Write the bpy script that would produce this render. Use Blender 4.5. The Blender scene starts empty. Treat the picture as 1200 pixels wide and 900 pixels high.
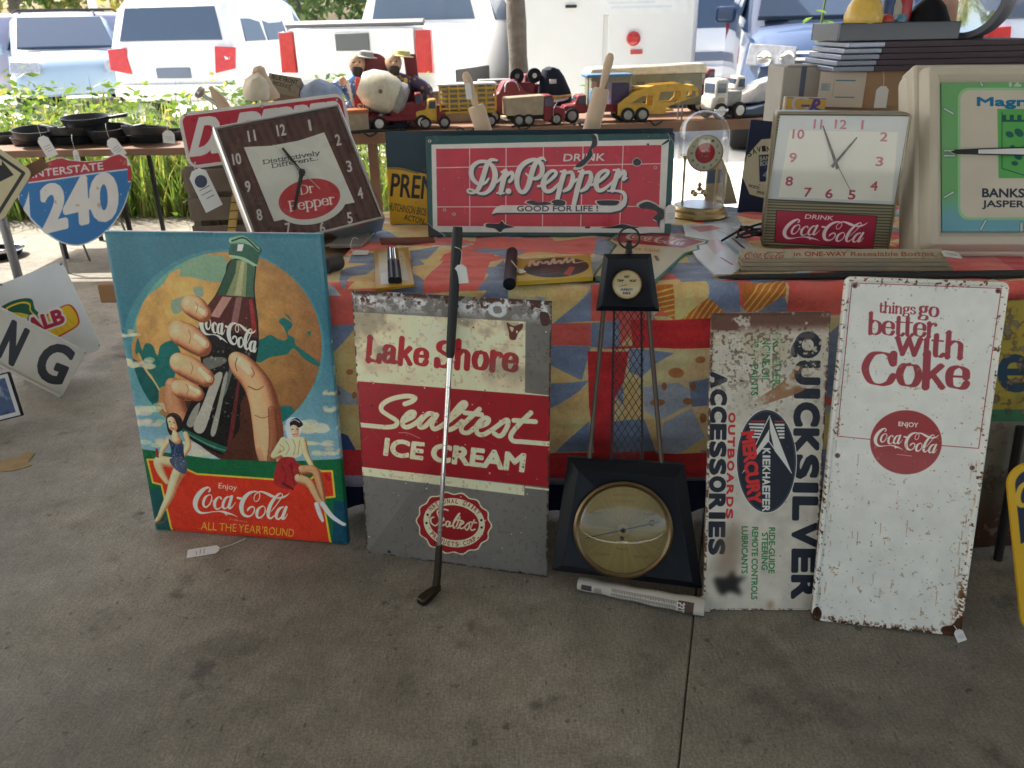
import bpy, bmesh, math, random
import numpy as np
from mathutils import Vector, Matrix
random.seed(7); RNG = np.random.default_rng(7)
R = math.radians
SC = bpy.context.scene
COL = SC.collection

# ------------------------------------------------------------------ camera, sky, sun, exposure
FPX, PITCH, ROLL, CAMH = 950.0, R(24.0), R(1.2), 1.40       # focal length in pixels of a 1200 wide frame
cam = bpy.data.cameras.new('camera'); camo = bpy.data.objects.new('camera', cam); COL.objects.link(camo)
cp, sp, cr, sr = math.cos(PITCH), math.sin(PITCH), math.cos(ROLL), math.sin(ROLL)
CF, CU, CR_ = np.array([0, cp, -sp]), np.array([0, sp, cp]), np.array([1.0, 0, 0])
CX, CY = cr*CR_ - sr*CU, sr*CR_ + cr*CU
camo.matrix_world = Matrix(((CX[0], CY[0], -CF[0], 0), (CX[1], CY[1], -CF[1], 0), (CX[2], CY[2], -CF[2], CAMH), (0, 0, 0, 1)))
cam.sensor_width = 36; cam.lens = 36*FPX/1200; cam.clip_start = 0.05; cam.clip_end = 600
cam.dof.use_dof = True; cam.dof.focus_distance = 2.35; cam.dof.aperture_fstop = 6.3
SC.camera = camo
SUN_EL, SUN_AZ = R(50), R(-58)            # azimuth measured from +Y (straight ahead) towards +X
W = bpy.data.worlds.new('World'); SC.world = W; W.use_nodes = True
nt = W.node_tree; bgn = nt.nodes['Background']
sky = nt.nodes.new('ShaderNodeTexSky'); sky.sky_type = 'NISHITA'; sky.sun_disc = False
sky.sun_elevation = SUN_EL; sky.sun_rotation = SUN_AZ; sky.air_density = 1.0; sky.dust_density = 4.0; sky.ozone_density = 1.0
wb = nt.nodes.new('ShaderNodeMix'); wb.data_type = 'RGBA'; wb.blend_type = 'MULTIPLY'; wb.inputs[0].default_value = 1; wb.inputs[7].default_value = (1.02, 1.0, .96, 1)      # the camera's warm white balance
nt.links.new(sky.outputs[0], wb.inputs[6]); nt.links.new(wb.outputs[2], bgn.inputs[0]); bgn.inputs[1].default_value = 0.15
sl = bpy.data.lights.new('sun', 'SUN'); sl.energy = 3.6; sl.angle = R(0.53); sl.color = (1.0, 0.95, 0.87)
so = bpy.data.objects.new('sun', sl); COL.objects.link(so)
sdir = Vector((math.sin(SUN_AZ)*math.cos(SUN_EL), math.cos(SUN_AZ)*math.cos(SUN_EL), math.sin(SUN_EL)))
so.rotation_euler = sdir.to_track_quat('Z', 'Y').to_euler(); so.location = (-8, 6, 12)
SC.view_settings.view_transform = 'Standard'; SC.view_settings.look = 'None'
SC.view_settings.exposure = 1.4; SC.view_settings.gamma = 1.0; SC.view_settings.use_curve_mapping = False
SC.render.engine = 'CYCLES'
SC.cycles.max_bounces = 8; SC.cycles.diffuse_bounces = 4; SC.cycles.transparent_max_bounces = 12
SC.cycles.use_denoising = True; SC.cycles.sample_clamp_indirect = 6.0

# ------------------------------------------------------------------ measuring: a pixel of the photograph is a ray
CAMP = np.array([0, 0, CAMH])
def ray(px, py):
    x, y = (np.asarray(px, float)-600)/FPX, (450-np.asarray(py, float))/FPX
    return x[..., None]*CX + y[..., None]*CY + CF
def G(px, py, z=0.0):
    d = ray(px, py); return CAMP + d*((z-CAMH)/d[2])
def D(px, py, y):
    d = ray(px, py); return CAMP + d*(y/d[1])
def proj(P):
    d = np.asarray(P, float)-CAMP
    x, y, z = d@CX, d@CY, d@CF
    return np.stack([600+FPX*x/z, 450-FPX*y/z], -1)
class Plane:
    """a rectangle in the world: O bottom-left corner, a right, b up, n towards the viewer"""
    def __init__(s, O, a, b, w, h):
        s.O = np.array(O, float); s.a = np.array(a, float); s.b = np.array(b, float); s.n = np.cross(s.a, s.b); s.w = w; s.h = h
    def uv(s, p):
        p = np.asarray(p, float); d = ray(p[..., 0], p[..., 1]); t = ((s.O-CAMP)@s.n)/(d@s.n)
        X = CAMP + d*t[..., None]-s.O
        return np.stack([X@s.a, X@s.b], -1)
    def at(s, u, v, d=0.0): return s.O + s.a*u + s.b*v + s.n*d
    def mat(s):
        m = Matrix.Identity(4)
        for i in range(3): m[i][0], m[i][1], m[i][2], m[i][3] = s.a[i], s.b[i], s.n[i], s.O[i]
        return m
def pose(q):
    x, y, yaw, lean, w, h, roll, z = q
    a = np.array([math.cos(yaw), math.sin(yaw), 0]); n = np.array([-math.sin(yaw), math.cos(yaw), 0])
    b = np.array([0, 0, math.cos(lean)]) + n*math.sin(lean)
    a, b = a*math.cos(roll)+b*math.sin(roll), b*math.cos(roll)-a*math.sin(roll)
    return a, b
def plane_at(px, py, z, yaw, lean, w, h, roll=0, y0=None):
    a, b = pose([0, 0, R(yaw), R(lean), 0, 0, R(roll), 0]); return Plane(G(px, py, z) if y0 is None else D(px, py, y0), a, b, w, h)
def fit(corners, z0=None, y0=None, lean=8, yaw=0, roll=0, wl=3, wy=2, wr=30, which=3):
    """stands a rectangle in the world from its four corners TL TR BR BL; corner `which` rests at height z0 (or at distance y0)"""
    C = np.array(corners, float)
    base = G(*C[which], z0) if z0 is not None else D(*C[which], y0)
    def rect(q):
        a, b = pose([0, 0, q[2], q[3], q[4], q[5], q[6], 0])
        off = {0: b*q[5], 1: a*q[4]+b*q[5], 2: a*q[4], 3: a*0}[which]
        B = np.array([q[0], q[1], base[2]])-off
        return np.array([B+b*q[5], B+a*q[4]+b*q[5], B+a*q[4], B]), a, b
    def res(q):
        r = (proj(rect(q)[0])-C).ravel()
        e = [(q[3]-R(lean))*wl*20, (q[2]-R(yaw))*wy*20, (q[6]-R(roll))*wr*10]
        if y0 is not None: e.append((q[1]-base[1])*2000)
        return np.concatenate([r, e])
    dist = np.linalg.norm(base-CAMP)
    q = np.array([base[0], base[1], R(yaw), R(lean), np.linalg.norm(C[1]-C[0])*dist/FPX, np.linalg.norm(C[3]-C[0])*dist/FPX, R(roll)])
    for _ in range(80):
        r0 = res(q); J = np.stack([(res(q+np.eye(7)[k]*1e-5)-r0)/1e-5 for k in range(7)], 1)
        q = q + np.clip(np.linalg.lstsq(J.T@J+1e-2*np.eye(7), -J.T@r0, rcond=None)[0], -.3, .3)
    c, a, b = rect(q)
    P = Plane(c[3], a, b, q[4], q[5]); P.err = np.sqrt((res(q)[:8]**2).mean()); P.q = q
    return P

# ------------------------------------------------------------------ drawing sign faces in code (numpy), in photograph pixels carried onto the sign's own plane
def cr_spline(P, closed=False, n=10):
    P = np.asarray(P, float)
    if len(P) < 3 and not closed: 
        t = np.linspace(0, 1, n+1)[:, None]; return P[0]*(1-t)+P[-1]*t
    Q = np.vstack([P[-1], P, P[0], P[1]]) if closed else np.vstack([2*P[0]-P[1], P, 2*P[-1]-P[-2]])
    out = []; t = np.linspace(0, 1, n, endpoint=False)[:, None]
    for i in range(len(Q)-3):
        p0, p1, p2, p3 = Q[i:i+4]
        out.append(.5*(2*p1+(p2-p0)*t+(2*p0-5*p1+4*p2-p3)*t**2+(3*p1-p0-3*p2+p3)*t**3))
    out = np.vstack(out)
    return out if closed else np.vstack([out, P[-1]])
def vnoise(h, w, s, seed):
    r = np.random.default_rng(seed); gh, gw = int(h/s)+3, int(w/s)+3
    g = r.random((gh, gw)).astype(np.float32)
    y = np.arange(h)/s; x = np.arange(w)/s; yi = y.astype(int); xi = x.astype(int); fy = (y-yi)[:, None]; fx = (x-xi)[None]
    fy = fy*fy*(3-2*fy); fx = fx*fx*(3-2*fx)
    a = g[yi][:, xi]*(1-fx)+g[yi][:, xi+1]*fx; b = g[yi+1][:, xi]*(1-fx)+g[yi+1][:, xi+1]*fx
    return a*(1-fy)+b*fy
def fbm(h, w, s, seed, o=4):
    t = 0; A = 0
    for i in range(o): t = t+vnoise(h, w, max(s/2**i, 1.0), seed+i*17)*.5**i; A += .5**i
    return t/A
def sst(x, a, b): t = np.clip((x-a)/(b-a), 0, 1); return t*t*(3-2*t)
def c3(c): return np.array(c, np.float32)/255.0
_ol = {}
def outline(txt, bold=0.0):
    key = (txt, bold)
    if key not in _ol:
        cu = bpy.data.curves.new('t', 'FONT'); cu.body = txt; cu.fill_mode = 'NONE'; cu.offset = bold; cu.resolution_u = 4
        ob = bpy.data.objects.new('t', cu); me = ob.to_mesh()
        v = np.array([q.co[:2] for q in me.vertices]) if len(me.vertices) else np.zeros((0, 2)); e = np.array([q.vertices[:] for q in me.edges])
        _ol[key] = (v, e); ob.to_mesh_clear(); bpy.data.objects.remove(ob); bpy.data.curves.remove(cu)
    return _ol[key]
CAPH = None
class Canvas:
    def __init__(s, plane, ppm, bg, w=None, h=None):
        s.P = plane; s.w = w or plane.w; s.h = h or plane.h; s.ppm = ppm
        s.W, s.H = int(s.w*ppm), int(s.h*ppm); s.img = np.empty((s.H, s.W, 3), np.float32); s.img[:] = c3(bg)
        s.M = plane.uv if plane is not None else (lambda p: np.asarray(p, float)); s.o = np.zeros(2); s.clip = None
        s.setk()
    def setk(s):
        if s.P is None: s.k = s.ppm; return
        c = proj(s.P.at(s.w/2, s.h/2)); d = s.M(np.array([c, c+[1, 0], c+[0, 1]])); s.k = s.ppm*math.sqrt(abs(((d[1]-d[0])[0]*(d[2]-d[0])[1]-(d[1]-d[0])[1]*(d[2]-d[0])[0])))
    def tex(s, p): return (s.M(np.asarray(p, float))+s.o)*s.ppm
    def _paint(s, cov, x0, y0, col, a=1.0):
        h, w = cov.shape; X0, Y0, X1, Y1 = max(x0, 0), max(y0, 0), min(x0+w, s.W), min(y0+h, s.H)
        if X1 <= X0 or Y1 <= Y0: return
        c = cov[Y0-y0:Y1-y0, X0-x0:X1-x0, None]*a
        if s.clip is not None: c = c*s.clip[Y0:Y1, X0:X1, None]
        if isinstance(col, np.ndarray) and col.ndim == 3: col = col[Y0-y0:Y1-y0, X0-x0:X1-x0]
        else: col = c3(col)
        s.img[Y0:Y1, X0:X1] = s.img[Y0:Y1, X0:X1]*(1-c)+col*c
    def edges_cov(s, A, B):
        lo = np.minimum(A.min(0), B.min(0)); hi = np.maximum(A.max(0), B.max(0))
        x0, y0 = max(int(lo[0])-1, -2), max(int(lo[1])-1, -2); x1, y1 = min(int(hi[0])+3, s.W+2), min(int(hi[1])+2, s.H+2)
        if x1 <= x0+1 or y1 <= y0: return None
        SS = 4; ys = y0+(np.arange((y1-y0)*SS)+.5)/SS
        dy = B[:, 1]-A[:, 1]; ok = np.abs(dy) > 1e-9; A, B, dy = A[ok], B[ok], dy[ok]
        t = (ys[None]-A[:, 1:2])/dy[:, None]
        hit = (np.minimum(A[:, 1:2], B[:, 1:2]) <= ys) & (ys < np.maximum(A[:, 1:2], B[:, 1:2]))
        X = np.where(hit, A[:, :1]+t*(B[:, :1]-A[:, :1]), np.inf); X.sort(0)
        n = hit.sum(0).max() if X.size else 0; X = X[:n]
        w = x1-x0; acc = np.zeros((len(ys), w+2), np.float32)
        for i in range(n):
            x = X[i]; m = np.isfinite(x); xi = np.clip(x[m]-x0, 0, w-.001); f = np.floor(xi).astype(int); fr = xi-f; r = np.nonzero(m)[0]; sg = 1 if i % 2 == 0 else -1
            np.add.at(acc, (r, f), sg*(1-fr)); np.add.at(acc, (r, f+1), sg*fr)
        cov = np.clip(np.cumsum(acc, 1)[:, :w], 0, 1).reshape(y1-y0, SS, w).mean(1)
        return cov, x0, y0
    def poly_cov(s, pts, smooth=False, raw=False, n=8):
        p = cr_spline(pts, True, n) if smooth else np.asarray(pts, float)
        if not raw: 
            if not smooth:    # keep straight sides straight in perspective: plane to plane maps lines to lines
                pass
            p = s.tex(p)
        return s.edges_cov(p, np.roll(p, -1, 0))
    def poly(s, pts, col, a=1.0, smooth=False, fn=None):
        c = s.poly_cov(pts, smooth)
        if c is None: return
        cov, x0, y0 = c
        if fn is not None: col = fn(cov.shape, x0, y0)
        s._paint(cov, x0, y0, col, a)
    def rect(s, x0, y0, x1, y1, col, a=1.0):        # in metres on the sign
        p = np.array([(x0, y0), (x1, y0), (x1, y1), (x0, y1)])*s.ppm
        c = s.edges_cov(p, np.roll(p, -1, 0))
        if c: s._paint(*c, col, a)
    def ell(s, c, rx, ry, col, a=1.0, rot=0, n=64, fn=None):
        t = np.linspace(0, 2*math.pi, n, endpoint=False); x, y = rx*np.cos(t), ry*np.sin(t); r = R(rot)
        s.poly(np.stack([c[0]+x*math.cos(r)-y*math.sin(r), c[1]+x*math.sin(r)+y*math.cos(r)], 1), col, a, fn=fn)
    def stroke_cov(s, pts, spline=True, n=8, kk=1.0):
        P = np.asarray(pts, float); P = cr_spline(P, False, n) if (spline and len(P) > 2) else P
        q = s.tex(P[:, :2]); w = P[:, 2]*s.k*.5*kk
        m = w.max()+2; x0, y0 = (np.floor(q.min(0)-m)).astype(int); x1, y1 = (np.ceil(q.max(0)+m)).astype(int)
        if (x1-x0)*(y1-y0) > 6e6: return None
        cov = np.zeros((y1-y0, x1-x0), np.float32); dn = np.full_like(cov, 9.0); s.nx, s.ny = np.zeros_like(cov), np.zeros_like(cov)
        for i in range(len(q)-1):
            A, B = q[i], q[i+1]; mm = max(w[i], w[i+1])+1.5
            bx0, by0 = np.floor(np.minimum(A, B)-mm).astype(int)-(x0, y0); bx1, by1 = np.ceil(np.maximum(A, B)+mm).astype(int)-(x0, y0)
            bx0, by0 = max(bx0, 0), max(by0, 0)
            yy, xx = np.mgrid[by0:by1, bx0:bx1]; px, py = xx+x0+.5-A[0], yy+y0+.5-A[1]
            d = B-A; L = d@d+1e-9; t = np.clip((px*d[0]+py*d[1])/L, 0, 1)
            dist = np.hypot(px-t*d[0], py-t*d[1]); ww = w[i]+(w[i+1]-w[i])*t
            sl = (slice(by0, by0+yy.shape[0]), slice(bx0, bx0+yy.shape[1]))
            sub = cov[sl]; h_, w_ = sub.shape
            cov[sl] = np.maximum(sub, np.clip(ww-dist+.5, 0, 1)[:h_, :w_])
            dq = (dist/np.maximum(ww, .5))[:h_, :w_]; nearer = dq < dn[sl]; s.nx[sl][nearer] = ((px-t*d[0])/np.maximum(ww, .5))[:h_, :w_][nearer]; s.ny[sl][nearer] = ((py-t*d[1])/np.maximum(ww, .5))[:h_, :w_][nearer]
            dn[sl] = np.minimum(dn[sl], (dist/np.maximum(ww, .5))[:h_, :w_])
        return cov, x0, y0, dn
    def stroke(s, pts, col, w=None, a=1.0, spline=True, kk=1.0):
        P = np.asarray(pts, float)
        if w is not None: P = np.concatenate([P[:, :2], np.full((len(P), 1), w)], 1)
        c = s.stroke_cov(P, spline, kk=kk)
        if c: s._paint(c[0], c[1], c[2], col, a)
    def tube(s, pts, cmid, cedge, lit=None, p=1.6):
        c = s.stroke_cov(pts)
        if c is None: return
        cov, x0, y0, dn = c; q = np.clip(dn, 0, 1); lit = np.clip(-.42*s.nx+.40*s.ny+.80*np.sqrt(np.maximum(1-q*q, 0)), 0, 1)     # the painter's light comes from the upper left
        t = sst(lit, .12, .86)[..., None]; hi = (sst(lit, .86, 1.0)*.30)[..., None]; col = c3(cedge)*(1-t)+c3(cmid)*t; col = col+(1-col)*hi*.6
        s._paint(cov, x0, y0, col.astype(np.float32))
    def text(s, txt, p0, p1, h, col, bold=0.0, up=None, shear=0.0, a=1.0, off=(0, 0)):
        """sans lettering: baseline from p0 to p1 (photograph pixels), capital height h"""
        global CAPH
        if CAPH is None: v = outline('H')[0]; CAPH = v[:, 1].max()-v[:, 1].min()
        v, e = outline(txt)
        if not len(v): return
        p0, p1 = np.array(p0, float)+off, np.array(p1, float)+off; d = p1-p0; L = np.linalg.norm(d)
        u = np.array([d[1], -d[0]])/L*h if up is None else np.array(up, float)*h/np.linalg.norm(up)
        x = (v[:, 0]-v[:, 0].min())/(v[:, 0].max()-v[:, 0].min()); y = v[:, 1]/CAPH
        P = s.tex(p0+x[:, None]*d+y[:, None]*(u+shear*h*d/L))
        A, B = P[e[:, 0]], P[e[:, 1]]; c = s.edges_cov(A, B)
        if c is None: return
        if bold > 0:
            wd = bold*h/CAPH*s.k; m = int(wd)+2; cov, x0, y0 = c; cov = np.pad(cov, m); x0 -= m; y0 -= m
            for i in range(len(A)):
                bx0, by0 = np.maximum(np.floor(np.minimum(A[i], B[i])-wd-1.5).astype(int)-(x0, y0), 0); bx1, by1 = np.ceil(np.maximum(A[i], B[i])+wd+1.5).astype(int)-(x0, y0)
                sub = cov[by0:by1, bx0:bx1]
                if sub.size == 0: continue
                yy, xx = np.mgrid[by0:by0+sub.shape[0], bx0:bx0+sub.shape[1]]; px, py = xx+x0+.5-A[i, 0], yy+y0+.5-A[i, 1]; dd = B[i]-A[i]; tt = np.clip((px*dd[0]+py*dd[1])/(dd@dd+1e-9), 0, 1)
                np.maximum(sub, np.clip(wd-np.hypot(px-tt*dd[0], py-tt*dd[1])+.5, 0, 1), out=sub)
            c = (cov, x0, y0)
        s._paint(*c, col, a)
    def serif(s, txt, p0, p1, h, col, wt=13, ht=4, ser=9, nib=12, up=None, track=0, a=1.0):
        """roman lettering built from pen strokes; h is the x-height in photograph pixels"""
        p0, p1 = np.array(p0, float), np.array(p1, float); d = p1-p0; L = np.linalg.norm(d)
        u = np.array([d[1], -d[0]])/L if up is None else np.array(up, float)/np.linalg.norm(up)
        tot = sum(24+track if ch == ' ' else SERIF[ch][0]+track for ch in txt); kx = L/tot; ky = h/50.0; x = 0
        for ch in txt:
            if ch == ' ': x += 24+track; continue
            adv, st, sf = SERIF[ch]
            def T(q): q = np.asarray(q, float); return p0+((x+q[:, 0])*kx)[:, None]*d/L+(q[:, 1]*ky)[:, None]*u
            for k in st:
                q = np.asarray(k, float)
                if len(q) > 2: q = cr_spline(q, False, 7)
                elif len(q) == 2: q = np.linspace(q[0], q[1], 5)
                g = np.gradient(q, axis=0); g = g/np.maximum(np.linalg.norm(g, axis=1), 1e-6)[:, None]; nb = R(nib)
                cross = np.abs(g[:, 0]*math.sin(-nb)-g[:, 1]*math.cos(nb))
                w = ht+(wt-ht)*cross**1.3
                c = s.stroke_cov(np.column_stack([T(q), w*(kx+ky)/2]), False)
                if c: s._paint(c[0], c[1], c[2], col, a)
            for (sx, sy, l, r) in sf:
                c = s.stroke_cov(np.column_stack([T([(sx-l*ser/9, sy), (sx+r*ser/9, sy)]), [ht*(kx+ky)/2*1.15]*2]), False)
                if c: s._paint(c[0], c[1], c[2], col, a)
            x += adv+track
    def grid(s): 
        yy, xx = np.mgrid[0:s.H, 0:s.W]; return xx, yy
    def over(s, m, col, a=1.0):
        m = m[..., None]*a; s.img = s.img*(1-m)+(col if isinstance(col, np.ndarray) and col.ndim == 3 else c3(col))*m
    def edge_dist(s):
        xx, yy = s.grid(); return np.minimum(np.minimum(xx, s.W-1-xx), np.minimum(yy, s.H-1-yy))/s.ppm
    def spots(s, n, rmin, rmax, col, seed, region=None, a=1.0, jag=.35):
        """n ragged chips with sizes in metres"""
        r = np.random.default_rng(seed)
        for _ in range(n):
            if region is not None: cx, cy = region(r)
            else: cx, cy = r.random()*s.w, r.random()*s.h
            rad = rmin+(rmax-rmin)*r.random()**2.5; k = 9; t = np.arange(k)/k*2*math.pi
            rr = rad*(1+jag*(r.random(k)*2-1)); p = np.stack([cx+rr*np.cos(t), cy+rr*np.sin(t)*(.6+.6*r.random())], 1)
            p = cr_spline(p, True, 3)*s.ppm; c = s.edges_cov(p, np.roll(p, -1, 0))
            if c: s._paint(*c, col, a)
    def image(s, name, gain=1.0):
        img = np.clip(s.img, 0, 1)
        lin = np.where(img <= .04045, img/12.92, ((img+.055)/1.055)**2.4)*gain; lin = np.minimum(lin, .86)
        img = np.where(lin <= .0031308, lin*12.92, 1.055*lin**(1/2.4)-.055)
        im = bpy.data.images.new(name, s.W, s.H); buf = np.ones((s.H, s.W, 4), np.float32); buf[..., :3] = img
        im.pixels.foreach_set(buf.ravel()); im.pack(); return im
# pen skeletons of the roman letters: advance, strokes, serifs (x, y, left, right)
SERIF = {
 'a': (46, [[(6,38),(12,48),(24,50),(33,44),(34,34),(34,8),(38,1),(45,3)], [(34,30),(20,28),(7,22),(6,10),(14,1),(26,4),(34,14)]], []),
 'b': (50, [[(9,76),(9,3)], [(9,38),(18,48),(29,49),(41,40),(44,25),(41,9),(29,1),(18,2),(9,9)]], [(9,74.5,9,0)]),
 'c': (44, [[(39,37),(34,47),(24,49),(10,42),(6,25),(10,7),(24,1),(35,4),(40,12)], [(37,38),(38,38)]], []),
 'd': (51, [[(42,76),(42,0)], [(42,38),(32,48),(21,49),(9,40),(6,25),(9,9),(21,1),(32,2),(42,10)]], [(42,74.5,9,0),(42,1.5,0,8)]),
 'e': (47, [[(7,27),(40,27)], [(40,27),(38,41),(25,49),(10,42),(6,25),(10,7),(25,1),(36,4),(41,12)]], []),
 'f': (33, [[(33,68),(27,75),(18,72),(14,62),(14,0)], [(2,48.5),(29,48.5)]], [(14,1.5,9,9)]),
 'g': (49, [[(22,49),(10,44),(8,34),(12,23),(22,19),(33,23),(36,34),(33,44),(22,49)], [(14,21),(8,13),(13,5),(34,3),(43,-5),(37,-17),(22,-20),(6,-16),(6,-6),(14,2)], [(33,46),(40,50),(45,48)]], []),
 'h': (52, [[(9,76),(9,0)], [(9,36),(18,47),(30,50),(39,42),(40,30),(40,0)]], [(9,74.5,9,0),(9,1.5,8,8),(40,1.5,8,8)]),
 'i': (21, [[(10,50),(10,0)], [(10,68),(10.1,71)]], [(10,48.5,9,0),(10,1.5,8,8)]), '!': (21, [[(10,50),(10,0)]], [(10,48.5,9,0),(10,1.5,8,8)]),
 'k': (49, [[(9,76),(9,0)], [(11,20),(37,48)], [(20,31),(42,1)]], [(9,74.5,9,0),(9,1.5,8,8),(37,48.5,8,8),(42,1.5,9,6)]),
 'l': (21, [[(10,76),(10,0)]], [(10,74.5,9,0),(10,1.5,8,8)]),
 'n': (52, [[(9,50),(9,0)], [(9,36),(18,47),(30,50),(39,42),(40,30),(40,0)]], [(9,48.5,9,0),(9,1.5,8,8),(40,1.5,8,8)]),
 'o': (50, [[(25,49),(12,44),(6,25),(12,6),(25,1),(38,6),(44,25),(38,44),(25,49)]], []),
 'p': (50, [[(9,50),(9,-22)], [(9,38),(18,48),(29,49),(41,40),(44,25),(41,9),(29,1),(18,2),(9,9)]], [(9,48.5,9,0),(9,-21,8,8)]),
 'r': (37, [[(9,50),(9,0)], [(9,34),(16,45),(26,49),(33,46)], [(32,45),(32.5,44)]], [(9,48.5,9,0),(9,1.5,8,9)]),
 's': (39, [[(31,39),(25,48),(16,49),(7,42),(9,32),(20,26),(31,19),(33,8),(24,1),(13,1),(5,10)]], [(32,41,0,0)]),
 't': (33, [[(12,64),(12,10),(17,1),(25,1),(31,7)], [(2,48.5),(29,48.5)]], []),
 'v': (46, [[(6,49),(23,1)], [(23,1),(40,49)]], [(6,48.5,8,8),(40,48.5,7,7)]),
 'w': (67, [[(5,49),(19,1)], [(19,1),(33,48)], [(33,48),(48,1)], [(48,1),(61,49)]], [(5,48.5,8,8),(61,48.5,7,7)]),
 'y': (46, [[(6,49),(23,3)], [(40,49),(20,-10),(12,-20),(4,-19)]], [(6,48.5,8,8),(40,48.5,7,7)]),
 '.': (16, [[(8,2),(8.2,3)]], []),
 'C': (70, [[(61,50),(54,66),(38,72),(18,65),(7,36),(18,7),(38,0),(55,6),(63,20)], [(62,70),(62,50)]], []),
 'D': (70, [[(14,72),(14,0)], [(14,71),(36,71),(56,60),(62,36),(56,12),(36,1),(14,1)]], [(14,70.5,10,2),(14,1.5,10,2)]),
 'L': (56, [[(15,72),(15,0)], [(15,1.5),(50,1.5)], [(50,1),(51,18)]], [(15,70.5,11,11),(15,1.5,11,0)]),
 'P': (58, [[(14,72),(14,0)], [(14,71),(38,71),(50,62),(50,46),(38,36),(14,36)]], [(14,70.5,10,0),(14,1.5,10,11)]),
 'S': (56, [[(45,54),(40,68),(26,72),(11,64),(10,50),(24,40),(41,31),(47,18),(41,5),(26,0),(11,4),(6,18)], [(46,70),(46,54)], [(5,2),(5,18)]], []),
}
# the two flowing script logos, traced as pen strokes (x, y, width)
COLA = [
 [(238,186,16),(252,168,18),(246,146,16),(218,142,24),(170,172,42),(122,228,50),(95,290,54),(94,345,50),(116,388,42),(155,414,30),(215,414,16),(285,402,10),(350,398,14),(398,404,26),(432,416,30),(482,428,18),(524,446,9),(553,462,2)],
 [(420,425,20),(430,445,4)],
 [(247,218,12),(205,243,24),(181,300,30),(187,342,26),(216,350,18),(250,318,14),(271,265,13),(266,228,12),(247,218,12)], [(262,272,8),(285,290,8),(305,285,8)],
 [(372,262,22),(366,246,14),(344,245,16),(312,278,30),(301,330,34),(316,368,26),(346,370,14),(385,340,9),(408,310,6)],
 [(472,240,12),(432,248,22),(402,290,30),(391,340,30),(406,368,22),(436,356,12),(474,305,10)], [(488,236,30),(458,338,32),(462,366,24),(490,352,12),(528,300,6)],
 [(552,254,26),(582,258,26)],
 [(652,396,4),(664,376,22),(690,352,20),(722,352,18),(732,380,16),(715,424,15),(682,450,18),(640,448,32),(604,418,44),(590,350,50),(612,272,46),(662,212,36),(722,186,22),(770,190,12),(790,225,10),(776,274,10),(746,291,10),(726,265,9),(742,216,10),(792,186,16),(850,200,28),(908,228,36),(944,240,24)],
 [(985,256,22),(1035,248,22),(1080,226,14),(1112,197,3)],
 [(822,338,12),(776,370,28),(757,425,34),(767,462,28),(802,462,18),(840,420,13),(847,365,12),(822,338,12)], [(842,392,8),(862,400,8),(885,392,8)],
 [(914,398,8),(960,340,10),(1014,265,11),(1034,222,11),(1012,204,14),(962,242,30),(908,320,38),(882,400,42),(882,455,34),(908,474,20),(952,438,10)],
 [(1042,350,16),(1002,370,28),(972,420,34),(968,466,30),(992,482,20),(1022,456,12),(1052,398,10)], [(1076,352,30),(1042,438,36),(1034,476,30),(1062,470,14),(1092,422,6)],
]
def cola(cv, p1, p2, p3, col, kk=1.0):
    """flowing two word logo; p1 left end, p2 right tip, p3 foot of the last letter (photograph pixels)"""
    S = np.array([(65, 310, 1), (1112, 197, 1), (1035, 495, 1)], float); T = np.array([p1, p2, p3], float); A = np.linalg.solve(S, T)
    kw = math.sqrt(abs(np.linalg.det(A[:2])))
    for st in COLA:
        q = np.array(st, float); xy = np.column_stack([q[:, :2], np.ones(len(q))])@A
        cv.stroke(np.column_stack([xy, q[:, 2]*kw*kk]), col)
PEPPER = [
 [(330,150,36),(268,142,40),(200,152,44),(136,208,56),(122,288,60),(152,362,52),(220,412,40),(288,390,34),(325,345,26)],
 [(425,130,24),(370,122,38),(330,142,48),(302,190,58),(258,330,62),(218,440,58),(172,498,40),(110,512,30),(78,490,26),(100,468,24),(160,486,30),(228,518,36),(300,506,46),(366,436,62),(402,320,68),(386,222,62),(335,160,40)],
 [(395,400,24),(440,370,28),(500,300,34)], [(520,262,66),(492,390,64),(465,508,58)], [(478,265,26),(545,262,26)], [(425,512,22),(505,514,22)], [(520,330,26),(580,275,44),(608,290,44),(598,345,44),(570,378,40)],
 [(560,490,66),(561,491,66)],
 [(995,135,18),(960,104,36),(905,126,46),(862,190,60),(824,300,64),(792,420,64),(748,492,54),(700,496,48),(664,430,56),(658,330,64),(692,222,64),(764,152,56),(862,122,44),(930,160,54),(956,222,60),(938,298,56),(880,342,46),(812,330,30),(765,285,22)],
 [(905,432,28),(962,420,34),(1040,366,40),(1108,300,44),(1112,262,36),(1062,254,40),(992,320,56),(966,410,66),(992,484,52),(1060,484,44),(1130,420,34),(1180,370,30)],
 [(1215,262,58),(1168,420,62),(1132,580,54)], [(1168,260,24),(1230,262,24)], [(1235,275,34),(1298,272,44),(1312,345,58),(1272,446,54),(1208,488,36)],
 [(1425,262,58),(1372,440,62),(1322,650,56)], [(1378,260,24),(1440,262,24)], [(1300,410,26),(1360,350,28)], [(1445,275,34),(1512,272,44),(1524,345,58),(1474,446,54),(1410,488,36)],
 [(1530,420,28),(1620,376,40),(1702,306,44),(1728,262,36),(1682,250,40),(1612,300,56),(1584,398,66),(1606,474,52),(1664,474,44),(1732,424,34),(1800,360,28)],
 [(1845,256,64),(1805,380,62),(1775,478,58)], [(1790,243,24),(1855,243,24)], [(1850,330,28),(1905,262,48),(1924,300,46),(1904,350,44),(1952,334,14)],
 [(1722,486,22),(1840,488,30),(1905,512,44),(1926,570,46),(1895,640,56),(1830,690,62),(1740,700,70)],
]
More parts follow.
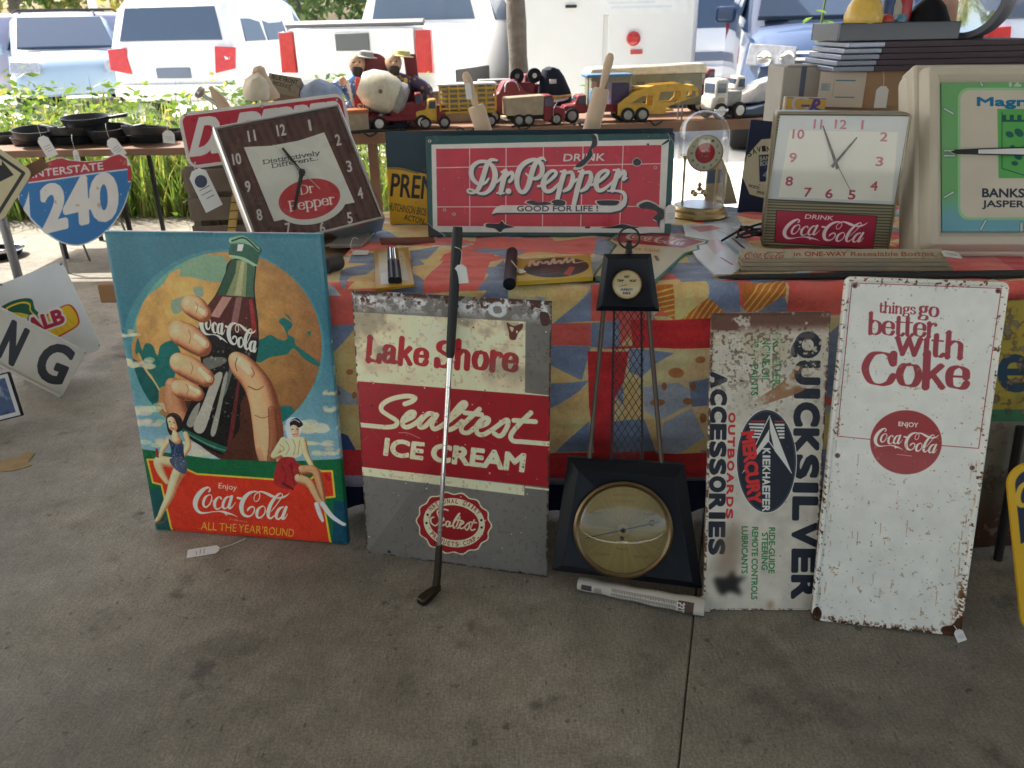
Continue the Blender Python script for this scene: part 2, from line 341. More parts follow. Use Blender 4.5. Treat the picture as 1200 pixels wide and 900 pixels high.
SEALTEST = [
 [(275,103),(322,86),(342,60),(282,51),(190,70),(130,106),(126,146),(180,184),(224,214),(214,244),(160,254),(60,246),(-12,239)],
 [(262,218),(328,186),(338,158),(304,160),(264,205),(266,246),(300,252),(352,224),(392,186)],
 [(482,176),(432,166),(380,214),(372,252),(408,248),(458,198),(486,174),(454,232),(466,266),(506,252),(550,220)],
 [(550,222),(640,150),(676,104),(652,96),(602,150),(552,226),(556,270),(602,256),(650,215)],
 [(764,136),(700,196),(650,246),(652,284),(692,288),(742,250)], [(668,160),(778,172)],
 [(742,256),(808,232),(824,202),(792,196),(748,244),(750,292),(790,302),(852,268)],
 [(852,268),(938,208),(950,236),(920,296),(892,312),(862,296)],
 [(1100,160),(1034,224),(972,300),(982,342),(1040,349),(1100,354),(1220,364)], [(990,210),(1130,218)],
]
# ------------------------------------------------------------------ materials
MATS = {}
def mat(name, col=(.5, .5, .5), rough=.6, metal=0.0, var=.12, scale=6.0, bump=0.0, bscale=40.0, coat=0.0, spec=.5, trans=0.0, ior=1.45, alpha=1.0):
    """plain surface with a little procedural variation of tone and roughness; col is linear"""
    if name in MATS: return MATS[name]
    m = bpy.data.materials.new(name); m.use_nodes = True; N = m.node_tree.nodes; L = m.node_tree.links; b = N['Principled BSDF']
    b.inputs['Roughness'].default_value = rough; b.inputs['Metallic'].default_value = metal
    b.inputs['Coat Weight'].default_value = coat; b.inputs['Coat Roughness'].default_value = .06; b.inputs['Specular IOR Level'].default_value = spec
    b.inputs['Transmission Weight'].default_value = trans; b.inputs['IOR'].default_value = ior; b.inputs['Alpha'].default_value = alpha
    tc = N.new('ShaderNodeTexCoord'); no = N.new('ShaderNodeTexNoise'); no.inputs['Scale'].default_value = scale; no.inputs['Detail'].default_value = 6
    L.new(tc.outputs['Object'], no.inputs['Vector'])
    mx = N.new('ShaderNodeMix'); mx.data_type = 'RGBA'; c = np.array(col[:3])
    mx.inputs[6].default_value = (*np.clip(c*(1-var), 0, 1), 1); mx.inputs[7].default_value = (*np.clip(c*(1+var), 0, 1), 1)
    L.new(no.outputs['Fac'], mx.inputs[0]); L.new(mx.outputs[2], b.inputs['Base Color'])
    if bump:
        n2 = N.new('ShaderNodeTexNoise'); n2.inputs['Scale'].default_value = bscale; n2.inputs['Detail'].default_value = 4; L.new(tc.outputs['Object'], n2.inputs['Vector'])
        bp = N.new('ShaderNodeBump'); bp.inputs['Strength'].default_value = bump; bp.inputs['Distance'].default_value = .01
        L.new(n2.outputs['Fac'], bp.inputs['Height']); L.new(bp.outputs['Normal'], b.inputs['Normal'])
    MATS[name] = m; return m
def srgb(r, g, b, k=1.0):
    c = np.array([r, g, b])/255.0; l = np.where(c <= .04045, c/12.92, ((c+.055)/1.055)**2.4)*k; return tuple(np.minimum(l, .85))
def facemat(name, cv, rough=.35, gain=1.0, bump=.06, bscale=30, coat=0.0, metal=0.0, var=.06, dirt=0.0):
    m = bpy.data.materials.new(name); m.use_nodes = True; N = m.node_tree.nodes; L = m.node_tree.links; b = N['Principled BSDF']
    im = N.new('ShaderNodeTexImage'); im.image = cv.image(name, gain); im.interpolation = 'Cubic'
    uv = N.new('ShaderNodeUVMap'); L.new(uv.outputs[0], im.inputs[0])
    tc = N.new('ShaderNodeTexCoord'); no = N.new('ShaderNodeTexNoise'); no.inputs['Scale'].default_value = 9; no.inputs['Detail'].default_value = 8; L.new(tc.outputs['Object'], no.inputs['Vector'])
    mr = N.new('ShaderNodeMapRange'); mr.inputs['From Min'].default_value = .3; mr.inputs['From Max'].default_value = .7; mr.inputs['To Min'].default_value = 1-var; mr.inputs['To Max'].default_value = 1+var*.4
    L.new(no.outputs['Fac'], mr.inputs['Value'])
    mx = N.new('ShaderNodeMix'); mx.data_type = 'RGBA'; mx.blend_type = 'MULTIPLY'; mx.inputs[0].default_value = 1
    L.new(im.outputs['Color'], mx.inputs[6]); L.new(mr.outputs[0], mx.inputs[7]); L.new(mx.outputs[2], b.inputs['Base Color'])
    rr = N.new('ShaderNodeMapRange'); rr.inputs['To Min'].default_value = max(rough-.08, .03); rr.inputs['To Max'].default_value = rough+.14; L.new(no.outputs['Fac'], rr.inputs['Value']); L.new(rr.outputs[0], b.inputs['Roughness'])
    b.inputs['Coat Weight'].default_value = coat*.3; b.inputs['Coat Roughness'].default_value = .08; b.inputs['Specular IOR Level'].default_value = .32; b.inputs['Metallic'].default_value = metal
    n2 = N.new('ShaderNodeTexNoise'); n2.inputs['Scale'].default_value = bscale; n2.inputs['Detail'].default_value = 3; L.new(tc.outputs['Object'], n2.inputs['Vector'])
    bp = N.new('ShaderNodeBump'); bp.inputs['Strength'].default_value = bump; bp.inputs['Distance'].default_value = .01; L.new(n2.outputs['Fac'], bp.inputs['Height']); L.new(bp.outputs['Normal'], b.inputs['Normal'])
    return m
# ------------------------------------------------------------------ meshes
class MB:
    def __init__(s): s.v = []; s.f = []; s.mi = []; s.uv = []
    def add(s, v, f, mi=0, uv=None):
        o = len(s.v); s.v += [tuple(map(float, p)) for p in v]
        for k, q in enumerate(f): s.f.append([i+o for i in q]); s.mi.append(mi); s.uv.append(None if uv is None else uv[k])
        return s
    def box(s, c, d, mi=0, M=None):
        x, y, z = np.array(d)/2.0
        v = np.array([(-x,-y,-z),(x,-y,-z),(x,y,-z),(-x,y,-z),(-x,-y,z),(x,-y,z),(x,y,z),(-x,y,z)])
        if M is not None: v = v@np.array(M).T
        return s.add(v+np.array(c), [(0,3,2,1),(4,5,6,7),(0,1,5,4),(1,2,6,5),(2,3,7,6),(3,0,4,7)], mi)
    def prism(s, pts, ax0, ax1, nrm, o, t, mi=0, mi_side=None):
        """polygon (2D) in the frame o + x*ax0 + y*ax1, thickness t along nrm"""
        P = np.asarray(pts, float); ax0, ax1, nrm, o = map(np.asarray, (ax0, ax1, nrm, o)); n = len(P)
        base = o+P[:, :1]*ax0+P[:, 1:]*ax1; v = np.vstack([base, base+nrm*t])
        s.add(v, [list(range(n))[::-1], list(range(n, 2*n))], mi)
        o_ = len(s.v)-2*n
        for i in range(n): j = (i+1) % n; s.f.append([o_+i, o_+j, o_+n+j, o_+n+i]); s.mi.append(mi if mi_side is None else mi_side); s.uv.append(None)
        return s
    def rings(s, rings, mi=0, cap=True, closed=True):
        k = len(rings[0]); v = np.vstack(rings); f = []
        for i in range(len(rings)-1):
            for j in range(k if closed else k-1): f.append((i*k+j, i*k+(j+1) % k, (i+1)*k+(j+1) % k, (i+1)*k+j))
        if cap: f.append(tuple(range(k))[::-1]); f.append(tuple(range((len(rings)-1)*k, len(rings)*k)))
        return s.add(v, f, mi)
    def lathe(s, prof, o=(0, 0, 0), ax=(0, 0, 1), n=24, mi=0, cap=True):
        """prof: (radius, height) pairs along the axis ax from o"""
        ax = Vector(ax).normalized(); u = ax.orthogonal().normalized(); w = ax.cross(u); t = np.arange(n)/n*2*math.pi
        u, w, ax, o = map(np.array, (u, w, ax, o))
        return s.rings([o+ax*h+r*(np.cos(t)[:, None]*u+np.sin(t)[:, None]*w) for r, h in prof], mi, cap)
    def cyl(s, a, b, r, n=16, mi=0, r2=None):
        a, b = np.array(a, float), np.array(b, float); L = np.linalg.norm(b-a); return s.lathe([(r, 0), (r if r2 is None else r2, L)], a, (b-a)/L, n, mi)
    def tube(s, path, r, n=8, mi=0):
        P = np.asarray(path, float); k = len(P); rr = np.full(k, r) if np.isscalar(r) else np.asarray(r, float); out = []; pu = None; t = np.arange(n)/n*2*math.pi
        for i in range(k):
            d = Vector(P[min(i+1, k-1)]-P[max(i-1, 0)]).normalized()
            u = d.orthogonal().normalized() if pu is None else (pu-d*pu.dot(d)).normalized(); pu = u; w = d.cross(u)
            out.append(P[i]+rr[i]*(np.cos(t)[:, None]*np.array(u)+np.sin(t)[:, None]*np.array(w)))
        return s.rings(out, mi)
    def ball(s, c, r, n=16, mi=0, sc=(1, 1, 1)):
        k = n//2; prof = []; rings = []; t = np.arange(n)/n*2*math.pi
        for i in range(k+1):
            a = -math.pi/2+math.pi*max(min(i/k, .995), .005); rr = math.cos(a); z = math.sin(a)
            rings.append(np.array(c)+r*np.stack([rr*np.cos(t)*sc[0], rr*np.sin(t)*sc[1], np.full(n, z)*sc[2]], 1))
        return s.rings(rings, mi)
    def build(s, name, mats, parent=None, bevel=0.0, smooth=40, seg=2, loc=None, M=None):
        me = bpy.data.meshes.new(name); me.from_pydata(s.v, [], s.f)
        for m in (mats if isinstance(mats, (list, tuple)) else [mats]): me.materials.append(m)
        me.polygons.foreach_set('material_index', s.mi)
        if any(u is not None for u in s.uv):
            l = me.uv_layers.new(name='UVMap'); fl = []
            for f, u in zip(s.f, s.uv): fl += list(np.array(u).ravel()) if u is not None else [0.0]*2*len(f)
            l.data.foreach_set('uv', fl)
        me.validate(clean_customdata=False); me.update()
        if smooth: me.shade_smooth(); me.set_sharp_from_angle(angle=R(smooth))
        o = bpy.data.objects.new(name, me); COL.objects.link(o)
        if parent is not None: o.parent = parent
        if M is not None:
            if parent is not None: o.matrix_basis = M
            else: o.matrix_world = M
        elif loc is not None: o.location = loc
        if bevel:
            b = o.modifiers.new('edge', 'BEVEL'); b.width = bevel; b.segments = seg; b.limit_method = 'ANGLE'; b.angle_limit = R(35); b.harden_normals = False
        return o
def tag(o, label=None, cat=None, group=None, kind=None):
    for k, v in (('label', label), ('category', cat), ('group', group), ('kind', kind)):
        if v: o[k] = v
    return o
def empty(name, M=None, loc=(0, 0, 0), rz=0):
    o = bpy.data.objects.new(name, None); COL.objects.link(o); o.empty_display_size = .1
    if M is not None: o.matrix_world = M
    else: o.location = loc; o.rotation_euler = (0, 0, rz)
    return o
def copy_tree(o, parent=None):
    c = o.copy(); COL.objects.link(c)
    if parent is not None: c.parent = parent
    for ch in list(o.children): copy_tree(ch, c)
    return c
def rrect(w, h, r, n=6, inset=0.0):
    r = max(r-inset, .0005); pts = []
    for cx, cy, a0 in ((w-inset-r, inset+r, -90), (w-inset-r, h-inset-r, 0), (inset+r, h-inset-r, 90), (inset+r, inset+r, 180)):
        for i in range(n+1): a = R(a0+90*i/n); pts.append((cx+r*math.cos(a), cy+r*math.sin(a)))
    return np.array(pts)
def board(name, P, mats, loops, r=.002, n=6, parent=None, back=True, bulge=0.0, smooth=35, shape=None, M=None):
    """a sign plate: rounded outline swept through (inset, depth) loops, the last one closed as the face; UV follows the plate"""
    mb = MB(); w, h = P.w, P.h; rings = []
    for ins, dep in loops:
        q = rrect(w, h, r, n, ins) if shape is None else shape(ins); rings.append(np.column_stack([q, np.full(len(q), dep)]))
    k = len(rings[0]); v = np.vstack(rings); f = []; uvs = []
    for i in range(len(rings)-1):
        for j in range(k): f.append((i*k+j, i*k+(j+1) % k, (i+1)*k+(j+1) % k, (i+1)*k+j))
    f.append(tuple(range((len(rings)-1)*k, len(rings)*k)))
    mi = [0]*len(f)
    if back: f.append(tuple(range(k))[::-1]); mi.append(len(mats)-1 if isinstance(mats, (list, tuple)) else 0)
    for q in f: uvs.append([(v[i][0]/w, v[i][1]/h) for i in q])
    mb.add(v, f, 0, uvs); mb.mi = mi
    return mb.build(name, mats, parent, smooth=smooth, M=(P.mat() if M is None else M) if parent is None else M)
# ------------------------------------------------------------------ the setting
def concrete(name, base, s1=1.2, stains=True, con=1.0):
    m = bpy.data.materials.new(name); m.use_nodes = True; N = m.node_tree.nodes; L = m.node_tree.links; b = N['Principled BSDF']
    geo = N.new('ShaderNodeNewGeometry')
    def noise(sc, det, ro=.6):
        n = N.new('ShaderNodeTexNoise'); n.inputs['Scale'].default_value = sc; n.inputs['Detail'].default_value = det; n.inputs['Roughness'].default_value = ro; L.new(geo.outputs['Position'], n.inputs['Vector']); return n.outputs['Fac']
    def rmp(f, a, b_, c, d):
        r = N.new('ShaderNodeMapRange'); r.interpolation_type = 'SMOOTHSTEP'; r.inputs[1].default_value = a; r.inputs[2].default_value = b_; r.inputs[3].default_value = 1-(1-c)*con; r.inputs[4].default_value = 1+(d-1)*con; L.new(f, r.inputs[0]); return r.outputs[0]
    def mul(a, b_):
        q = N.new('ShaderNodeMath'); q.operation = 'MULTIPLY'; L.new(a, q.inputs[0]); L.new(b_, q.inputs[1]); return q.outputs[0]
    f = rmp(noise(s1, 6), .3, .7, .82, 1.12)
    f = mul(f, rmp(noise(9, 8, .7), .3, .72, .8, 1.14)); f = mul(f, rmp(noise(150, 3, .7), .3, .7, .72, 1.2)); f = mul(f, rmp(noise(420, 2), .35, .65, .86, 1.1))
    if stains:
        f = mul(f, rmp(noise(2.3, 7, .65), .52, .68, 1.0, .60)); f = mul(f, rmp(noise(5.7, 5, .6), .60, .70, 1.0, .55)); f = mul(f, rmp(noise(24, 3, .5), .66, .74, 1.0, .5)); f = mul(f, rmp(noise(1.1, 4, .55), .35, .66, .80, 1.12))
        mp = N.new('ShaderNodeMapping'); mp.inputs['Rotation'].default_value = (0, 0, R(-22)); mp.inputs['Scale'].default_value = (230, 26, 60); L.new(geo.outputs['Position'], mp.inputs['Vector'])
        bn = N.new('ShaderNodeTexNoise'); bn.inputs['Scale'].default_value = 1.0; bn.inputs['Detail'].default_value = 3; L.new(mp.outputs[0], bn.inputs['Vector']); f = mul(f, rmp(bn.outputs['Fac'], .34, .68, .88, 1.08))
        mp = N.new('ShaderNodeMapping'); mp.inputs['Rotation'].default_value = (0, 0, R(-20)); mp.inputs['Scale'].default_value = (95, 30, 60); L.new(geo.outputs['Position'], mp.inputs['Vector'])
        bn = N.new('ShaderNodeTexNoise'); bn.inputs['Scale'].default_value = 1.0; bn.inputs['Detail'].default_value = 2; L.new(mp.outputs[0], bn.inputs['Vector']); f = mul(f, rmp(bn.outputs['Fac'], .66, .74, 1.0, .55))
    c = N.new('ShaderNodeMix'); c.data_type = 'RGBA'; c.inputs[6].default_value = (0, 0, 0, 1); c.inputs[7].default_value = (*base, 1); L.new(f, c.inputs[0]); L.new(c.outputs[2], b.inputs['Base Color'])
    c.clamp_factor = False
    L.new(rmp(noise(3, 5), .3, .7, .6, .85), b.inputs['Roughness'])
    bp = N.new('ShaderNodeBump'); bp.inputs['Strength'].default_value = .6; bp.inputs['Distance'].default_value = .004; L.new(noise(130, 5, .75), bp.inputs['Height']); L.new(bp.outputs['Normal'], b.inputs['Normal'])
    return m
FLOOR = concrete('floor concrete', srgb(148, 141, 127))
SLAB_Y, GZ = 6.55, -0.12
mb = MB()
# the slab is poured in bays: each a bevelled tile of the same sheet, with a saw joint between
g = .0035
xs = [-13, -8.6, -4.9, .402, 4.1, 7.8, 13]; ys = [-9, -5.2, -1.2, 4.02, SLAB_Y]
for i in range(len(xs)-1):
    for j in range(len(ys)-1):
        mb.box(((xs[i]+xs[i+1])/2, (ys[j]+ys[j+1])/2, -.1), (xs[i+1]-xs[i]-g, ys[j+1]-ys[j]-g, .2))
jd = G(795, 900)-G(813, 722); JA = math.atan2(jd[0], -jd[1])                 # the bays run slightly askew to the stall
fl_ = tag(mb.build('floor', FLOOR, bevel=.004), kind='structure'); j0 = G(813, 722); fl_.location = (j0[0]-.402*math.cos(JA)+j0[1]*math.sin(JA)*0, j0[1]-.402*math.sin(JA)-j0[1]*math.cos(JA)*1, 0); fl_.location.x += j0[1]*math.sin(JA); fl_.rotation_euler = (0, 0, JA)
pm = [G(x, y, .0015)[:2] for x, y in [(-6,541),(8,538),(22,536),(32,529),(41,531),(33,541),(38,545),(22,550),(4,553),(-6,552)]]; MB().prism(pm, (1, 0, 0), (0, 1, 0), (0, 0, 1), (0, 0, .0006), .0012).build('floor_paint_mark', mat('old yellow paint', srgb(140, 116, 72), .8, var=.4, scale=30), smooth=0)['kind'] = 'structure'
tag(MB().box((0, -1.2, -.019), (25.9, 15.3, .02)).build('floor_joint_filler', mat('joint dirt', srgb(96, 88, 78), .9)), kind='structure')
LZ = .10                                                                    # the lot rises gently beyond the weeds
mb = MB(); st_ = [(-160, GZ), (6.9, GZ), (7.3, GZ+.05), (8.2, LZ-.03), (8.8, LZ), (200, LZ)]
for i in range(5): mb.add([(-160, st_[i][0], st_[i][1]), (160, st_[i][0], st_[i][1]), (160, st_[i+1][0], st_[i+1][1]), (-160, st_[i+1][0], st_[i+1][1])], [(0, 1, 2, 3)])
tag(mb.build('ground', concrete('lot gravel', srgb(240, 236, 226), .4, False, .35)), kind='structure')
# pavilion roof: the shade comes from here
mb = MB(); mb.box((2, -.35, 3.62), (19, 13.5, .16))
for y in np.arange(-6, 6.3, 1.9): mb.box((2, y, 3.46), (18.6, .09, .16))
tag(mb.build('ceiling', mat('painted boards', (.62, .61, .58), .7)), kind='structure')
mb = MB()
for x in (-7.2, 11):
    for y in (-6.3, 5.2): mb.box((x, y, 1.69), (.16, .16, 3.38))
tag(mb.build('pavilion_posts', mat('post paint', (.5, .5, .48), .6)), kind='structure')

# ------------------------------------------------------------------ vegetation
def leafmat(name, c, var=.3):
    m = mat(name, c, .5, var=var, scale=3.0); b = m.node_tree.nodes['Principled BSDF']
    N, L = m.node_tree.nodes, m.node_tree.links; tr = N.new('ShaderNodeBsdfTranslucent'); ms = N.new('ShaderNodeMixShader'); ms.inputs[0].default_value = .35
    tr.inputs[0].default_value = (c[0]*1.6, c[1]*1.7, c[2]*.9, 1); out = N['Material Output']
    L.new(b.outputs[0], ms.inputs[1]); L.new(tr.outputs[0], ms.inputs[2]); L.new(ms.outputs[0], out.inputs[0]); return m
GRASS = [leafmat('grass green', (.16, .24, .06)), leafmat('grass yellow', (.36, .34, .13)), leafmat('grass dark', (.08, .14, .04))]
def blades(mb, n, x0, x1, y0, y1, hmin, hmax, wd, rs, lean=.5):
    for _ in range(n):
        x, y = rs.uniform(x0, x1), rs.uniform(y0, y1); h = rs.uniform(hmin, hmax)*rs.uniform(.55, 1); a = rs.uniform(0, 6.283); ln = h*rs.uniform(.1, lean); w = wd*rs.uniform(.6, 1.3)
        dx, dy = math.cos(a), math.sin(a); px, py = -dy*w, dx*w; P = []
        for t in (0, .4, .75, 1.0):
            k = (1-t)**.7; cx, cy, cz = x+dx*ln*t*t, y+dy*ln*t*t, h*(t-.25*t*t*lean)
            P += [(cx-px*k, cy-py*k, cz+GZ), (cx+px*k, cy+py*k, cz+GZ)]
        mb.add(P, [(0, 1, 3, 2), (2, 3, 5, 4), (4, 5, 7, 6)], int(rs.choice(3, p=[.5, .34, .16])))
rs = np.random.default_rng(3)
mb = MB(); blades(mb, 5200, -7.5, -1.0, 6.6, 8.0, .35, 1.05, .011, rs); blades(mb, 5200, -7.5, -1.9, 6.8, 8.9, .8, 1.30, .013, rs, .4); blades(mb, 2200, -4.5, -1.6, 6.62, 7.6, .5, 1.0, .013, rs, .6); blades(mb, 700, -1.1, .9, 6.62, 7.2, .15, .42, .012, rs)
def leafquad(p, ln, wd, mi):
    a = rs.uniform(0, 6.283); d = np.array([math.cos(a), math.sin(a), rs.uniform(-.5, .7)]); d /= np.linalg.norm(d); s_ = np.cross(d, rs.normal(0, 1, 3)); s_ /= np.linalg.norm(s_)+1e-6; mb.add([p, p+d*ln*.5+s_*wd*.5, p+d*ln, p+d*ln*.5-s_*wd*.5], [(0, 1, 2, 3)], mi)
for _ in range(150):
    cx_, cy_ = rs.uniform(-7.2, -1.2), rs.uniform(6.75, 8.6); hh_, rr_ = rs.uniform(.45, 1.22), rs.uniform(.12, .3)
    for k in range(95): leafquad(np.array([cx_, cy_, GZ])+np.array([rs.normal(0, rr_), rs.normal(0, rr_*.8), hh_*rs.random()**.8]), rs.uniform(.05, .12), rs.uniform(.022, .05), int(rs.choice(3, p=[.55, .2, .25])))
for _ in range(700):      # dead bent stems
    p_ = np.array([rs.uniform(-7, -1.2), rs.uniform(6.65, 8.4), GZ]); d_ = np.array([rs.normal(0, .5), rs.normal(0, .4), rs.uniform(.3, 1)]); h_ = rs.uniform(.3, .8); q_ = p_+d_*h_; mb.add([p_, p_+(.005, 0, 0), q_+(.004, 0, 0), q_], [(0, 1, 2, 3)], 1)
tag(mb.build('grass', GRASS, smooth=0), 'tall weedy grass growing along the edge of the concrete slab', 'weeds', kind='stuff')
def leaf(mb, p, d, ln, wd, mi, rs):
    d = np.array(d, float); d /= np.linalg.norm(d); s = np.cross(d, (0, 0, 1)); s = s/(np.linalg.norm(s)+1e-6); p = np.array(p)
    up = np.cross(s, d); q = [p, p+d*ln*.35+s*wd*.5+up*ln*.06, p+d*ln*.75+s*wd*.36, p+d*ln-up*ln*.15, p+d*ln*.75-s*wd*.36, p+d*ln*.35-s*wd*.5+up*ln*.06]
    mb.add(q, [(0, 1, 2, 3), (0, 3, 4, 5)], mi)
LEAF = [leafmat('leaf bright', (.13, .25, .03)), leafmat('leaf mid', (.07, .16, .03))]
def shrub(name, base, h, spread, n, label, cat, ln=.12, seed=1):
    rs = np.random.default_rng(seed); root = empty(name, loc=base); tag(root, label, cat); st = MB(); lf = MB()
    for k in range(n):
        a = rs.uniform(0, 6.283); r = spread*rs.uniform(.2, 1); hh = h*rs.uniform(.6, 1); tip = np.array([r*math.cos(a), r*math.sin(a)*.6, hh])
        path = [np.zeros(3), tip*np.array([.35, .35, .5]), tip]; st.tube(cr_spline(path, False, 4), [.006]*9, 5)
        for t in np.linspace(.35, 1, 8):
            p = tip*np.array([.35+.65*t, .35+.65*t, t]) if t > .5 else tip*np.array([.7*t, .7*t, t]); aa = rs.uniform(0, 6.283)
            leaf(lf, p, (math.cos(aa), math.sin(aa), rs.uniform(-.4, .6)), ln*rs.uniform(.7, 1.3), ln*.62, int(rs.random() < .45), rs)
    st.build('stem', mat('stem green', (.10, .13, .04)), root); lf.build('foliage', LEAF, root, smooth=0)
    return root
shrub('leafy_shrub', tuple(D(588, 120, 6.95)[:2])+(GZ,), 1.02, .30, 16, 'bright green broad leaved sapling growing at the foot of the slim tree trunk', 'shrub', .13, 4)
shrub('leafy_shrub', tuple(D(680, 120, 7.1)[:2])+(GZ,), 1.04, .26, 11, 'sparse bright green sapling in front of the white box trailer', 'shrub', .11, 9)
# slim trunk
p0 = D(610, 150, 7.05); mb = MB(); path = [(p0[0]+.01, 7.05, GZ-.05), (p0[0], 7.05, .7), (p0[0]-.02, 7.06, 1.4), (p0[0]-.05, 7.08, 2.4), (p0[0]-.02, 7.1, 3.3), (p0[0]+.1, 7.1, 6.5), (p0[0], 7.1, 9.0)]
mb.tube(cr_spline(path, False, 6), np.linspace(.088, .05, 37)+.004*np.sin(np.arange(37)*1.7), 14)
bark = mat('bark', (.17, .155, .14), .9, var=.5, scale=14, bump=.9, bscale=38)
tr = empty('slim_tree', loc=(0, 0, 0)); tag(tr, 'slim grey tree trunk standing between the white pickup and the white box trailer', 'tree'); mb.build('trunk', bark, tr)
mb = MB(); 
for s_, z in ((-1, 7.9), (1, 8.1), (1, 7.6)): mb.tube([(p0[0]-.03, 7.08, z), (p0[0]+s_*.3, 7.3, z+.45), (p0[0]+s_*.7, 7.4, z+.9)], [.03, .02, .01], 6)
mb.build('limb', bark, tr); lf = MB()
for _ in range(900):
    q = rs.normal(0, 1, 3)*(.8, .8, .5)+(p0[0], 7.4, 9.6); leaf(lf, q, rs.normal(0, 1, 3), .14, .09, int(rs.random() < .5), rs)
lf.build('crown', LEAF, tr, smooth=0)
def far_tree(loc, h, rad, seed, cols, label):
    rs = np.random.default_rng(seed); root = empty('broadleaf_tree', loc=loc); tag(root, label, 'tree', 'trees beyond the parking lot'); tb = MB()
    tb.tube([(0, 0, 0), (.1, 0, h*.3), (0, .1, h*.75)], [.32, .24, .08], 8)
    for k in range(6): a = k*1.05; tb.tube([(0, 0, h*(.3+.05*k)), (rad*.4*math.cos(a), rad*.4*math.sin(a), h*(.5+.04*k)), (rad*.7*math.cos(a), rad*.7*math.sin(a), h*(.62+.05*k))], [.13, .08, .03], 6)
    tb.build('trunk', bark, root); lf = MB(); cl = []
    for k in range(46): a = rs.uniform(0, 6.283); z = rs.uniform(.12, 1); r = rad*math.sqrt(max(.08, 1-(z*2-1.0)**2))*rs.uniform(.4, 1); cl.append((r*math.cos(a), r*math.sin(a), h*z, rad*rs.uniform(.2, .36), int(rs.choice(len(cols)))))
    for c in cl:
        for _ in range(85):
            d = rs.normal(0, 1, 3); d /= np.linalg.norm(d); p = np.array(c[:3])+d*c[3]*rs.uniform(.6, 1.05)*(1, 1, .75)
            leaf(lf, p, rs.normal(0, 1, 3)+(0, 0, -.3), .42*rs.uniform(.7, 1.4), .3, c[4], rs)
    lf.build('crown', cols, root, smooth=0)
TC = [leafmat('crown green', (.15, .21, .075)), leafmat('crown yellow', (.32, .28, .09)), leafmat('crown dark', (.08, .14, .07))]
for k, (x, y, h, r, c, lb) in enumerate([(-31, 46, 9, 4.6, (0, 2), 'dark green tree at the left edge beyond the lavender car'), (-23, 42, 8.5, 4.4, (1, 0), 'yellowing tree in the gap between the lavender and the pale blue car'), (-17, 50, 10, 5, (0, 1), 'broad green tree above the pale blue car'),
        (-11, 47, 10, 5.2, (0, 2), 'dark tree behind the roof of the white sport utility vehicle'), (-5.5, 52, 10, 5, (1, 0), 'yellow green tree between the white sport utility vehicle and the pickup cab'), (17, 48, 8, 4.6, (0, 2), 'tree far behind the dark blue car'), (26, 46, 9, 5, (0, 1), 'tree far off behind the pale parked van')]):
    far_tree((x, y, GZ), h, r, 20+k, [TC[i] for i in c], lb)
mb = MB(); q = D(112, 10, 30); mb.tube([(q[0], 30, GZ), (q[0]-.25, 30, 8)], [.16, .11], 10); tag(mb.build('utility_pole', mat('pole pale', (.6, .58, .55), .8)), 'pale leaning utility pole rising behind the pale blue car', 'pole')

# ------------------------------------------------------------------ parked vehicles
GLASS = mat('car glass', (.07, .10, .15), .06, var=.05, spec=.7)
TYRE = mat('tyre rubber', (.02, .02, .02), .85); RIM = mat('alloy', (.55, .56, .58), .3, metal=.9)
REDL = mat('tail lamp red', (.50, .035, .035), .15, var=.35, scale=14, coat=.6); LAMP = mat('lamp clear', (.34, .36, .40), .12, var=.5, scale=22, coat=.8); DARKP = mat('black plastic', (.025, .025, .028), .5); CHROME = mat('chrome', (.75, .76, .78), .12, metal=1.0, var=.03)
def wheel(root, x, y, r, wd):
    t = MB().lathe([(r*.62, -wd/2), (r*.93, -wd/2), (r, -wd*.36), (r, wd*.36), (r*.93, wd/2), (r*.62, wd/2)], (x, y, r), (0, 1, 0), 28).build('wheel', TYRE, root)
    s = 1 if y > 0 else -1; m = MB().lathe([(r*.62, -wd*.3), (r*.62, wd*.44*1), (r*.5, wd*.36), (r*.16, wd*.40), (r*.12, wd*.46)], (x, y, r), (0, s, 0), 20)
    for k in range(6): a = k*math.pi/3; m.box((x+.36*r*math.cos(a), y+s*wd*.42, r+.36*r*math.sin(a)), (.5*r, .03, .09*r), M=Matrix.Rotation(-a, 3, 'Y'))
    rm = m.build('rim', RIM, t); return t
def vehicle(name, loc, rz, paint, secs, L, label, cat, wheels, wins, r=.36, scale=1.0):
    """x runs forward from the rear bumper; secs: (x, z bottom, half width, z belt, half width belt, z top, half width top)"""
    root = empty(name, loc=loc, rz=rz); tag(root, label, cat); mb = MB(); rings = []
    for x, zb, hw, ze, he, zt, ht in secs:
        zm = zb+(ze-zb)*.45; right = [(hw*.93, zb), (hw, zb+.08), (hw*1.0, zm), (he, ze), (ht+.03, zt-.07), (ht-.05, zt-.015), (ht*.45, zt+.02)]
        rings.append([(x, y, z) for y, z in right]+[(x, -y, z) for y, z in right[::-1]])
    mb.rings([np.array(q) for q in rings]); body = mb.build('body', paint, root, smooth=52)
    for k, (quad, nm, m_, th) in enumerate(wins):
        q = np.array(quad, float); n = np.cross(q[1]-q[0], q[-1]-q[0]); n /= np.linalg.norm(n)
        w = MB(); w.add(np.vstack([q-n*.02, q+n*th]), [list(range(len(q)))[::-1], list(range(len(q), 2*len(q)))]+[(i, (i+1) % len(q), len(q)+(i+1) % len(q), len(q)+i) for i in range(len(q))]); w.build(nm, m_, root, bevel=.008 if th > .01 else 0)
    for x, y in wheels: wheel(root, x, y, r, .24)
    return root
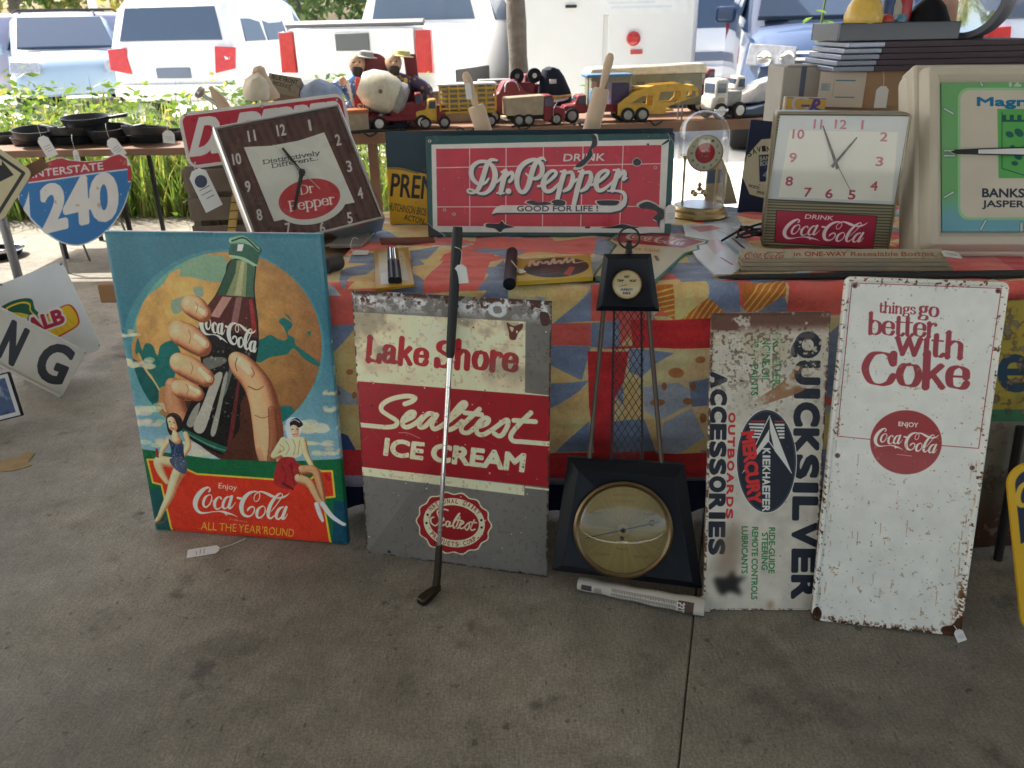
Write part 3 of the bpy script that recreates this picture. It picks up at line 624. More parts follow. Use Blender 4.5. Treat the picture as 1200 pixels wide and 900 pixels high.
WHITE = mat('white car paint', (.80, .80, .80), .25, coat=.6, var=.02); BLUE = mat('blue car paint', (.06, .10, .20), .22, coat=.9, var=.05); PALEB = mat('pale blue car paint', (.30, .40, .50), .25, coat=.7, var=.04); LAV = mat('lavender grey car paint', (.36, .35, .46), .25, coat=.7, var=.04); VANP = mat('pale van paint', (.62, .68, .76), .3, coat=.5, var=.03)
def suv_secs(L=4.9, hw=.97, zt=1.76, ze=1.08, zh=1.06):
    return [(0, .42, hw*.9, ze*.86, hw*.9, ze*.9, hw*.86), (.07, .36, hw*.97, ze, hw*.95, ze+.06, hw*.86), (.2, .33, hw, ze+.02, hw*.97, zt*.93, hw*.80), (.42, .32, hw, ze, hw*.97, zt, hw*.80), (1.6, .30, hw, ze, hw*.97, zt+.02, hw*.81), (2.6, .30, hw, ze-.01, hw*.97, zt, hw*.80), (2.95, .30, hw, ze-.02, hw*.97, zt*.97, hw*.78), (3.62, .30, hw, zh, hw*.96, zh+.03, hw*.86), (4.5, .30, hw, zh-.08, hw*.93, zh-.03, hw*.84), (L-.12, .32, hw*.95, zh-.16, hw*.88, zh-.12, hw*.78), (L, .36, hw*.88, zh-.34, hw*.82, zh-.30, hw*.72)]
def side(s, x0, x1, z0, z1, hb, ht, in0=.0, in1=.0):
    q = [(x0, s*(hb+.004), z0), (x1, s*(hb+.004), z0), (x1-in1, s*(ht+.03), z1), (x0+in0, s*(ht+.03), z1)]
    return q[::-1] if s > 0 else q
def two(f): return [f(1), f(-1)]
def suv(name, loc, rz, paint, label, cat='suv', hw=.97, zt=1.76, ze=1.08, lamps=True, zh=None, hl=.66):
    zh = zh or ze-.02
    wins = []
    for s in (1, -1):
        wins += [(side(s, .5, 1.25, ze+.05, zt-.14, hw*.97, hw*.80, .12, 0), 'window', GLASS, .004), (side(s, 1.35, 2.2, ze+.05, zt-.12, hw*.97, hw*.80), 'window', GLASS, .004), (side(s, 2.3, 3.3, ze+.05, zt-.14, hw*.97, hw*.79, 0, .55), 'window', GLASS, .004)]
    wins.append(([(.075, hw*.80, ze+.08), (.075, -hw*.80, ze+.08), (.205, -hw*.70, zt-.16), (.205, hw*.70, zt-.16)], 'rear_window', GLASS, .02))
    wins.append(([(3.63, -hw*.80, zh+.085), (3.63, hw*.80, zh+.085), (3.02, hw*.70, zt-.05), (3.02, -hw*.70, zt-.05)], 'windscreen', GLASS, .04))
    for s in (1, -1):
        q = [(.0, s*hw*.66, ze-.36), (.0, s*hw*.98, ze-.30), (.06, s*hw*1.0, ze-.02), (.02, s*hw*.70, ze+.0)]; wins.append((q[::-1] if s > 0 else q, 'tail_light', REDL, .03)) if lamps else None
        q = [(4.88, s*hw*.50, hl), (4.78, s*hw*.93, hl+.02), (4.70, s*hw*.90, hl+.20), (4.84, s*hw*.48, hl+.17)]; wins.append((q if s > 0 else q[::-1], 'headlight', LAMP, .10))
    wins.append(([(-.012, .26, .66), (-.012, -.26, .66), (-.012, -.26, .80), (-.012, .26, .80)], 'number_plate', mat('plate', (.13, .16, .22), .4), .012))
    wins.append(([(-.03, hw*.95, .42), (-.03, -hw*.95, .42), (-.03, -hw*.95, .58), (-.03, hw*.95, .58)], 'bumper', paint, .05))
    r = vehicle(name, loc, rz, paint, suv_secs(hw=hw, zt=zt, ze=ze, zh=zh), 4.9, label, cat, [(.95, .84), (.95, -.84), (3.85, .84), (3.85, -.84)], wins)
    for s in (1, -1):
        m = MB(); m.tube([(.7, s*.62, zt+.01), (.8, s*.62, zt+.07), (2.4, s*.62, zt+.07), (2.5, s*.62, zt+.01)], .018, 6); m.build('roof_rail', DARKP, r)
        MB().box((3.1, s*(hw+.12), ze+.06), (.14, .22, .17)).build('wing_mirror', paint, r, bevel=.04)
    return r
def put(px, py, y): q = D(px, py, y); return (q[0], y, LZ)
def heading(d): return R(90-d)      # d: degrees to the right of straight ahead
# white SUV, tail towards us
c = put(203, 80, 12.6); suv('parked_suv', (c[0], c[1], LZ), R(90-7), WHITE, 'white sport utility vehicle with red tail lamps parked tail first behind the weeds')
# white pickup
def pickup(loc, rz):
    hw, zb = 1.0, 1.30
    secs = [(0, .58, hw*.92, zb-.12, hw*.95, zb-.02, hw*.93), (.05, .52, hw, zb-.1, hw*.97, zb, hw*.92), (1.88, .45, hw, zb-.08, hw*.98, zb, hw*.92), (1.91, .42, hw, zb, hw*.97, 1.88, hw*.72), (2.15, .42, hw, zb, hw*.97, 1.92, hw*.74), (3.5, .42, hw, zb-.02, hw*.97, 1.92, hw*.74), (4.3, .42, hw, zb-.06, hw*.96, zb-.02, hw*.88), (5.5, .44, hw, zb-.14, hw*.92, zb-.1, hw*.84), (5.7, .48, hw*.95, zb-.3, hw*.88, zb-.27, hw*.8)]
    wins = []
    for s in (1, -1):
        wins += [(side(s, 2.12, 2.75, zb+.05, 1.78, hw*.97, hw*.74, .06, 0), 'window', GLASS, .004), (side(s, 2.85, 3.9, zb+.05, 1.78, hw*.97, hw*.74, 0, .45), 'window', GLASS, .004)]
        q = [(-.02, s*hw*.80, .80), (-.02, s*hw*1.0, .80), (.0, s*hw*.99, zb-.05), (.0, s*hw*.80, zb-.05)]; wins.append((q[::-1] if s > 0 else q, 'tail_light', REDL, .04))
    wins.append(([(1.875, hw*.76, zb+.06), (1.875, -hw*.76, zb+.06), (1.895, -hw*.64, 1.80), (1.895, hw*.64, 1.80)], 'rear_window', GLASS, .012))
    wins.append(([(-.02, hw*.78, .72), (-.02, -hw*.78, .72), (-.02, -hw*.78, zb-.03), (-.02, hw*.78, zb-.03)], 'tailgate', WHITE, .02))
    wins.append(([(-.045, .22, zb-.26), (-.045, -.22, zb-.26), (-.045, -.22, zb-.07), (-.045, .22, zb-.07)], 'handle', mat('grey plastic', (.12, .125, .135), .5), .012))
    wins.append(([(-.07, hw*.97, .50), (-.07, -hw*.97, .50), (-.07, -hw*.97, .66), (-.07, hw*.97, .66)], 'bumper', CHROME, .06))
    wins.append(([(-.01, hw*.9, zb+.004), (-.01, -hw*.9, zb+.004), (.04, -hw*.9, zb+.05), (.04, hw*.9, zb+.05)], 'tailgate_cap', mat('grey plastic', (.12, .125, .135), .5), .03))
    r = vehicle('parked_pickup', loc, rz, WHITE, secs, 5.7, 'white pickup truck with closed tailgate parked between the sport utility vehicle and the tree trunk', 'pickup', [(1.15, .88), (1.15, -.88), (4.75, .88), (4.75, -.88)], wins, r=.4)
    for s in (1, -1): MB().box((1.15, s*1.0, .62), (1.1, .03, .36)).build('wheel_arch_shade', mat('arch shade', (.05, .05, .05), .8), r, bevel=.01)  # dark plates stand in for the shade inside the rear wheel openings
    return r
c = put(418, 80, 10.2); pickup((c[0], c[1], LZ), R(90-20))
# white box trailer
def trailer(px, y):
    q = D(px, 60, y); w, h, L = 2.0, 2.35, 4.2; root = empty('box_trailer', loc=(q[0], y, LZ)); tag(root, 'tall white box trailer with a round red reflector, behind the trunk', 'trailer')
    WT = mat('trailer white', (.82, .82, .81), .4, var=.03)
    MB().box((0, L/2, .5+h/2), (w, L, h)).build('body', WT, root, bevel=.03)
    for x in (-.49, .49): MB().box((x, -.012, .5+h/2), (.93, .03, h-.14)).build('door', WT, root, bevel=.008)
    cv = Canvas(None, 400, (236, 238, 238), .95, .5)
    for k in range(9):
        if k != 3: cv.rect(.08+.02*(k % 3), .42-.045*k, .78-.06*(k % 4), .444-.045*k, (205, 215, 226), .55)
    pl = Plane((0, 0, 0), (1, 0, 0), (0, 0, 1), .95, .5)
    o = board('lettered_panel', pl, facemat('trailer panel', cv, .5), [(0, 0), (0, .004)], .002, parent=root, M=Matrix.Translation((-.08, -.03, 1.36)) @ Matrix(((1, 0, 0, 0), (0, 0, -1, 0), (0, 1, 0, 0), (0, 0, 0, 1))))
    MB().lathe([(.075, 0), (.075, .03), (.05, .045)], (.30, -.027, 1.12), (0, -1, 0), 20).build('round_reflector', REDL, root)
    MB().box((.34, -.035, .985), (.13, .02, .045)).build('marker_light', REDL, root, bevel=.005)
    MB().box((-.38, -.035, 1.45), (.12, .03, .03)).build('latch', DARKP, root, bevel=.005)
    MB().box((0, .9, .42), (1.9, 1.8, .12)).build('chassis', DARKP, root)
    return root
tr_ = trailer(709, 9.6)
for s in (1, -1):
    t = MB().lathe([(.2, -.1), (.31, -.1), (.33, -.07), (.33, .07), (.31, .1), (.2, .1)], (s*.88, 2.2, .33), (1, 0, 0), 24).build('wheel', TYRE, tr_)
    MB().lathe([(.2, -.06), (.2, .08), (.1, .07), (.06, .1)], (s*.88, 2.2, .33), (s, 0, 0), 18).build('rim', RIM, t)
# far white SUV, dark blue SUV nose on, pale van, pale blue car, lavender car
c = put(832, 40, 14.5); suv('parked_suv', (c[0], c[1], LZ), R(90+8), WHITE, 'white sport utility vehicle parked far back between the trailer and the dark blue car')
c = put(1000, 60, 7.9); bl = suv('parked_suv', (c[0]+4.9*math.sin(R(12)), c[1]+4.9*math.cos(R(12)), LZ), R(270-12), BLUE, 'dark blue sport utility vehicle parked nose towards the stalls', ze=1.28, zh=1.20, zt=1.95, hl=.86)
for k in range(4): MB().box((4.90, 0, .84+.055*k), (.05, 1.0, .028)).build('grille_bar', CHROME, bl, bevel=.006)
MB().box((4.86, 0, .45), (.16, 1.72, .2)).build('bumper', BLUE, bl, bevel=.05)
for hl_ in [c_ for c_ in bl.children if c_.name.startswith('headlight')]:
    s_ = 1 if hl_.data.vertices[0].co.y > 0 else -1
    for yy_ in (.58, .78): MB().lathe([(0, -.02), (.05, 0), (.072, .03), (.07, .036), (.045, .012), (0, .0)], (4.93-.12*(yy_-.5), s_*yy_, .955), (1, 0, 0), 18, cap=False).build('reflector', CHROME, hl_)
m = MB(); m.tube([(3.6, -.7, 1.26), (3.5, -.1, 1.34)], .012, 6); m.tube([(3.6, .1, 1.26), (3.5, .65, 1.34)], .012, 6); m.build('wiper', DARKP, bl)
c = put(1200, 30, 10.5); suv('parked_van', (c[0]+.6, c[1], LZ), R(90-12), VANP, 'pale blue grey van parked behind the round glass disc', 'van', zt=1.95, ze=1.15)
c = put(96, 60, 14.5); suv('parked_car', (c[0]-.2+4.9*math.sin(R(-28)), c[1]+4.9*math.cos(R(-28)), LZ), R(270+28), PALEB, 'pale blue car parked nose first beside the white sport utility vehicle', 'car', zt=1.58, ze=.98)
c = put(-30, 55, 16.5); suv('parked_car', (c[0], c[1], LZ), R(90-58), LAV, 'lavender grey car at the left edge, its rear side window showing', 'car', zt=1.62, ze=1.0)
# ------------------------------------------------------------------ the stall: folding table under a patchwork quilt
TZ = .75
E0, E1 = G(372, 338, TZ), G(1260, 332, TZ)                 # front edge of the table
ta = E1-E0; TL_ = np.linalg.norm(ta); ta /= TL_; tb = np.array([-ta[1], ta[0], 0]); TDEP = .98
TOP = Plane(E0, ta, tb, TL_, TDEP); TOP.n = np.array([0, 0, 1.0])
FRONT = Plane(E0-np.array([0, 0, TZ]), ta, np.array([0, 0, 1.0]), TL_, TZ)
QDROP = .60
GOLD, CORAL, SLATE, PALE, CREAM, NAVY, RUST, REDQ = (200, 164, 110), (196, 88, 80), (110, 122, 146), (146, 152, 162), (200, 170, 128), (52, 66, 108), (168, 98, 48), (176, 46, 50)
qc = Canvas(FRONT, 900, (120, 130, 150), TL_, QDROP+TDEP)
def qmap(p):
    p = np.asarray(p, float); t = TOP.uv(p); f = FRONT.uv(p); on_top = t[..., 1] >= 0
    v = np.where(on_top, QDROP+t[..., 1], QDROP-TZ+f[..., 1]); u = np.where(on_top, t[..., 0], f[..., 0]); return np.stack([u, v], -1)
qc.M = qmap
# base of pieced triangles and squares, then the pieces the photograph shows
qr = np.random.default_rng(5); cols = [GOLD, SLATE, CORAL, PALE, GOLD, SLATE, CREAM]
cell = .13
for i in range(int(TL_/cell)+1):
    for j in range(int(qc.h/cell)+1):
        x, y = i*cell, j*cell; a, b = qr.choice(len(cols), 2, replace=False); qc.rect(x, y, x+cell, y+cell, cols[a])
        p = np.array([(x, y), (x+cell, y), (x+cell, y+cell)] if (i+j) % 2 else [(x, y), (x, y+cell), (x+cell, y)])*900; c = qc.edges_cov(p, np.roll(p, -1, 0))
        if c: qc._paint(*c, cols[b])
Q = qc.poly
def stripes(pts, c0, c1, p0, d, step, w, n):
    Q(pts, c0); cv = qc.poly_cov(pts)
    if cv is None: return
    m = np.zeros((qc.H, qc.W), np.float32); cov, x0, y0 = cv; X0, Y0 = max(x0, 0), max(y0, 0); m[Y0:y0+cov.shape[0], X0:x0+cov.shape[1]] = cov[Y0-y0:, X0-x0:][:qc.H-Y0, :qc.W-X0]; qc.clip = m
    for k in range(n): q = (p0[0]+step[0]*k, p0[1]+step[1]*k); qc.stroke([(q[0], q[1], w), (q[0]+d[0], q[1]+d[1], w)], c1)
    qc.clip = None
# table top, left to right
Q([(376,292),(400,283),(470,283),(455,296),(405,300)], CORAL); Q([(440,266),(505,262),(520,276),(470,280)], GOLD); Q([(392,285),(445,268),(470,280),(440,284)], SLATE)
Q([(405,300),(455,294),(500,300),(440,310)], GOLD); Q([(412,300),(440,297),(440,312),(408,308)], SLATE); Q([(440,284),(535,279),(560,284),(500,290)], CORAL)
Q([(484,300),(540,288),(560,300),(500,312)], GOLD); Q([(480,295),(515,290),(500,305),(482,306)], SLATE); Q([(398,330),(405,316),(445,310),(445,320),(412,325),(404,338)], SLATE, smooth=True); Q([(408,338),(440,314),(446,338)], GOLD)
Q([(482,322),(500,318),(500,344),(470,344)], SLATE); Q([(520,300),(560,286),(590,290),(575,305),(565,340),(497,342),(497,328)], CORAL); Q([(484,314),(520,305),(497,330),(484,322)], GOLD)
Q([(553,294),(600,283),(606,300),(590,302)], SLATE); Q([(550,283),(660,276),(720,280),(700,290),(640,296),(560,290)], CORAL); Q([(640,276),(690,272),(700,280),(650,282)], GOLD); Q([(600,296),(650,292),(730,290),(690,300)], CORAL)
Q([(560,340),(590,305),(600,338)], SLATE); Q([(590,338),(600,330),(660,335),(640,348)], GOLD); Q([(700,280),(735,282),(712,300),(695,298)], SLATE)
Q([(735,300),(770,296),(800,306),(770,330),(740,332)], CREAM); Q([(780,312),(830,306),(850,330),(800,334)], SLATE); Q([(830,300),(880,296),(930,320),(850,326)], GOLD); Q([(860,300),(920,312),(1010,316),(880,322)], CREAM)
Q([(1060,290),(1200,292),(1220,320),(1110,322)], CORAL); Q([(1150,292),(1240,292),(1240,320),(1190,318)], REDQ)
Q([(870,268),(912,272),(905,284),(868,282)], CORAL); Q([(925,284),(1060,292),(1060,300),(912,296)], CORAL)
# band of pieces just under the edge
Q([(378,345),(430,345),(430,372),(380,372)], SLATE)
Q([(640,340),(692,336),(660,372),(640,376)], GOLD); Q([(648,378),(692,340),(692,374)], SLATE); Q([(692,334),(718,334),(718,374),(692,374)], CORAL)
stripes([(766,334),(788,334),(790,374),(768,356)], RUST, (214, 168, 92), (764, 336), (30, -6), (0, 6), 1.6, 9)
Q([(788,333),(828,330),(828,352),(796,374),(790,374)], GOLD); stripes([(796,374),(830,347),(852,368),(850,374)], RUST, (214, 168, 92), (796, 380), (30, -44), (7, 0), 1.6, 9)
Q([(828,330),(862,332),(866,366),(850,366),(830,347)], SLATE); stripes([(866,334),(918,330),(918,352),(872,366)], RUST, (214, 168, 92), (862, 366), (40, -40), (8, 0), 1.6, 9); Q([(880,368),(918,345),(925,368)], SLATE)
Q([(918,328),(985,326),(985,366),(920,368)], CORAL); Q([(985,328),(996,326),(994,366),(985,366)], SLATE); Q([(1180,330),(1260,330),(1260,362),(1180,360)], CORAL)
# red sash band and the field below it
Q([(376,345),(420,345),(420,378),(378,380)], CORAL); Q([(640,378),(692,376),(692,404),(640,402)], CORAL); Q([(692,376),(726,374),(726,405),(692,405)], SLATE)
Q([(640,402),(692,405),(692,410),(640,440)], SLATE)
Q([(716,404),(768,404),(768,538),(694,538)], REDQ); Q([(738,374),(832,372),(832,416),(742,412)], REDQ)
zq = lambda *p: [(640+x/3, 260+y/3) for x, y in p]
Q(zq((-60,440),(590,440),(590,800),(-60,800)), CREAM); Q(zq((-60,440),(155,440),(125,550),(-60,470)), SLATE); Q(zq((-60,455),(125,550),(20,566),(-60,560)), GOLD); Q(zq((-60,560),(150,553),(60,640),(-60,660)), SLATE); Q(zq((20,645),(150,565),(150,690),(30,780),(-60,780),(-60,660)), GOLD); Q(zq((150,690),(165,800),(30,800)), SLATE)
Q(zq((290,440),(430,455),(335,540),(290,520)), SLATE); Q(zq((265,560),(335,540),(345,690),(270,700)), GOLD); Q(zq((232,600),(270,570),(270,640)), SLATE); Q(zq((232,700),(345,690),(385,805),(232,805)), SLATE); Q(zq((145,450),(290,450),(270,560),(240,620),(235,805),(168,805),(150,640)), REDQ)
Q(zq((338,575),(505,560),(512,640),(400,690),(345,660)), PALE); Q(zq((430,540),(500,500),(590,520),(590,560),(505,590)), CREAM); Q(zq((500,560),(590,540),(590,640),(512,650)), SLATE); Q(zq((345,690),(400,690),(410,700),(385,800)), GOLD); Q(zq((410,700),(512,655),(560,760),(480,805),(400,805)), PALE); Q(zq((512,650),(590,640),(590,780),(560,760)), CREAM); Q(zq((480,805),(560,760),(590,780),(590,805)), GOLD)
Q([(742,410),(790,412),(770,424),(748,420)], SLATE)
Q([(376,380),(400,382),(385,430)], SLATE); Q([(385,430),(415,385),(424,430),(420,470),(388,440)], GOLD); Q([(388,440),(420,460),(426,500),(394,500)], PALE); Q([(392,470),(426,468),(428,522),(396,522)], GOLD); Q([(394,500),(410,505),(420,522),(396,522)], NAVY)
for (x, y, rx, ry) in [(792,436,9,6),(806,470,6,4),(770,470,9,4),(778,452,3,5),(812,452,3,6),(824,490,4,6),(394,430,3,3),(412,432,4,3),(398,456,4,3),(418,458,3,4),(820,420,6,4)]: qc.ell((x, y), rx, ry, (150, 92, 52), .85)
Q([(370,520),(860,532),(860,560),(370,548)], REDQ); Q([(370,548),(860,560),(1000,566),(1000,620),(370,600)], (128, 116, 130)); Q([(985,366),(1260,362),(1260,600),(960,600)], (70, 76, 96))
# seams, wear, weave
n1 = fbm(qc.H, qc.W, 60, 3, 5); n2 = fbm(qc.H, qc.W, 5, 8, 2); yy, xx = np.mgrid[0:qc.H, 0:qc.W]
qc.img *= (.86+.28*n1+.16*(n2-.5))[..., None]*(1+.035*np.sin(xx*1.35)*(n2 > .4))[..., None]
QM = facemat('patchwork quilt', qc, .9, 1.7, bump=.0, var=.1)
N, L = QM.node_tree.nodes, QM.node_tree.links; b = N['Principled BSDF']; b.inputs['Sheen Weight'].default_value = .2; b.inputs['Specular IOR Level'].default_value = .2
bp = N.new('ShaderNodeBump'); bp.inputs['Strength'].default_value = .5; bp.inputs['Distance'].default_value = .006
wv = N.new('ShaderNodeTexWave'); wv.bands_direction = 'Y'; wv.inputs['Scale'].default_value = qc.h/.03*.05*3.14; wv.inputs['Distortion'].default_value = 1.6; wv.inputs['Detail'].default_value = 3; wv.inputs['Detail Scale'].default_value = 6; tc = N.new('ShaderNodeUVMap'); L.new(tc.outputs[0], wv.inputs['Vector']); L.new(wv.outputs['Fac'], bp.inputs['Height']); L.new(bp.outputs['Normal'], b.inputs['Normal'])
# cloth sheet: top, rounded edge, drop with soft folds
nu, prof = 200, []
for v in np.linspace(0, QDROP, 46): prof.append((v, 0))
for v in np.linspace(QDROP, qc.h, 60)[1:]: prof.append((v, 1))
rs = np.random.default_rng(2); ph = rs.uniform(0, 6.28, 8); V = []; UV = []
for v, t in prof:
    for i in range(nu+1):
        u = TL_*i/nu; rip = sum(math.sin(u*k*3.1+ph[k])/k for k in range(1, 8))
        if t == 0:
            dz = QDROP-v; p = np.array([u, -.012-.03*(dz/QDROP)*.5-.018*rip*(dz/QDROP)-.004*math.sin(u*31+v*19), TZ-dz]); 
            if dz < .02: p[1] += .012*(1-dz/.02)**2
        else: d = v-QDROP; p = np.array([u, d, TZ+.002*math.sin(u*23+d*17)*min(1, d*8)+.0018*math.sin(u*41-d*33)+.003])
        V.append(tuple(E0*(1, 1, 0)+ta*p[0]+tb*p[1]+np.array([0, 0, p[2]]))); UV.append((u/TL_, v/qc.h))
F = []; FU = []; k = nu+1
for r in range(len(prof)-1):
    for i in range(nu): f = (r*k+i, r*k+i+1, (r+1)*k+i+1, (r+1)*k+i); F.append(f); FU.append([UV[j] for j in f])
mb = MB().add(V, F, 0, FU); quilt = tag(mb.build('patchwork_quilt', QM, smooth=60), 'patchwork quilt of gold, slate blue and coral pieces spread over the sale table', 'quilt')
s_ = quilt.modifiers.new('thick', 'SOLIDIFY'); s_.thickness = .006; s_.offset = -1
# the table beneath, and a denim blue underskirt cloth
tbl = empty('folding_table', loc=tuple(E0*(1, 1, 0)), rz=math.atan2(ta[1], ta[0])); tag(tbl, 'sale table under the patchwork quilt, wooden rail end poking out beside the tin sign', 'table')
wood = mat('raw wood', srgb(150, 110, 72), .7, var=.3, scale=5, bump=.2); steel = mat('grey steel', (.3, .3, .31), .4, metal=.8)
LX = -.17
MB().box(((TL_+LX)/2, TDEP/2+.01, TZ-.028), (TL_-LX, TDEP-.03, .03)).build('table_top', wood, tbl, bevel=.004)
q = D(127, 325, E0[1]+.04); ql = np.linalg.inv(np.array(tbl.matrix_world)) if False else None
lu = np.dot((D(124, 326, 2.32)-E0), ta)
MB().box(((lu+TL_)/2, .12, .705), (TL_-lu, .03, .055)).build('rail', wood, tbl, bevel=.004)
for x in (-.3, TL_-.2):
    for y in (.1, TDEP-.08): MB().cyl((x, y, 0), (x, y, TZ-.043), .016).build('leg', steel, tbl)
cl = MB(); n = 120; ring0, ring1 = [], []
V = []; F = []
for r, z in enumerate(np.linspace(.015, .34, 8)):
    for i in range(n+1):
        u = -.05+(TL_+.04)*i/n; o = .05+.018*math.sin(u*17)+.012*math.sin(u*41+z*3); V.append(tuple(E0*(1, 1, 0)+ta*u+tb*o+np.array([0, 0, z])))
F = [(r*(n+1)+i, r*(n+1)+i+1, (r+1)*(n+1)+i+1, (r+1)*(n+1)+i) for r in range(7) for i in range(n)]
cl.add(V, F); tag(cl.build('blue_underskirt', mat('denim blue', srgb(34, 44, 76), .9, var=.25, scale=60, bump=.3, bscale=200), smooth=60), 'dark blue cloth hanging to the floor below the patchwork quilt', 'cloth').modifiers.new('thick', 'SOLIDIFY').thickness = .003

# ------------------------------------------------------------------ big tin sign with the hand and bottle
P = fit([(123.3,272.4),(374,272),(411,638.8),(181,619)], z0=.0, lean=5, yaw=-9); print('tin', P.err, np.degrees(P.q[2:4]), P.q[:2], P.w, P.h)
cv = Canvas(P, 1500, (58, 118, 132))
xx, yy = cv.grid(); t = yy/cv.H
top, bot = c3((52, 108, 124)), c3((122, 160, 170)); cv.img = (top*(sst(t, .30, .75))[..., None]+bot*(1-sst(t, .30, .75))[..., None]).astype(np.float32)
# clouds
def cloud(pts, c=(214, 206, 178)):
    r = np.random.default_rng(int(pts[0][0]))
    for x, y, w, h in pts:
        for _ in range(14): cv.ell((x+w*(r.random()-.5), y-h*abs(r.normal(0, .3))+h*.1), w*.16, h*.28, (c[0]-r.integers(0, 26), c[1]-r.integers(0, 28), c[2]-r.integers(0, 30)), .6)
GC, GRX, GRY = (267, 405), 111, 110
cv.ell((GC[0]-4, GC[1]+3), GRX+7, GRY+6, (96, 156, 150), .35)
def gshade(shape, x0, y0):
    yy, xx = np.mgrid[0:shape[0], 0:shape[1]]; c = cv.tex(np.array([GC, (GC[0]-45, GC[1]-45)])); r = GRX*cv.k
    d = np.hypot(xx+x0-c[1][0], yy+y0-c[1][1])/r; n = fbm(shape[0], shape[1], 40, 5, 4)[..., None]
    f = np.clip(d/1.75, 0, 1)[..., None]**1.1; return ((c3((216, 170, 96))*(1-f)+c3((108, 66, 40))*f)*(.86+.28*n)).astype(np.float32)
cv.ell(GC, GRX, GRY, (190, 140, 80), fn=gshade)
gm = cv.poly_cov([(GC[0]+GRX*math.cos(a), GC[1]+GRY*math.sin(a)) for a in np.linspace(0, 6.283, 90)]); cm = np.zeros((cv.H, cv.W), np.float32); h_, w_ = gm[0].shape; cm[gm[2]:gm[2]+h_, gm[1]:gm[1]+w_] = gm[0]; cv.clip = cm
SEA, SEA2 = (24, 98, 92), (20, 82, 78)
cv.poly([(150,310),(205,300),(222,300),(222,309),(201,320),(193,332),(172,350),(162,375),(161,392),(150,400)], (98, 148, 132), smooth=True)
cv.poly([(222,302),(262,300),(268,318),(262,330),(240,328),(224,324),(212,322)], (118, 150, 122), smooth=True)
for pts in ([(203,352),(222,346),(228,348),(218,358),(212,366),(204,366)], [(228,337),(238,336),(240,345),(232,348)]): cv.poly(pts, (134, 150, 128), smooth=True)
cv.poly([(163,396),(168,410),(172,402),(180,404),(186,416),(190,404),(204,398),(210,405),(214,420),(206,440),(206,462),(190,462),(186,456),(180,440),(172,432),(166,418),(160,412)], SEA, smooth=True)
cv.poly([(150,420),(165,424),(176,440),(188,456),(186,480),(200,500),(215,520),(190,500),(166,470),(156,446)], SEA2, smooth=True)
cv.poly([(303,400),(310,396),(318,392),(330,398),(338,396),(334,384),(328,376),(334,372),(344,380),(338,390),(346,396),(348,404),(362,414),(376,426),(376,430),(358,420),(346,408),(338,414),(330,416),(318,418),(306,424),(300,420)], SEA, smooth=True)
cv.poly([(333,366),(345,378),(340,370)], SEA); cv.poly([(360,388),(366,388),(364,394)], SEA); cv.poly([(324,480),(343,476),(345,492),(336,500),(334,512),(322,510)], SEA, smooth=True)
cv.poly([(188,456),(198,452),(204,462),(200,478),(190,478)], (170, 120, 76), smooth=True); cv.stroke([(164,414,2.5),(172,432,3),(182,446,2),(188,456,2)], (196, 160, 100)); cv.clip = None
n = fbm(cv.H, cv.W, 26, 9, 4)
cloud([(150,393,26,7),(160,428,40,12),(176,482,50,14),(176,496,34,9),(196,520,50,10),(250,530,60,16)]); cloud([(388,461,16,6),(390,480,20,8),(374,502,66,16),(368,520,40,7),(388,531,36,8)])
# hand behind the bottle, bottle, fingers
cv.poly([(206,470),(236,470),(300,470),(318,505),(312,540),(262,538),(214,500)], (66, 38, 28), smooth=True); cv.tube([(205,452,20),(207,475,26),(216,494,22)], (186, 130, 92), (120, 66, 44))
BOT = [(271,305),(264,326),(255,345),(243,360),(236,375),(233,395),(236,418),(238,440),(227,466),(215,495),(216,506),(234,520),(262,532),(280,533),(285,527),(290,490),(297,445),(304,405),(303,375),(299,345),(299,318),(301,303)]
cv.poly(BOT, (20, 20, 20), smooth=True)
cv.poly([(271,305),(264,326),(256,346),(298,349),(299,318),(301,304)], (124, 132, 92)); cv.poly([(271,305),(264,326),(256,345),(266,346),(277,320),(279,304)], (36, 72, 54)); cv.poly([(291,304),(300,306),(299,348),(289,348)], (58, 92, 72)); cv.poly([(284,306),(288,306),(284,346),(276,346)], (176, 176, 134), .7)
cv.poly([(255,345),(298,348),(302,372),(303,396),(236,378),(243,360)], (78, 34, 32)); cv.poly([(262,347),(273,348),(258,372),(248,370)], (186, 142, 128), .85); cv.poly([(278,348),(285,348),(280,378),(272,378)], (170, 130, 122), .6); cv.poly([(293,350),(297,350),(302,390),(297,390)], (150, 46, 44), .9)
cv.poly([(235,378),(303,396),(302,420),(234,400)], (28, 26, 28)); 
for pts, c, a in (([(252,440),(262,438),(252,470),(240,505),(228,500),(240,470)], (206, 200, 180), .8), ([(264,440),(268,438),(262,470),(254,507),(248,506),(256,475)], (196, 190, 172), .75), ([(228,478),(236,472),(228,498),(220,496)], (190, 186, 168), .7), ([(279,450),(283,440),(276,500),(271,520),(268,518)], (128, 42, 44), .7), ([(289,460),(292,455),(287,500),(283,525),(280,524)], (128, 42, 44), .7), ([(240,420),(262,418),(266,424),(246,432)], (170, 168, 156), .55), ([(272,425),(276,425),(266,460),(262,460)], (140, 150, 140), .6)): cv.poly(pts, c, a, smooth=True)
cv.stroke([(216,503,4),(240,516,7),(264,526,8),(282,530,5)], (26, 84, 66)); cv.stroke([(222,508,1.2),(250,522,1.6),(280,531,1.2)], (120, 160, 130), a=.7)
cv.spots(160, .0012, .0045, (206, 200, 186), 4, lambda r: tuple((cv.M(np.array([(236+58*r.random(), 372+120*r.random())]))[0])), .35)
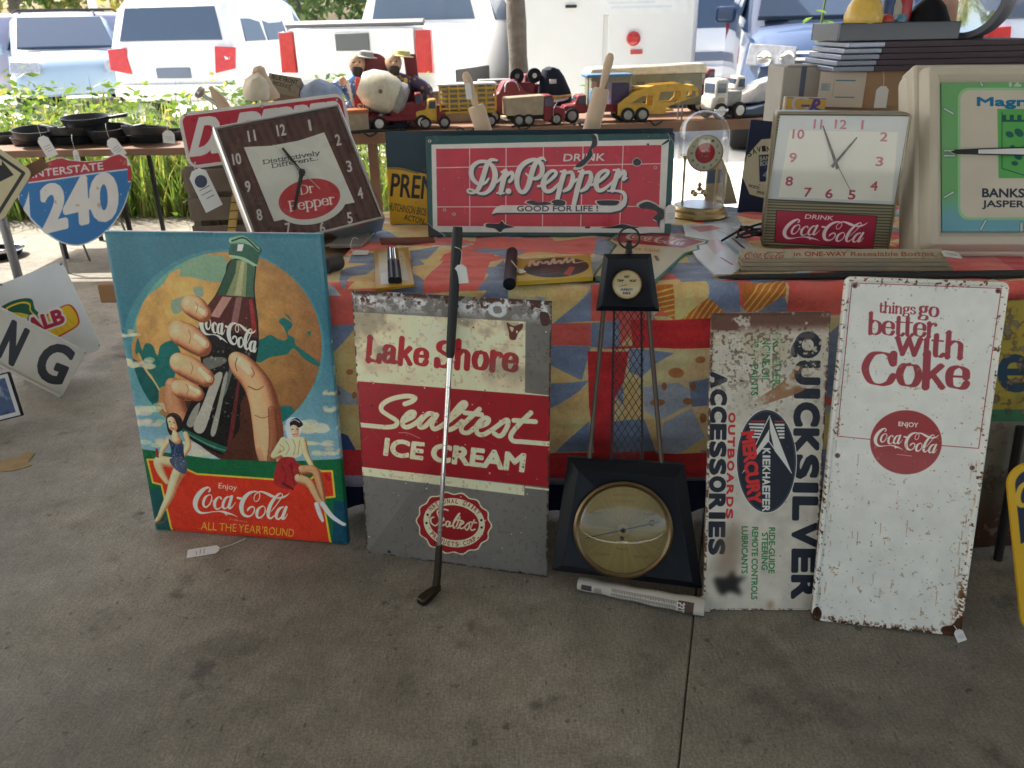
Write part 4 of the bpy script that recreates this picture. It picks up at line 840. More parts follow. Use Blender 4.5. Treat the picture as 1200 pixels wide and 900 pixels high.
# mouth of the bottle
cv.tube([(278,303,26),(288,307,30),(300,311,22)][0:0] or [(274,283,9),(288,283,12),(303,293,9)], (120, 160, 130), (24, 66, 52)); cv.poly([(272,288),(290,286),(304,296),(301,311),(286,304),(271,301)], (38, 84, 68), smooth=True); cv.poly([(280,286),(287,286),(285,294),(279,294)], (206, 216, 196)); cv.stroke([(271,300,3),(286,303,3.4),(301,311,3)], (140, 172, 140)); cv.stroke([(273,282,1.6),(288,279,1.6),(304,293,1.6)], (18, 50, 42)); cv.stroke([(272,304,1.2),(263,327,1.2),(254,346,1.2),(243,361,1.2),(235,378,1.2)], (22, 44, 36)); cv.stroke([(301,312,1.4),(299,340,1.4),(303,376,1.4),(304,405,1.4)], (22, 30, 28))
cola(cv, (235.5,379), (301,386), (299,413), (226, 214, 188), 1.25)
SK, SKE = (230, 174, 128), (136, 74, 48)
cv.poly([(284,470),(300,455),(322,470),(328,505),(330,545),(262,545),(270,520),(282,500)], (74, 40, 28), smooth=True)
cv.tube([(330,565,34),(318,530,34),(315,500,36),(311,474,35),(305,455,34),(296,441,32),(286,430,30),(280,423,22)], (226, 168, 122), (118, 62, 40), p=2.4)
cv.tube([(318,545,10),(322,515,12),(320,480,10)], (150, 88, 58), (110, 58, 38)); cv.stroke([(292,452,1.6),(302,456,1.4),(310,452,1)], (120, 62, 42), a=.8); cv.stroke([(300,486,1.4),(309,489,1.2),(318,486,.8)], (130, 70, 48), a=.7)
for k in range(16): cv.stroke([(288+k*2.4, 556, 6), (286+k*2.4, 530-6*math.sin(k), 2)], (62, 32, 24), a=.16)
cv.tube([(283,424,14),(289,429,15),(294,435,11)], (236, 190, 152), (206, 148, 110)); cv.stroke([(279,419,1),(277,427,1),(279,434,1)], (120, 66, 48)); cv.stroke([(296,430,1),(299,437,1.2),(296,442,1)], (150, 90, 64))
for a, b, w, nl in (((226,358),(238,366),25,((234,361),(240,366))), ((213,390),(236,404),30,((233,395),(241,402))), ((213,426),(241,441),27,((238,434),(246,443))), ((212,455),(231,460),22,((226,454),(234,459)))):
    cv.tube([(a[0], a[1], w*.96), ((a[0]+b[0])/2, (a[1]+b[1])/2-1, w*1.04), (b[0], b[1], w*.86)], SK, SKE, p=2.4); cv.tube([(nl[0][0], nl[0][1], w*.34), (nl[1][0], nl[1][1], w*.36)], (238, 196, 160), (204, 150, 112)); cv.stroke([(a[0]-w*.1, a[1]+w*.44, 2.2), (b[0]-2, b[1]+w*.42, 1.6)], (92, 44, 30), a=.55); mx_, my_ = a[0]*.55+b[0]*.45, a[1]*.55+b[1]*.45; cv.stroke([(mx_-1, my_-w*.34, .8), (mx_+1.5, my_-w*.1, 1), (mx_-.5, my_+w*.2, .8)], (150, 92, 64), a=.7); cv.stroke([(nl[0][0]-1, nl[0][1]-w*.16, .8), (nl[1][0]+2, nl[1][1]-w*.12, .8), (nl[1][0]+3, nl[1][1]+w*.1, .8)], (140, 84, 60), a=.6)
# green ground
cv.poly([(150,523),(250,537),(330,540),(400,537),(425,650),(150,650)], (18, 92, 54)); cv.poly([(165,575),(190,570),(202,626),(170,640)], (20, 66, 84), .6); cv.poly([(392,585),(420,590),(420,650),(390,645)], (18, 58, 96), .75)
# red panel with yellow outline
RED = [(174,537.5),(197,538),(232,554.5),(325,561),(362,563),(376,551),(390,551),(393,581),(379,582.5),(389,640),(203,623),(190.5,567),(180.5,564.5)]
cv.poly(RED, (194, 50, 30)); cv.stroke([(x, y, 2.4) for x, y in RED+RED[:1]], (222, 176, 56), spline=False)
# two seated women
def fig(parts): 
    for k in parts:
        if k[0] == 't': cv.tube(k[1], k[2], k[3], p=2)
        elif k[0] == 'p': cv.poly(k[1], k[2], smooth=True)
        elif k[0] == 's': cv.stroke(k[1], k[2])
S1, S2 = (232, 190, 142), (176, 118, 78)
fig([('p', [(196,489),(204,483),(213,488),(216,500),(210,506),(200,508)], (28, 24, 22)), ('t', [(202,492,10),(204,499,11)], (236, 186, 142), (196, 128, 92)), ('s', [(201.5,500.5,1.0),(205,501.5,1.0)], (180, 40, 36)), ('s', [(199.5,493.5,.9),(201,493.3,.9)], (40, 26, 22)), ('s', [(204.5,494.5,.9),(206,494.8,.9)], (40, 26, 22)), ('s', [(202.6,495,.6),(202,498,.7)], (190, 130, 96)), ('s', [(198,488,1.6),(205,485,2),(212,489,1.6)], (62, 50, 46)), ('t', [(206,506,6),(208,512,10)], S1, S2),
     ('t', [(199,516,6),(192,526,6),(189,535,5)], S1, S2), ('t', [(219,508,7),(222,522,7),(214,534,6)], S1, S2), ('p', [(199,514),(206,518),(214,514),(216,526),(218,538),(220,552),(206,548),(198,538),(202,528)], (38, 56, 84)), ('t', [(207,509,9),(208,514,12)], S1, S2),
     ('t', [(204,541,13),(188,540,13),(190,552,11),(197,564,7)], S1, S2), ('t', [(213,548,16),(206,562,13),(200,580,10),(192,596,7),(187,607,5)], S1, S2), ('t', [(187,606,5),(183,611,4)], S1, S2), ('s', [(183,611,1.6),(192,611,1.4),(196,606,1.2)], (120, 70, 46)), ('s', [(185,526,3.2),(186,534,3.2)], (150, 46, 40)), ('p', [(200,538),(212,534),(220,540),(219,554),(208,550)], (66, 76, 92))])
cv.stroke([(208,520,1.2),(206,530,1),(208,546,1)], (86, 106, 136), a=.8); cv.stroke([(216,520,1.6),(216,536,1.2)], (18, 28, 44), a=.6); cv.stroke([(204,562,1.2),(199,580,1),(191,598,.8)], (250, 222, 180), a=.7); cv.stroke([(214,552,1.4),(209,564,1.2)], (150, 96, 64), a=.6)
cv.spots(60, .001, .0025, (150, 160, 180), 8, lambda r: tuple(cv.M(np.array([(202+16*r.random(), 518+34*r.random())]))[0]), .7)
fig([('p', [(336,494),(344,488),(354,492),(355,502),(348,514),(338,512)], (226, 222, 212)), ('p', [(341,493),(349,489),(356,496),(352,500),(343,502)], (34, 28, 26)), ('t', [(346,502,10),(347,507,9)], (238, 190, 150), (200, 136, 100)), ('s', [(344.5,508.3,1.0),(348.5,507.6,1.0)], (186, 40, 38)), ('s', [(343,502.4,.9),(344.6,502.2,.9)], (40, 26, 22)), ('s', [(348.4,502,.9),(350,502.2,.9)], (40, 26, 22)), ('s', [(346.6,503,.6),(347,506,.7)], (196, 136, 104)),
     ('t', [(334,516,10),(326,528,9),(322,534,7),(332,530,6)], (220, 194, 146), (140, 104, 66)), ('p', [(332,512),(340,513),(352,511),(358,516),(354,532),(344,536),(332,534),(330,522)], (222, 200, 156)), ('t', [(356,515,8),(360,532,8),(367,546,6)], (220, 194, 146), (140, 104, 66)), ('s', [(367,548,4),(376,551,4)], (196, 140, 96)),
     ('p', [(328,538),(344,535),(350,542),(362,548),(352,560),(346,570),(334,572),(322,564)], (150, 38, 40)), ('t', [(356,550,12),(370,551,11),(376,568,9),(380,588,6)], (196, 140, 96), (120, 72, 46)), ('t', [(352,560,12),(364,566,11),(374,584,8),(380,590,6)], (222, 170, 122), (146, 92, 60)), ('t', [(379,590,7),(390,604,6),(404,614,4)], (228, 222, 208), (176, 168, 152)), ('t', [(372,590,6),(376,602,6),(379,609,4)], (222, 214, 198), (170, 160, 146)), ('s', [(383,556,5),(386,560,5)], (170, 30, 30)), ('s', [(333,566,4),(344,572,3)], (96, 24, 26))])
for q_ in ([(336,516),(340,524),(336,532)], [(344,514),(347,522),(345,532)], [(352,516),(351,526),(350,532)], [(329,520),(334,525),(328,530)]): cv.stroke([(x, y, 1.1) for x, y in q_], (150, 116, 72), a=.7)
for q_ in ([(332,545),(336,556),(334,568)], [(342,542),(344,554),(346,566)], [(350,548),(352,556)]): cv.stroke([(x, y, 1.4) for x, y in q_], (96, 22, 26), a=.7)
cv.stroke([(362,551,1.2),(372,556,1),(379,580,.8)], (226, 170, 122), a=.7); cv.stroke([(340,494,1),(346,491,1),(352,494,1)], (170, 176, 190))
cv.text('Enjoy', (257,571), (278.5,573.5), 6.4, (232, 206, 176), .0)
cola(cv, (220+65/9.23, 555+310/9.23), (220+1112/9.23, 555+197/9.23), (220+1035/9.23, 555+495/9.23), (226, 210, 184))
cv.text('Trade-mark', (270,608), (291,611.5), 2.2, (220, 160, 140)); cv.text('..', (233,618.5), (236,618.6), 4, (214, 160, 60))
def deco(txt, p0, p1, h):
    cv.text(txt, p0, p1, h, (222, 160, 52), -.006)
deco('ALL', (236.5,619.5), (255,620.5), 9); deco('THE', (258,620.8), (278,622), 9); deco('YEAR', (280,622), (307,624.5), 9); deco("'ROUND", (308,624.8), (345,628), 9)
cv.img *= (.93+.14*fbm(cv.H, cv.W, 90, 31, 4))[..., None]
cv.spots(50, .0006, .0016, (150, 150, 140), 41, None, .5); cv.img += ((np.random.default_rng(2).random((cv.H, cv.W, 1))-.5)*.05+(fbm(cv.H, cv.W, 7, 77, 2)[..., None]-.5)*.07).astype(np.float32)
TIN = facemat('tin sign print', cv, .26, 1.5, bump=.05, bscale=7, coat=.5); EDGE = mat('tin edge', srgb(96, 142, 156), .25, metal=.6, coat=.4)
tag(board('tin_advertising_sign', P, [TIN, EDGE], [(0, -.016), (0, -.002), (.002, .002), (.012, .006), (.014, .006)], .003), 'teal tin sign picturing a hand holding a cola bottle before a globe', 'tin sign')

# ------------------------------------------------------------------ ice cream sign
P = fit([(412.5,343),(645.4,350.3),(642.8,678),(429.8,645.3)], z0=.0, lean=7, yaw=-14); print('ice', P.err, np.degrees(P.q[2:4]), P.q[:2], P.w, P.h)
P_ICE = P; GREY, CRM, RD = (112, 108, 102), (224, 208, 172), (150, 30, 38)
cv = Canvas(P, 1500, GREY)
o = np.array((410, 340)); z = lambda *a: [(410+x/5, 340+y/5) for x, y in a]                 # measured on a 5x enlargement
z2 = lambda *a: [(410+x/3.6, 440+y/3.6) for x, y in a]
cv.poly(z((10,128),(1030,185),(1026,600),(1180,618),(1180,640),(0,560)), CRM); cv.poly(z((1030,188),(1180,196),(1180,606),(1028,596)), GREY)
cv.poly(z2((34,24),(845,88),(842,472),(50,386)), RD); cv.poly(z2((40,384),(736,464),(736,506),(44,420)), CRM); cv.poly(z2((738,466),(842,478),(842,486),(738,474)), CRM)
cv.serif('Lake', (426.5,422.2), (503,428.5), 19, (165, 34, 42), wt=18, ht=9, ser=4.5, nib=8, track=5); cv.serif('Shore', (510,429), (608,435.2), 20, (165, 34, 42), wt=18, ht=9, ser=4.5, nib=8, track=5)
for s in SEALTEST: cv.stroke([(425+x/5.581, 455+y/5.581, 5.6) for x, y in s], CRM)
cv.text('ICE', (450.3,532.5), (494.5,538), 18.4, CRM, .055); cv.text('CREAM', (505.5,539.5), (613,552), 19.4, CRM, .055)
t = np.linspace(0, 2*math.pi, 160, endpoint=False); sc = lambda cx, cy, rx, ry, a: [(cx+(rx+a*math.cos(14*q))*math.cos(q)-.0*ry, cy+(ry+a*math.cos(14*q))*math.sin(q)+.07*rx*math.cos(q)) for q in t]
cv.poly(sc(532.0,613,43.5,36.0,1.4), CRM); cv.poly(sc(532.0,613,41.8,34.3,1.3), RD); cv.poly(sc(532.3,612.4,36,28.8,0), CRM); cv.poly(sc(532.3,612.4,29,20.4,0), RD)
def arc(txt, cx, cy, rx, ry, a0, a1, h, col, inward=False, bold=.012):
    n = len(txt)
    for i, ch in enumerate(txt):
        if ch == ' ': continue
        a = R(a0+(a1-a0)*(i+.5)/n); p = np.array([cx+rx*math.cos(a), cy-ry*math.sin(a)+.07*rx*math.cos(a)]); tg = np.array([rx*math.sin(a), ry*math.cos(a)-.07*rx*math.sin(a)*-1]); tg /= np.linalg.norm(tg)
        if inward: tg = -tg
        wd = h*(.28 if ch in 'I' else .62); cv.text(ch, p-tg*wd/2, p+tg*wd/2, h, col, bold)
arc('NATIONAL DAIRY', 532.3, 612.4, 31, 22.8, 150, 28, 5, RD); arc('PRODUCTS CORP.', 532.3, 613.4, 34.2, 26.6, 212, 330, 5, RD, True)
for a in (163, 186, 352, 12): cv.ell((532.3+32.5*math.cos(R(a)), 612.4-24.6*math.sin(R(a))+2.2*math.cos(R(a))), 1.4, 1.4, (40, 24, 22))
ss = lambda *a: [(485+x/12, 575+y/12, 1.9) for x, y in a]
for s in (ss((480,275),(440,262),(370,265),(330,300),(355,380),(350,450),(300,490),(245,450),(240,390),(280,370)), ss((370,440),(420,410),(410,380),(375,430),(390,490),(440,470)), ss((510,440),(470,430),(450,480),(480,505),(510,440),(505,500),(540,490)), ss((540,490),(640,330),(620,340),(560,440),(560,520),(590,510)), ss((650,370),(600,500),(620,525),(650,500)), ss((600,410),(680,420)), ss((640,490),(700,450),(680,430),(645,480),(660,530),(710,515)), ss((710,515),(770,450),(780,500),(750,550),(725,535)), ss((850,410),(800,520),(815,555),(860,540)), ss((790,440),(880,450))): cv.stroke(s, CRM)
ed = cv.edge_dist(); xx, yy = cv.grid(); ty = 1-yy/cv.H; n = fbm(cv.H, cv.W, 40, 3, 5); n2 = fbm(cv.H, cv.W, 120, 6, 4); n3 = fbm(cv.H, cv.W, 14, 12, 3)
st = sst(n2, .5, .75)*sst(ty, .0, .1)*(1-sst(ty, .2, .36)); cv.over(st*.55, (96, 88, 74)); cv.over(sst(n3, .62, .75)*.22, (70, 60, 50))
topband = (1-sst(ty, .035, .085))*sst(n+.5*n3, .58, .80); cv.over(topband, (198, 200, 200)*1); cv.over((1-sst(ty, .02, .075))*sst(n3+.3*n, .70, .86), (70, 34, 26)); cv.over((1-sst(ty, .006, .022))*sst(n3, .3, .5), (62, 40, 32))
def pc(pts, col, a=1, smooth=True): cv.poly(pts, col, a, smooth=smooth)
pc(z((920,190),(960,210),(1010,196),(1012,222),(985,255),(970,290),(938,285),(930,240)), (92, 48, 36)); pc(z((936,215),(960,222),(950,245)), (190, 170, 140)); pc(z((1115,130),(1165,140),(1168,200),(1125,205)), (70, 44, 36)); pc(z((812,96),(860,70),(900,90),(920,130),(880,160),(820,140)), (186, 190, 192), .9); pc(z((840,100),(880,96),(890,130),(850,136)), GREY)
cv.over((1-sst(ed, .001, .006))*sst(n3+.25*n, .52, .66), (58, 40, 32)); cv.spots(130, .0006, .003, (226, 220, 204), 5, None, .8); cv.spots(80, .0006, .003, (44, 32, 28), 6, None, .8)
cv.spots(40, .001, .003, (70, 52, 40), 7, lambda r: (.08*cv.w+.9*cv.w*r.random(), cv.h*(.44+.03*r.normal())), .7)
for k in range(26):
    r = np.random.default_rng(60+k); a = np.array([r.random()*cv.w, r.random()*cv.h]); M0 = cv.M; cv.M = lambda p: np.asarray(p, float); k0 = cv.k; cv.k = cv.ppm; b_ = a+r.normal(0, .03, 2); cv.stroke([(a[0], a[1], .0007), (b_[0], b_[1], .0004)], (206, 196, 180) if k % 2 else (60, 52, 46), a=.5, spline=False); cv.M = M0; cv.k = k0
cv.stroke([(467.5,507,1),(478,507.5,1),(492,513.5,1)], (190, 120, 110)); cv.img *= (.92+.16*fbm(cv.H, cv.W, 200, 71, 4))[..., None]
for p in ((456,646.5),(609.5,670.5),(640.5,677)): cv.ell(p, 1.7, 1.5, (24, 20, 18))
ICE = facemat('painted steel print', cv, .42, 1.34, bump=.08, bscale=24); STEEL = mat('rusty steel edge', srgb(104, 84, 70), .6, metal=.5, var=.4, scale=30)
tag(board('ice_cream_sign', P, [ICE, STEEL], [(0, -.003), (0, .0), (.0012, .0008)], .002), 'grey, cream and red ice cream sign leaning on the quilted table behind the putter', 'sign')

# ------------------------------------------------------------------ sideways boat accessories sign
P = fit([(830.5,367.4),(976,365),(952,717),(828,713.4)], z0=.0, lean=13, yaw=-3); print('boat', P.err, np.degrees(P.q[2:4]), P.q[:2], P.w, P.h)
cv = Canvas(P, 1600, (190, 184, 170)); BK = (28, 34, 46); GN = (42, 120, 66); 
za = lambda x, y: (820+x/4.737, 360+y/4.737); zb = lambda x, y: (820+x/4.737, 530+y/4.737)
n = fbm(cv.H, cv.W, 60, 3, 5); n2 = fbm(cv.H, cv.W, 12, 8, 3); xx, yy = cv.grid(); ty = 1-yy/cv.H
cv.img *= (.88+.24*n)[..., None]
def vt(txt, x0, y0, x1, y1, h, col, bold, a=1.0): cv.text(txt, (x0, y0), (x1, y1), h, col, bold, a=a)       # reads downwards
def letters(txt, p0, p1, h, col, bold, gap=.12):
    ws = [.60 if c == 'I' else 1.12 if c in 'MWQ' else 1.0 for c in txt]; tot = sum(ws); p0, p1 = np.array(p0, float), np.array(p1, float); x = 0
    for c, w_ in zip(txt, ws):
        g_ = gap if c != 'I' else .62; a = p0+(p1-p0)*((x+w_*g_/2)/tot); b_ = p0+(p1-p0)*((x+w_*(1-g_/2))/tot); x += w_; cv.text(c, a, b_, h, col, bold)
letters('QUICKSILVER', (934,387), (929,703), 25.6, BK, .066, .22); letters('ACCESSORIES', (834,435), (831.5,651), 16.6, BK, .066, .22); letters('OUTBOARDS', (854.2,482.5), (851,609), 7.2, (176, 40, 42), .055, .24)
vt('PROPELLERS', 906, 391, 905, 457, 9, GN, .03); vt('ENGINE OIL', 893.5, 391.5, 892.5, 447.5, 9, GN, .02); vt('SPRAY PAINTS', 881, 391.5, 880, 463.5, 8, GN, .02)
vt('RIDE-GUIDE', *zb(385,418), *zb(382,672), 6.8, GN, .025); vt('STEERING', *zb(346,448), *zb(343,652), 6.8, GN, .025); vt('REMOTE CONTROLS', *zb(291,415), *zb(286,816), 6.8, GN, .025); vt('LUBRICANTS', *zb(234,412), *zb(232,672), 6.8, GN, .025)
EC, ER = (898.2, 540.5), (35.6, 61)
cv.ell(EC, ER[0], ER[1], (206, 204, 196)); cv.ell(EC, ER[0]-1, ER[1]-1, BK); cv.ell(EC, ER[0]-1.9, ER[1]-2.2, (120, 124, 128), .6); cv.ell(EC, ER[0]-2.5, ER[1]-2.9, (30, 36, 48))
ze = lambda *a: [(860+x/6.925, 475+y/6.925) for x, y in a]; SV = (206, 204, 196)
for k in range(5): cv.poly(ze((120+6*k,145+26*k),(250-10*k,148+26*k),(246-10*k,164+26*k),(122+6*k,160+26*k)), SV); cv.poly(ze((330+9*k,150+26*k),(410,150+26*k),(410,166+26*k),(334+9*k,166+26*k)), SV)
cv.poly(ze((140,124),(252,124),(250,136),(132,136)), (176, 40, 42)); cv.poly(ze((330,126),(405,128),(412,138),(334,136)), (176, 40, 42))
cv.poly(ze((290,84),(300,150),(470,552),(440,520),(284,300),(285,210)), (30, 36, 48)); cv.poly(ze((290,84),(470,552),(330,370),(292,205)), SV); cv.poly(ze((302,150),(340,240),(400,400),(350,330),(300,200)), (30, 36, 48), .0); cv.poly(ze((290,84),(286,205),(175,370),(165,345)), (30, 36, 48)); cv.poly(ze((284,200),(284,290),(182,412),(172,380)), SV); cv.stroke([(x, y, 1.1) for x, y in ze((290,86),(168,340))], SV, spline=False); cv.stroke([(x, y, 1.1) for x, y in ze((284,292),(468,550))], SV, spline=False); cv.stroke([(x, y, .8) for x, y in ze((284,200),(284,300))], SV, spline=False); cv.poly(ze((52,572),(98,500),(100,520),(60,560)), SV)
letters('KIEKHAEFER', ze((236,345))[0], ze((232,865))[0], 8.2, SV, .04, .2)
cv.text('MERCURY', ze((64,226))[0], ze((122,800))[0], 14, (196, 46, 44), .055, up=(1, -.16), shear=.0)
# wear: bare steel, rust and soot
fl = (1-sst(ty, .10, .30))*sst(n+.35*n2, .68, .80)*(1-.7*sst(xx/cv.W, .6, .75)); cv.over(fl*.9, (176, 166, 142)); cv.over((1-sst(ty, .03, .075))*sst(n+.35*n2, .42, .60), (98, 66, 54)); cv.over((1-sst(ty, .06, .42))*sst(n2, .60, .70)*.7, (84, 66, 52))
P2 = cv.poly_cov([za(270,545), za(450,420), za(570,300), za(600,330), za(590,450), za(420,520), za(300,560)], True); m = np.zeros((cv.H, cv.W), np.float32); h_, w_ = P2[0].shape; X0, Y0 = max(P2[1], 0), max(P2[2], 0); m[Y0:P2[2]+h_, X0:P2[1]+w_] = P2[0][Y0-P2[2]:, X0-P2[1]:]
cv.over(m*sst(n+.3*n2, .42, .75)*.9, (140, 100, 68)); 
def blob(pts, col, a, soft): 
    P2 = cv.poly_cov(pts, True); m = np.zeros((cv.H+200, cv.W+200), np.float32); h_, w_ = P2[0].shape; m[P2[2]+100:P2[2]+100+h_, P2[1]+100:P2[1]+100+w_] = P2[0]
    for ax in (0, 1):
        for _ in range(3):
            c = np.cumsum(np.pad(m, [(soft, soft) if i == ax else (0, 0) for i in (0, 1)]), axis=ax); m = (np.take(c, range(2*soft, c.shape[ax]), ax)-np.take(c, range(0, c.shape[ax]-2*soft), ax))/(2*soft)
    m = m[100:100+cv.H, 100:100+cv.W]; cv.over(m*a, col)
blob([zb(80,700),zb(150,690),zb(185,650),zb(205,690),zb(260,690),zb(215,730),zb(235,790),zb(170,770),zb(120,790)], (22, 20, 20), .95, 9); blob([zb(150,400),zb(230,420),zb(210,640),zb(120,700),zb(90,620)], (108, 86, 66), .6, 22)
blob([zb(380,830),zb(410,830),zb(400,870),zb(385,870)], (130, 90, 60), .6, 8); ed = cv.edge_dist(); cv.over((1-sst(ed, .002, .007))*sst(n2+.3*n, .55, .7), (84, 58, 46)); cv.spots(150, .0005, .0022, (92, 70, 54), 5, None, .7)
pc(np.array([za(70,85),za(150,75),za(210,90),za(205,125),za(130,130),za(75,120)]), (96, 62, 52), .95); cv.spots(34, .002, .006, (184, 174, 150), 6, lambda r: (cv.w*(.72+.26*r.random()), cv.h*(.88+.06*r.normal()*.6)), .85); cv.spots(160, .001, .004, (60, 50, 44), 9, lambda r: (cv.w*(.15+.5*r.random()), cv.h*(.83+.05*r.normal())), .5)
BOAT = facemat('boat sign print', cv, .5, 1.22, bump=.12, bscale=40)
tag(board('boat_accessories_sign', P, [BOAT, STEEL], [(0, -.012), (0, -.001), (.002, .0015), (.0045, .0015), (.006, 0)], .004), 'worn metal sign standing on end, its big black lettering running downwards beside the white sign', 'sign')

# ------------------------------------------------------------------ white enamel cola sign
P = fit([(990,324),(1183.4,330),(1125,746),(951,725)], z0=.0, lean=13, yaw=-12); print('white', P.err, np.degrees(P.q[2:4]), P.q[:2], P.w, P.h)
cv = Canvas(P, 1700, (216, 216, 208)); MR = (146, 34, 44); zc = lambda x, y: (980+x/3.6, 320+y/3.6)
ln = [zc(4,688), zc(66,42), zc(696,65), zc(600,740)]; cv.stroke([(*ln[0], .9), (*ln[1], .9), (*ln[2], .9), (*ln[3], .9), (*zc(445,728), .9)], MR, spline=False); cv.stroke([(*ln[0], .9), (*zc(145,702), .9)], MR, spline=False)
cv.serif('things', zc(180,166), zc(335,174), 8.2, MR, wt=12.5, ht=4, nib=8); cv.serif('go', zc(346,180), zc(432,186), 11.5, MR, wt=14, ht=4, nib=8); cv.serif('better', zc(132,258), zc(422,272), 16.4, MR, wt=13.5, ht=3.6, nib=8, ser=7); cv.serif('w!th', zc(246,340), zc(542,360), 19, MR, wt=13.5, ht=3.6, nib=8, ser=7); cv.serif('Coke', zc(104,467), zc(560,490), 26, MR, wt=15.5, ht=3.6, nib=8, ser=7)
DC = zc(294,714); cv.ell(DC, 42, 37.6, (150, 32, 40)); cv.text('ENJOY', zc(262,645), zc(344,651), 5, (226, 218, 208), .03); cola(cv, zc(158,700), zc(434,682), zc(408,762), (228, 222, 210), 1.0); cv.stroke([(*zc(255,765), .5), (*zc(318,772), .5)], (220, 190, 180), spline=False)
ed = cv.edge_dist(); xx, yy = cv.grid(); ty = 1-yy/cv.H; tx = xx/cv.W; n = fbm(cv.H, cv.W, 50, 3, 5); n2 = fbm(cv.H, cv.W, 9, 8, 3); n3 = fbm(cv.H, cv.W, 26, 18, 4)
RU = (96, 58, 34); cv.img *= (.95+.08*n)[..., None]
cv.over(sst(n2+.45*n3+.10*ty, 1.06, 1.14)*sst(ed, .012, .03)*.7, (156, 124, 84)); e1 = (1-sst(ed, .004, .02)); cv.over(e1*sst(n2+.4*n3, .88, .98), RU)
cr = sst(ty, .72, 1.0)*sst(tx, .80, 1.0); cv.over((1-sst(ed, .006, .032))*sst(n2+.4*n3+.42*cr, .86, .98), RU); cv.over((1-sst(ed, .004, .014))*sst(ty, .97, .985)*sst(n2+.3*n3, .55, .7), (70, 42, 28))
pc([(951,720),(954,711),(960,712),(963,720),(958,726),(952,727)], (60, 36, 26)); pc([(1104,735),(1116,732),(1122,724),(1130,722),(1128,748),(1106,744)], (70, 42, 28)); cv.spots(70, .0005, .0018, (120, 80, 46), 5, lambda r: (cv.w*r.random(), cv.h*(1-r.random()**.6)), .8); cv.spots(40, .0006, .002, (50, 38, 30), 6, None, .9)
for p in (zc(78,54), zc(682,76), zc(5,770), zc(573,822)): cv.ell(p, 3.2, 3.0, (104, 60, 38), .9); cv.ell(p, 1.7, 1.6, (24, 20, 18))
for k in range(46):      # rust weeping down from the rim chips
    r = np.random.default_rng(900+k); M0, k0 = cv.M, cv.k; cv.M = lambda p: np.asarray(p, float); cv.k = cv.ppm; x = cv.w*(.03+.05*r.random() if k % 3 == 0 else .90+.07*r.random() if k % 3 == 1 else r.random()); y = cv.h*(.03+.5*r.random()**1.5 if k % 3 else .02+.9*r.random()); L_ = .01+.035*r.random(); cv.stroke([(x, y+L_, .0028), (x+.001, y+L_*.5, .0022), (x+.001, y, .0006)], (150, 104, 62), a=.45); cv.M = M0; cv.k = k0
WHT = facemat('white enamel print', cv, .2, 1.22, bump=.05, bscale=14, coat=.6); RIMM = mat('enamel rim rust', srgb(150, 138, 120), .4, var=.4, scale=26)
tag(board('white_enamel_sign', P, [WHT, RIMM], [(0, -.014), (0, .0), (.0015, .006), (.005, .008), (.009, .006), (.0115, .001), (.0125, 0)], .016, 8), 'tall white enamel sign with maroon serif lettering, a red disc and rusty edges', 'sign')
# ------------------------------------------------------------------ small helpers for the table
SILV = mat('brushed steel', (.55, .56, .58), .28, metal=1.0); BRASS = mat('brass', (.50, .40, .22), .34, metal=1.0, var=.15, scale=12); BLACKP = mat('black paint', (.007, .009, .014), .38, coat=.0, var=.2, spec=.25); BLACKM = mat('matt black', (.016, .016, .018), .6); PAPER = mat('white card', (.72, .72, .70), .7, var=.04); STRING = mat('string', (.66, .64, .58), .8)
CARD = mat('cardboard', srgb(172, 138, 104), .85, var=.15, scale=8); CLEAR = mat('clear plastic', (.95, .96, .97), .12, trans=1.0, ior=1.12, var=.01)
def label_tag(name, p, d, w, h, nrm, label, string=None, marks=True, cat='price tag', group=None, lines=(90, 90, 100)):
    """paper tag hung by its punched end at p, running along d, facing nrm"""
    d = np.array(d, float); d /= np.linalg.norm(d); n = np.array(nrm, float); n -= d*(n@d); n /= np.linalg.norm(n); s = np.cross(d, n)
    root = empty(name, loc=tuple(p)); tag(root, label, cat, group); m = MB(); c = w*.28
    pts = [(-w/2+c, 0), (w/2-c, 0), (w/2, c), (w/2, h), (-w/2, h), (-w/2, c)]
    m.prism(pts, s, d, n, np.zeros(3)-n*.0006, .0012); m.build('card', PAPER, root, smooth=0)
    if marks:
        k = MB()
        for i in range(3): k.prism([(-w*.32, h*(.46+.12*i)), (w*(.30-.16*(i == 2)), h*(.47+.12*i)), (w*(.30-.16*(i == 2)), h*(.485+.12*i)), (-w*.32, h*(.48+.12*i))], s, d, n, n*.0008, .0003)
        k.build('pen_marks', mat('pen ink', srgb(*lines), .6), root, smooth=0)
    if string is not None: MB().tube(cr_spline([np.zeros(3)+d*.004]+[np.array(q)-np.array(p) for q in string], False, 6), .0011, 5).build('string', STRING, root)
    return root
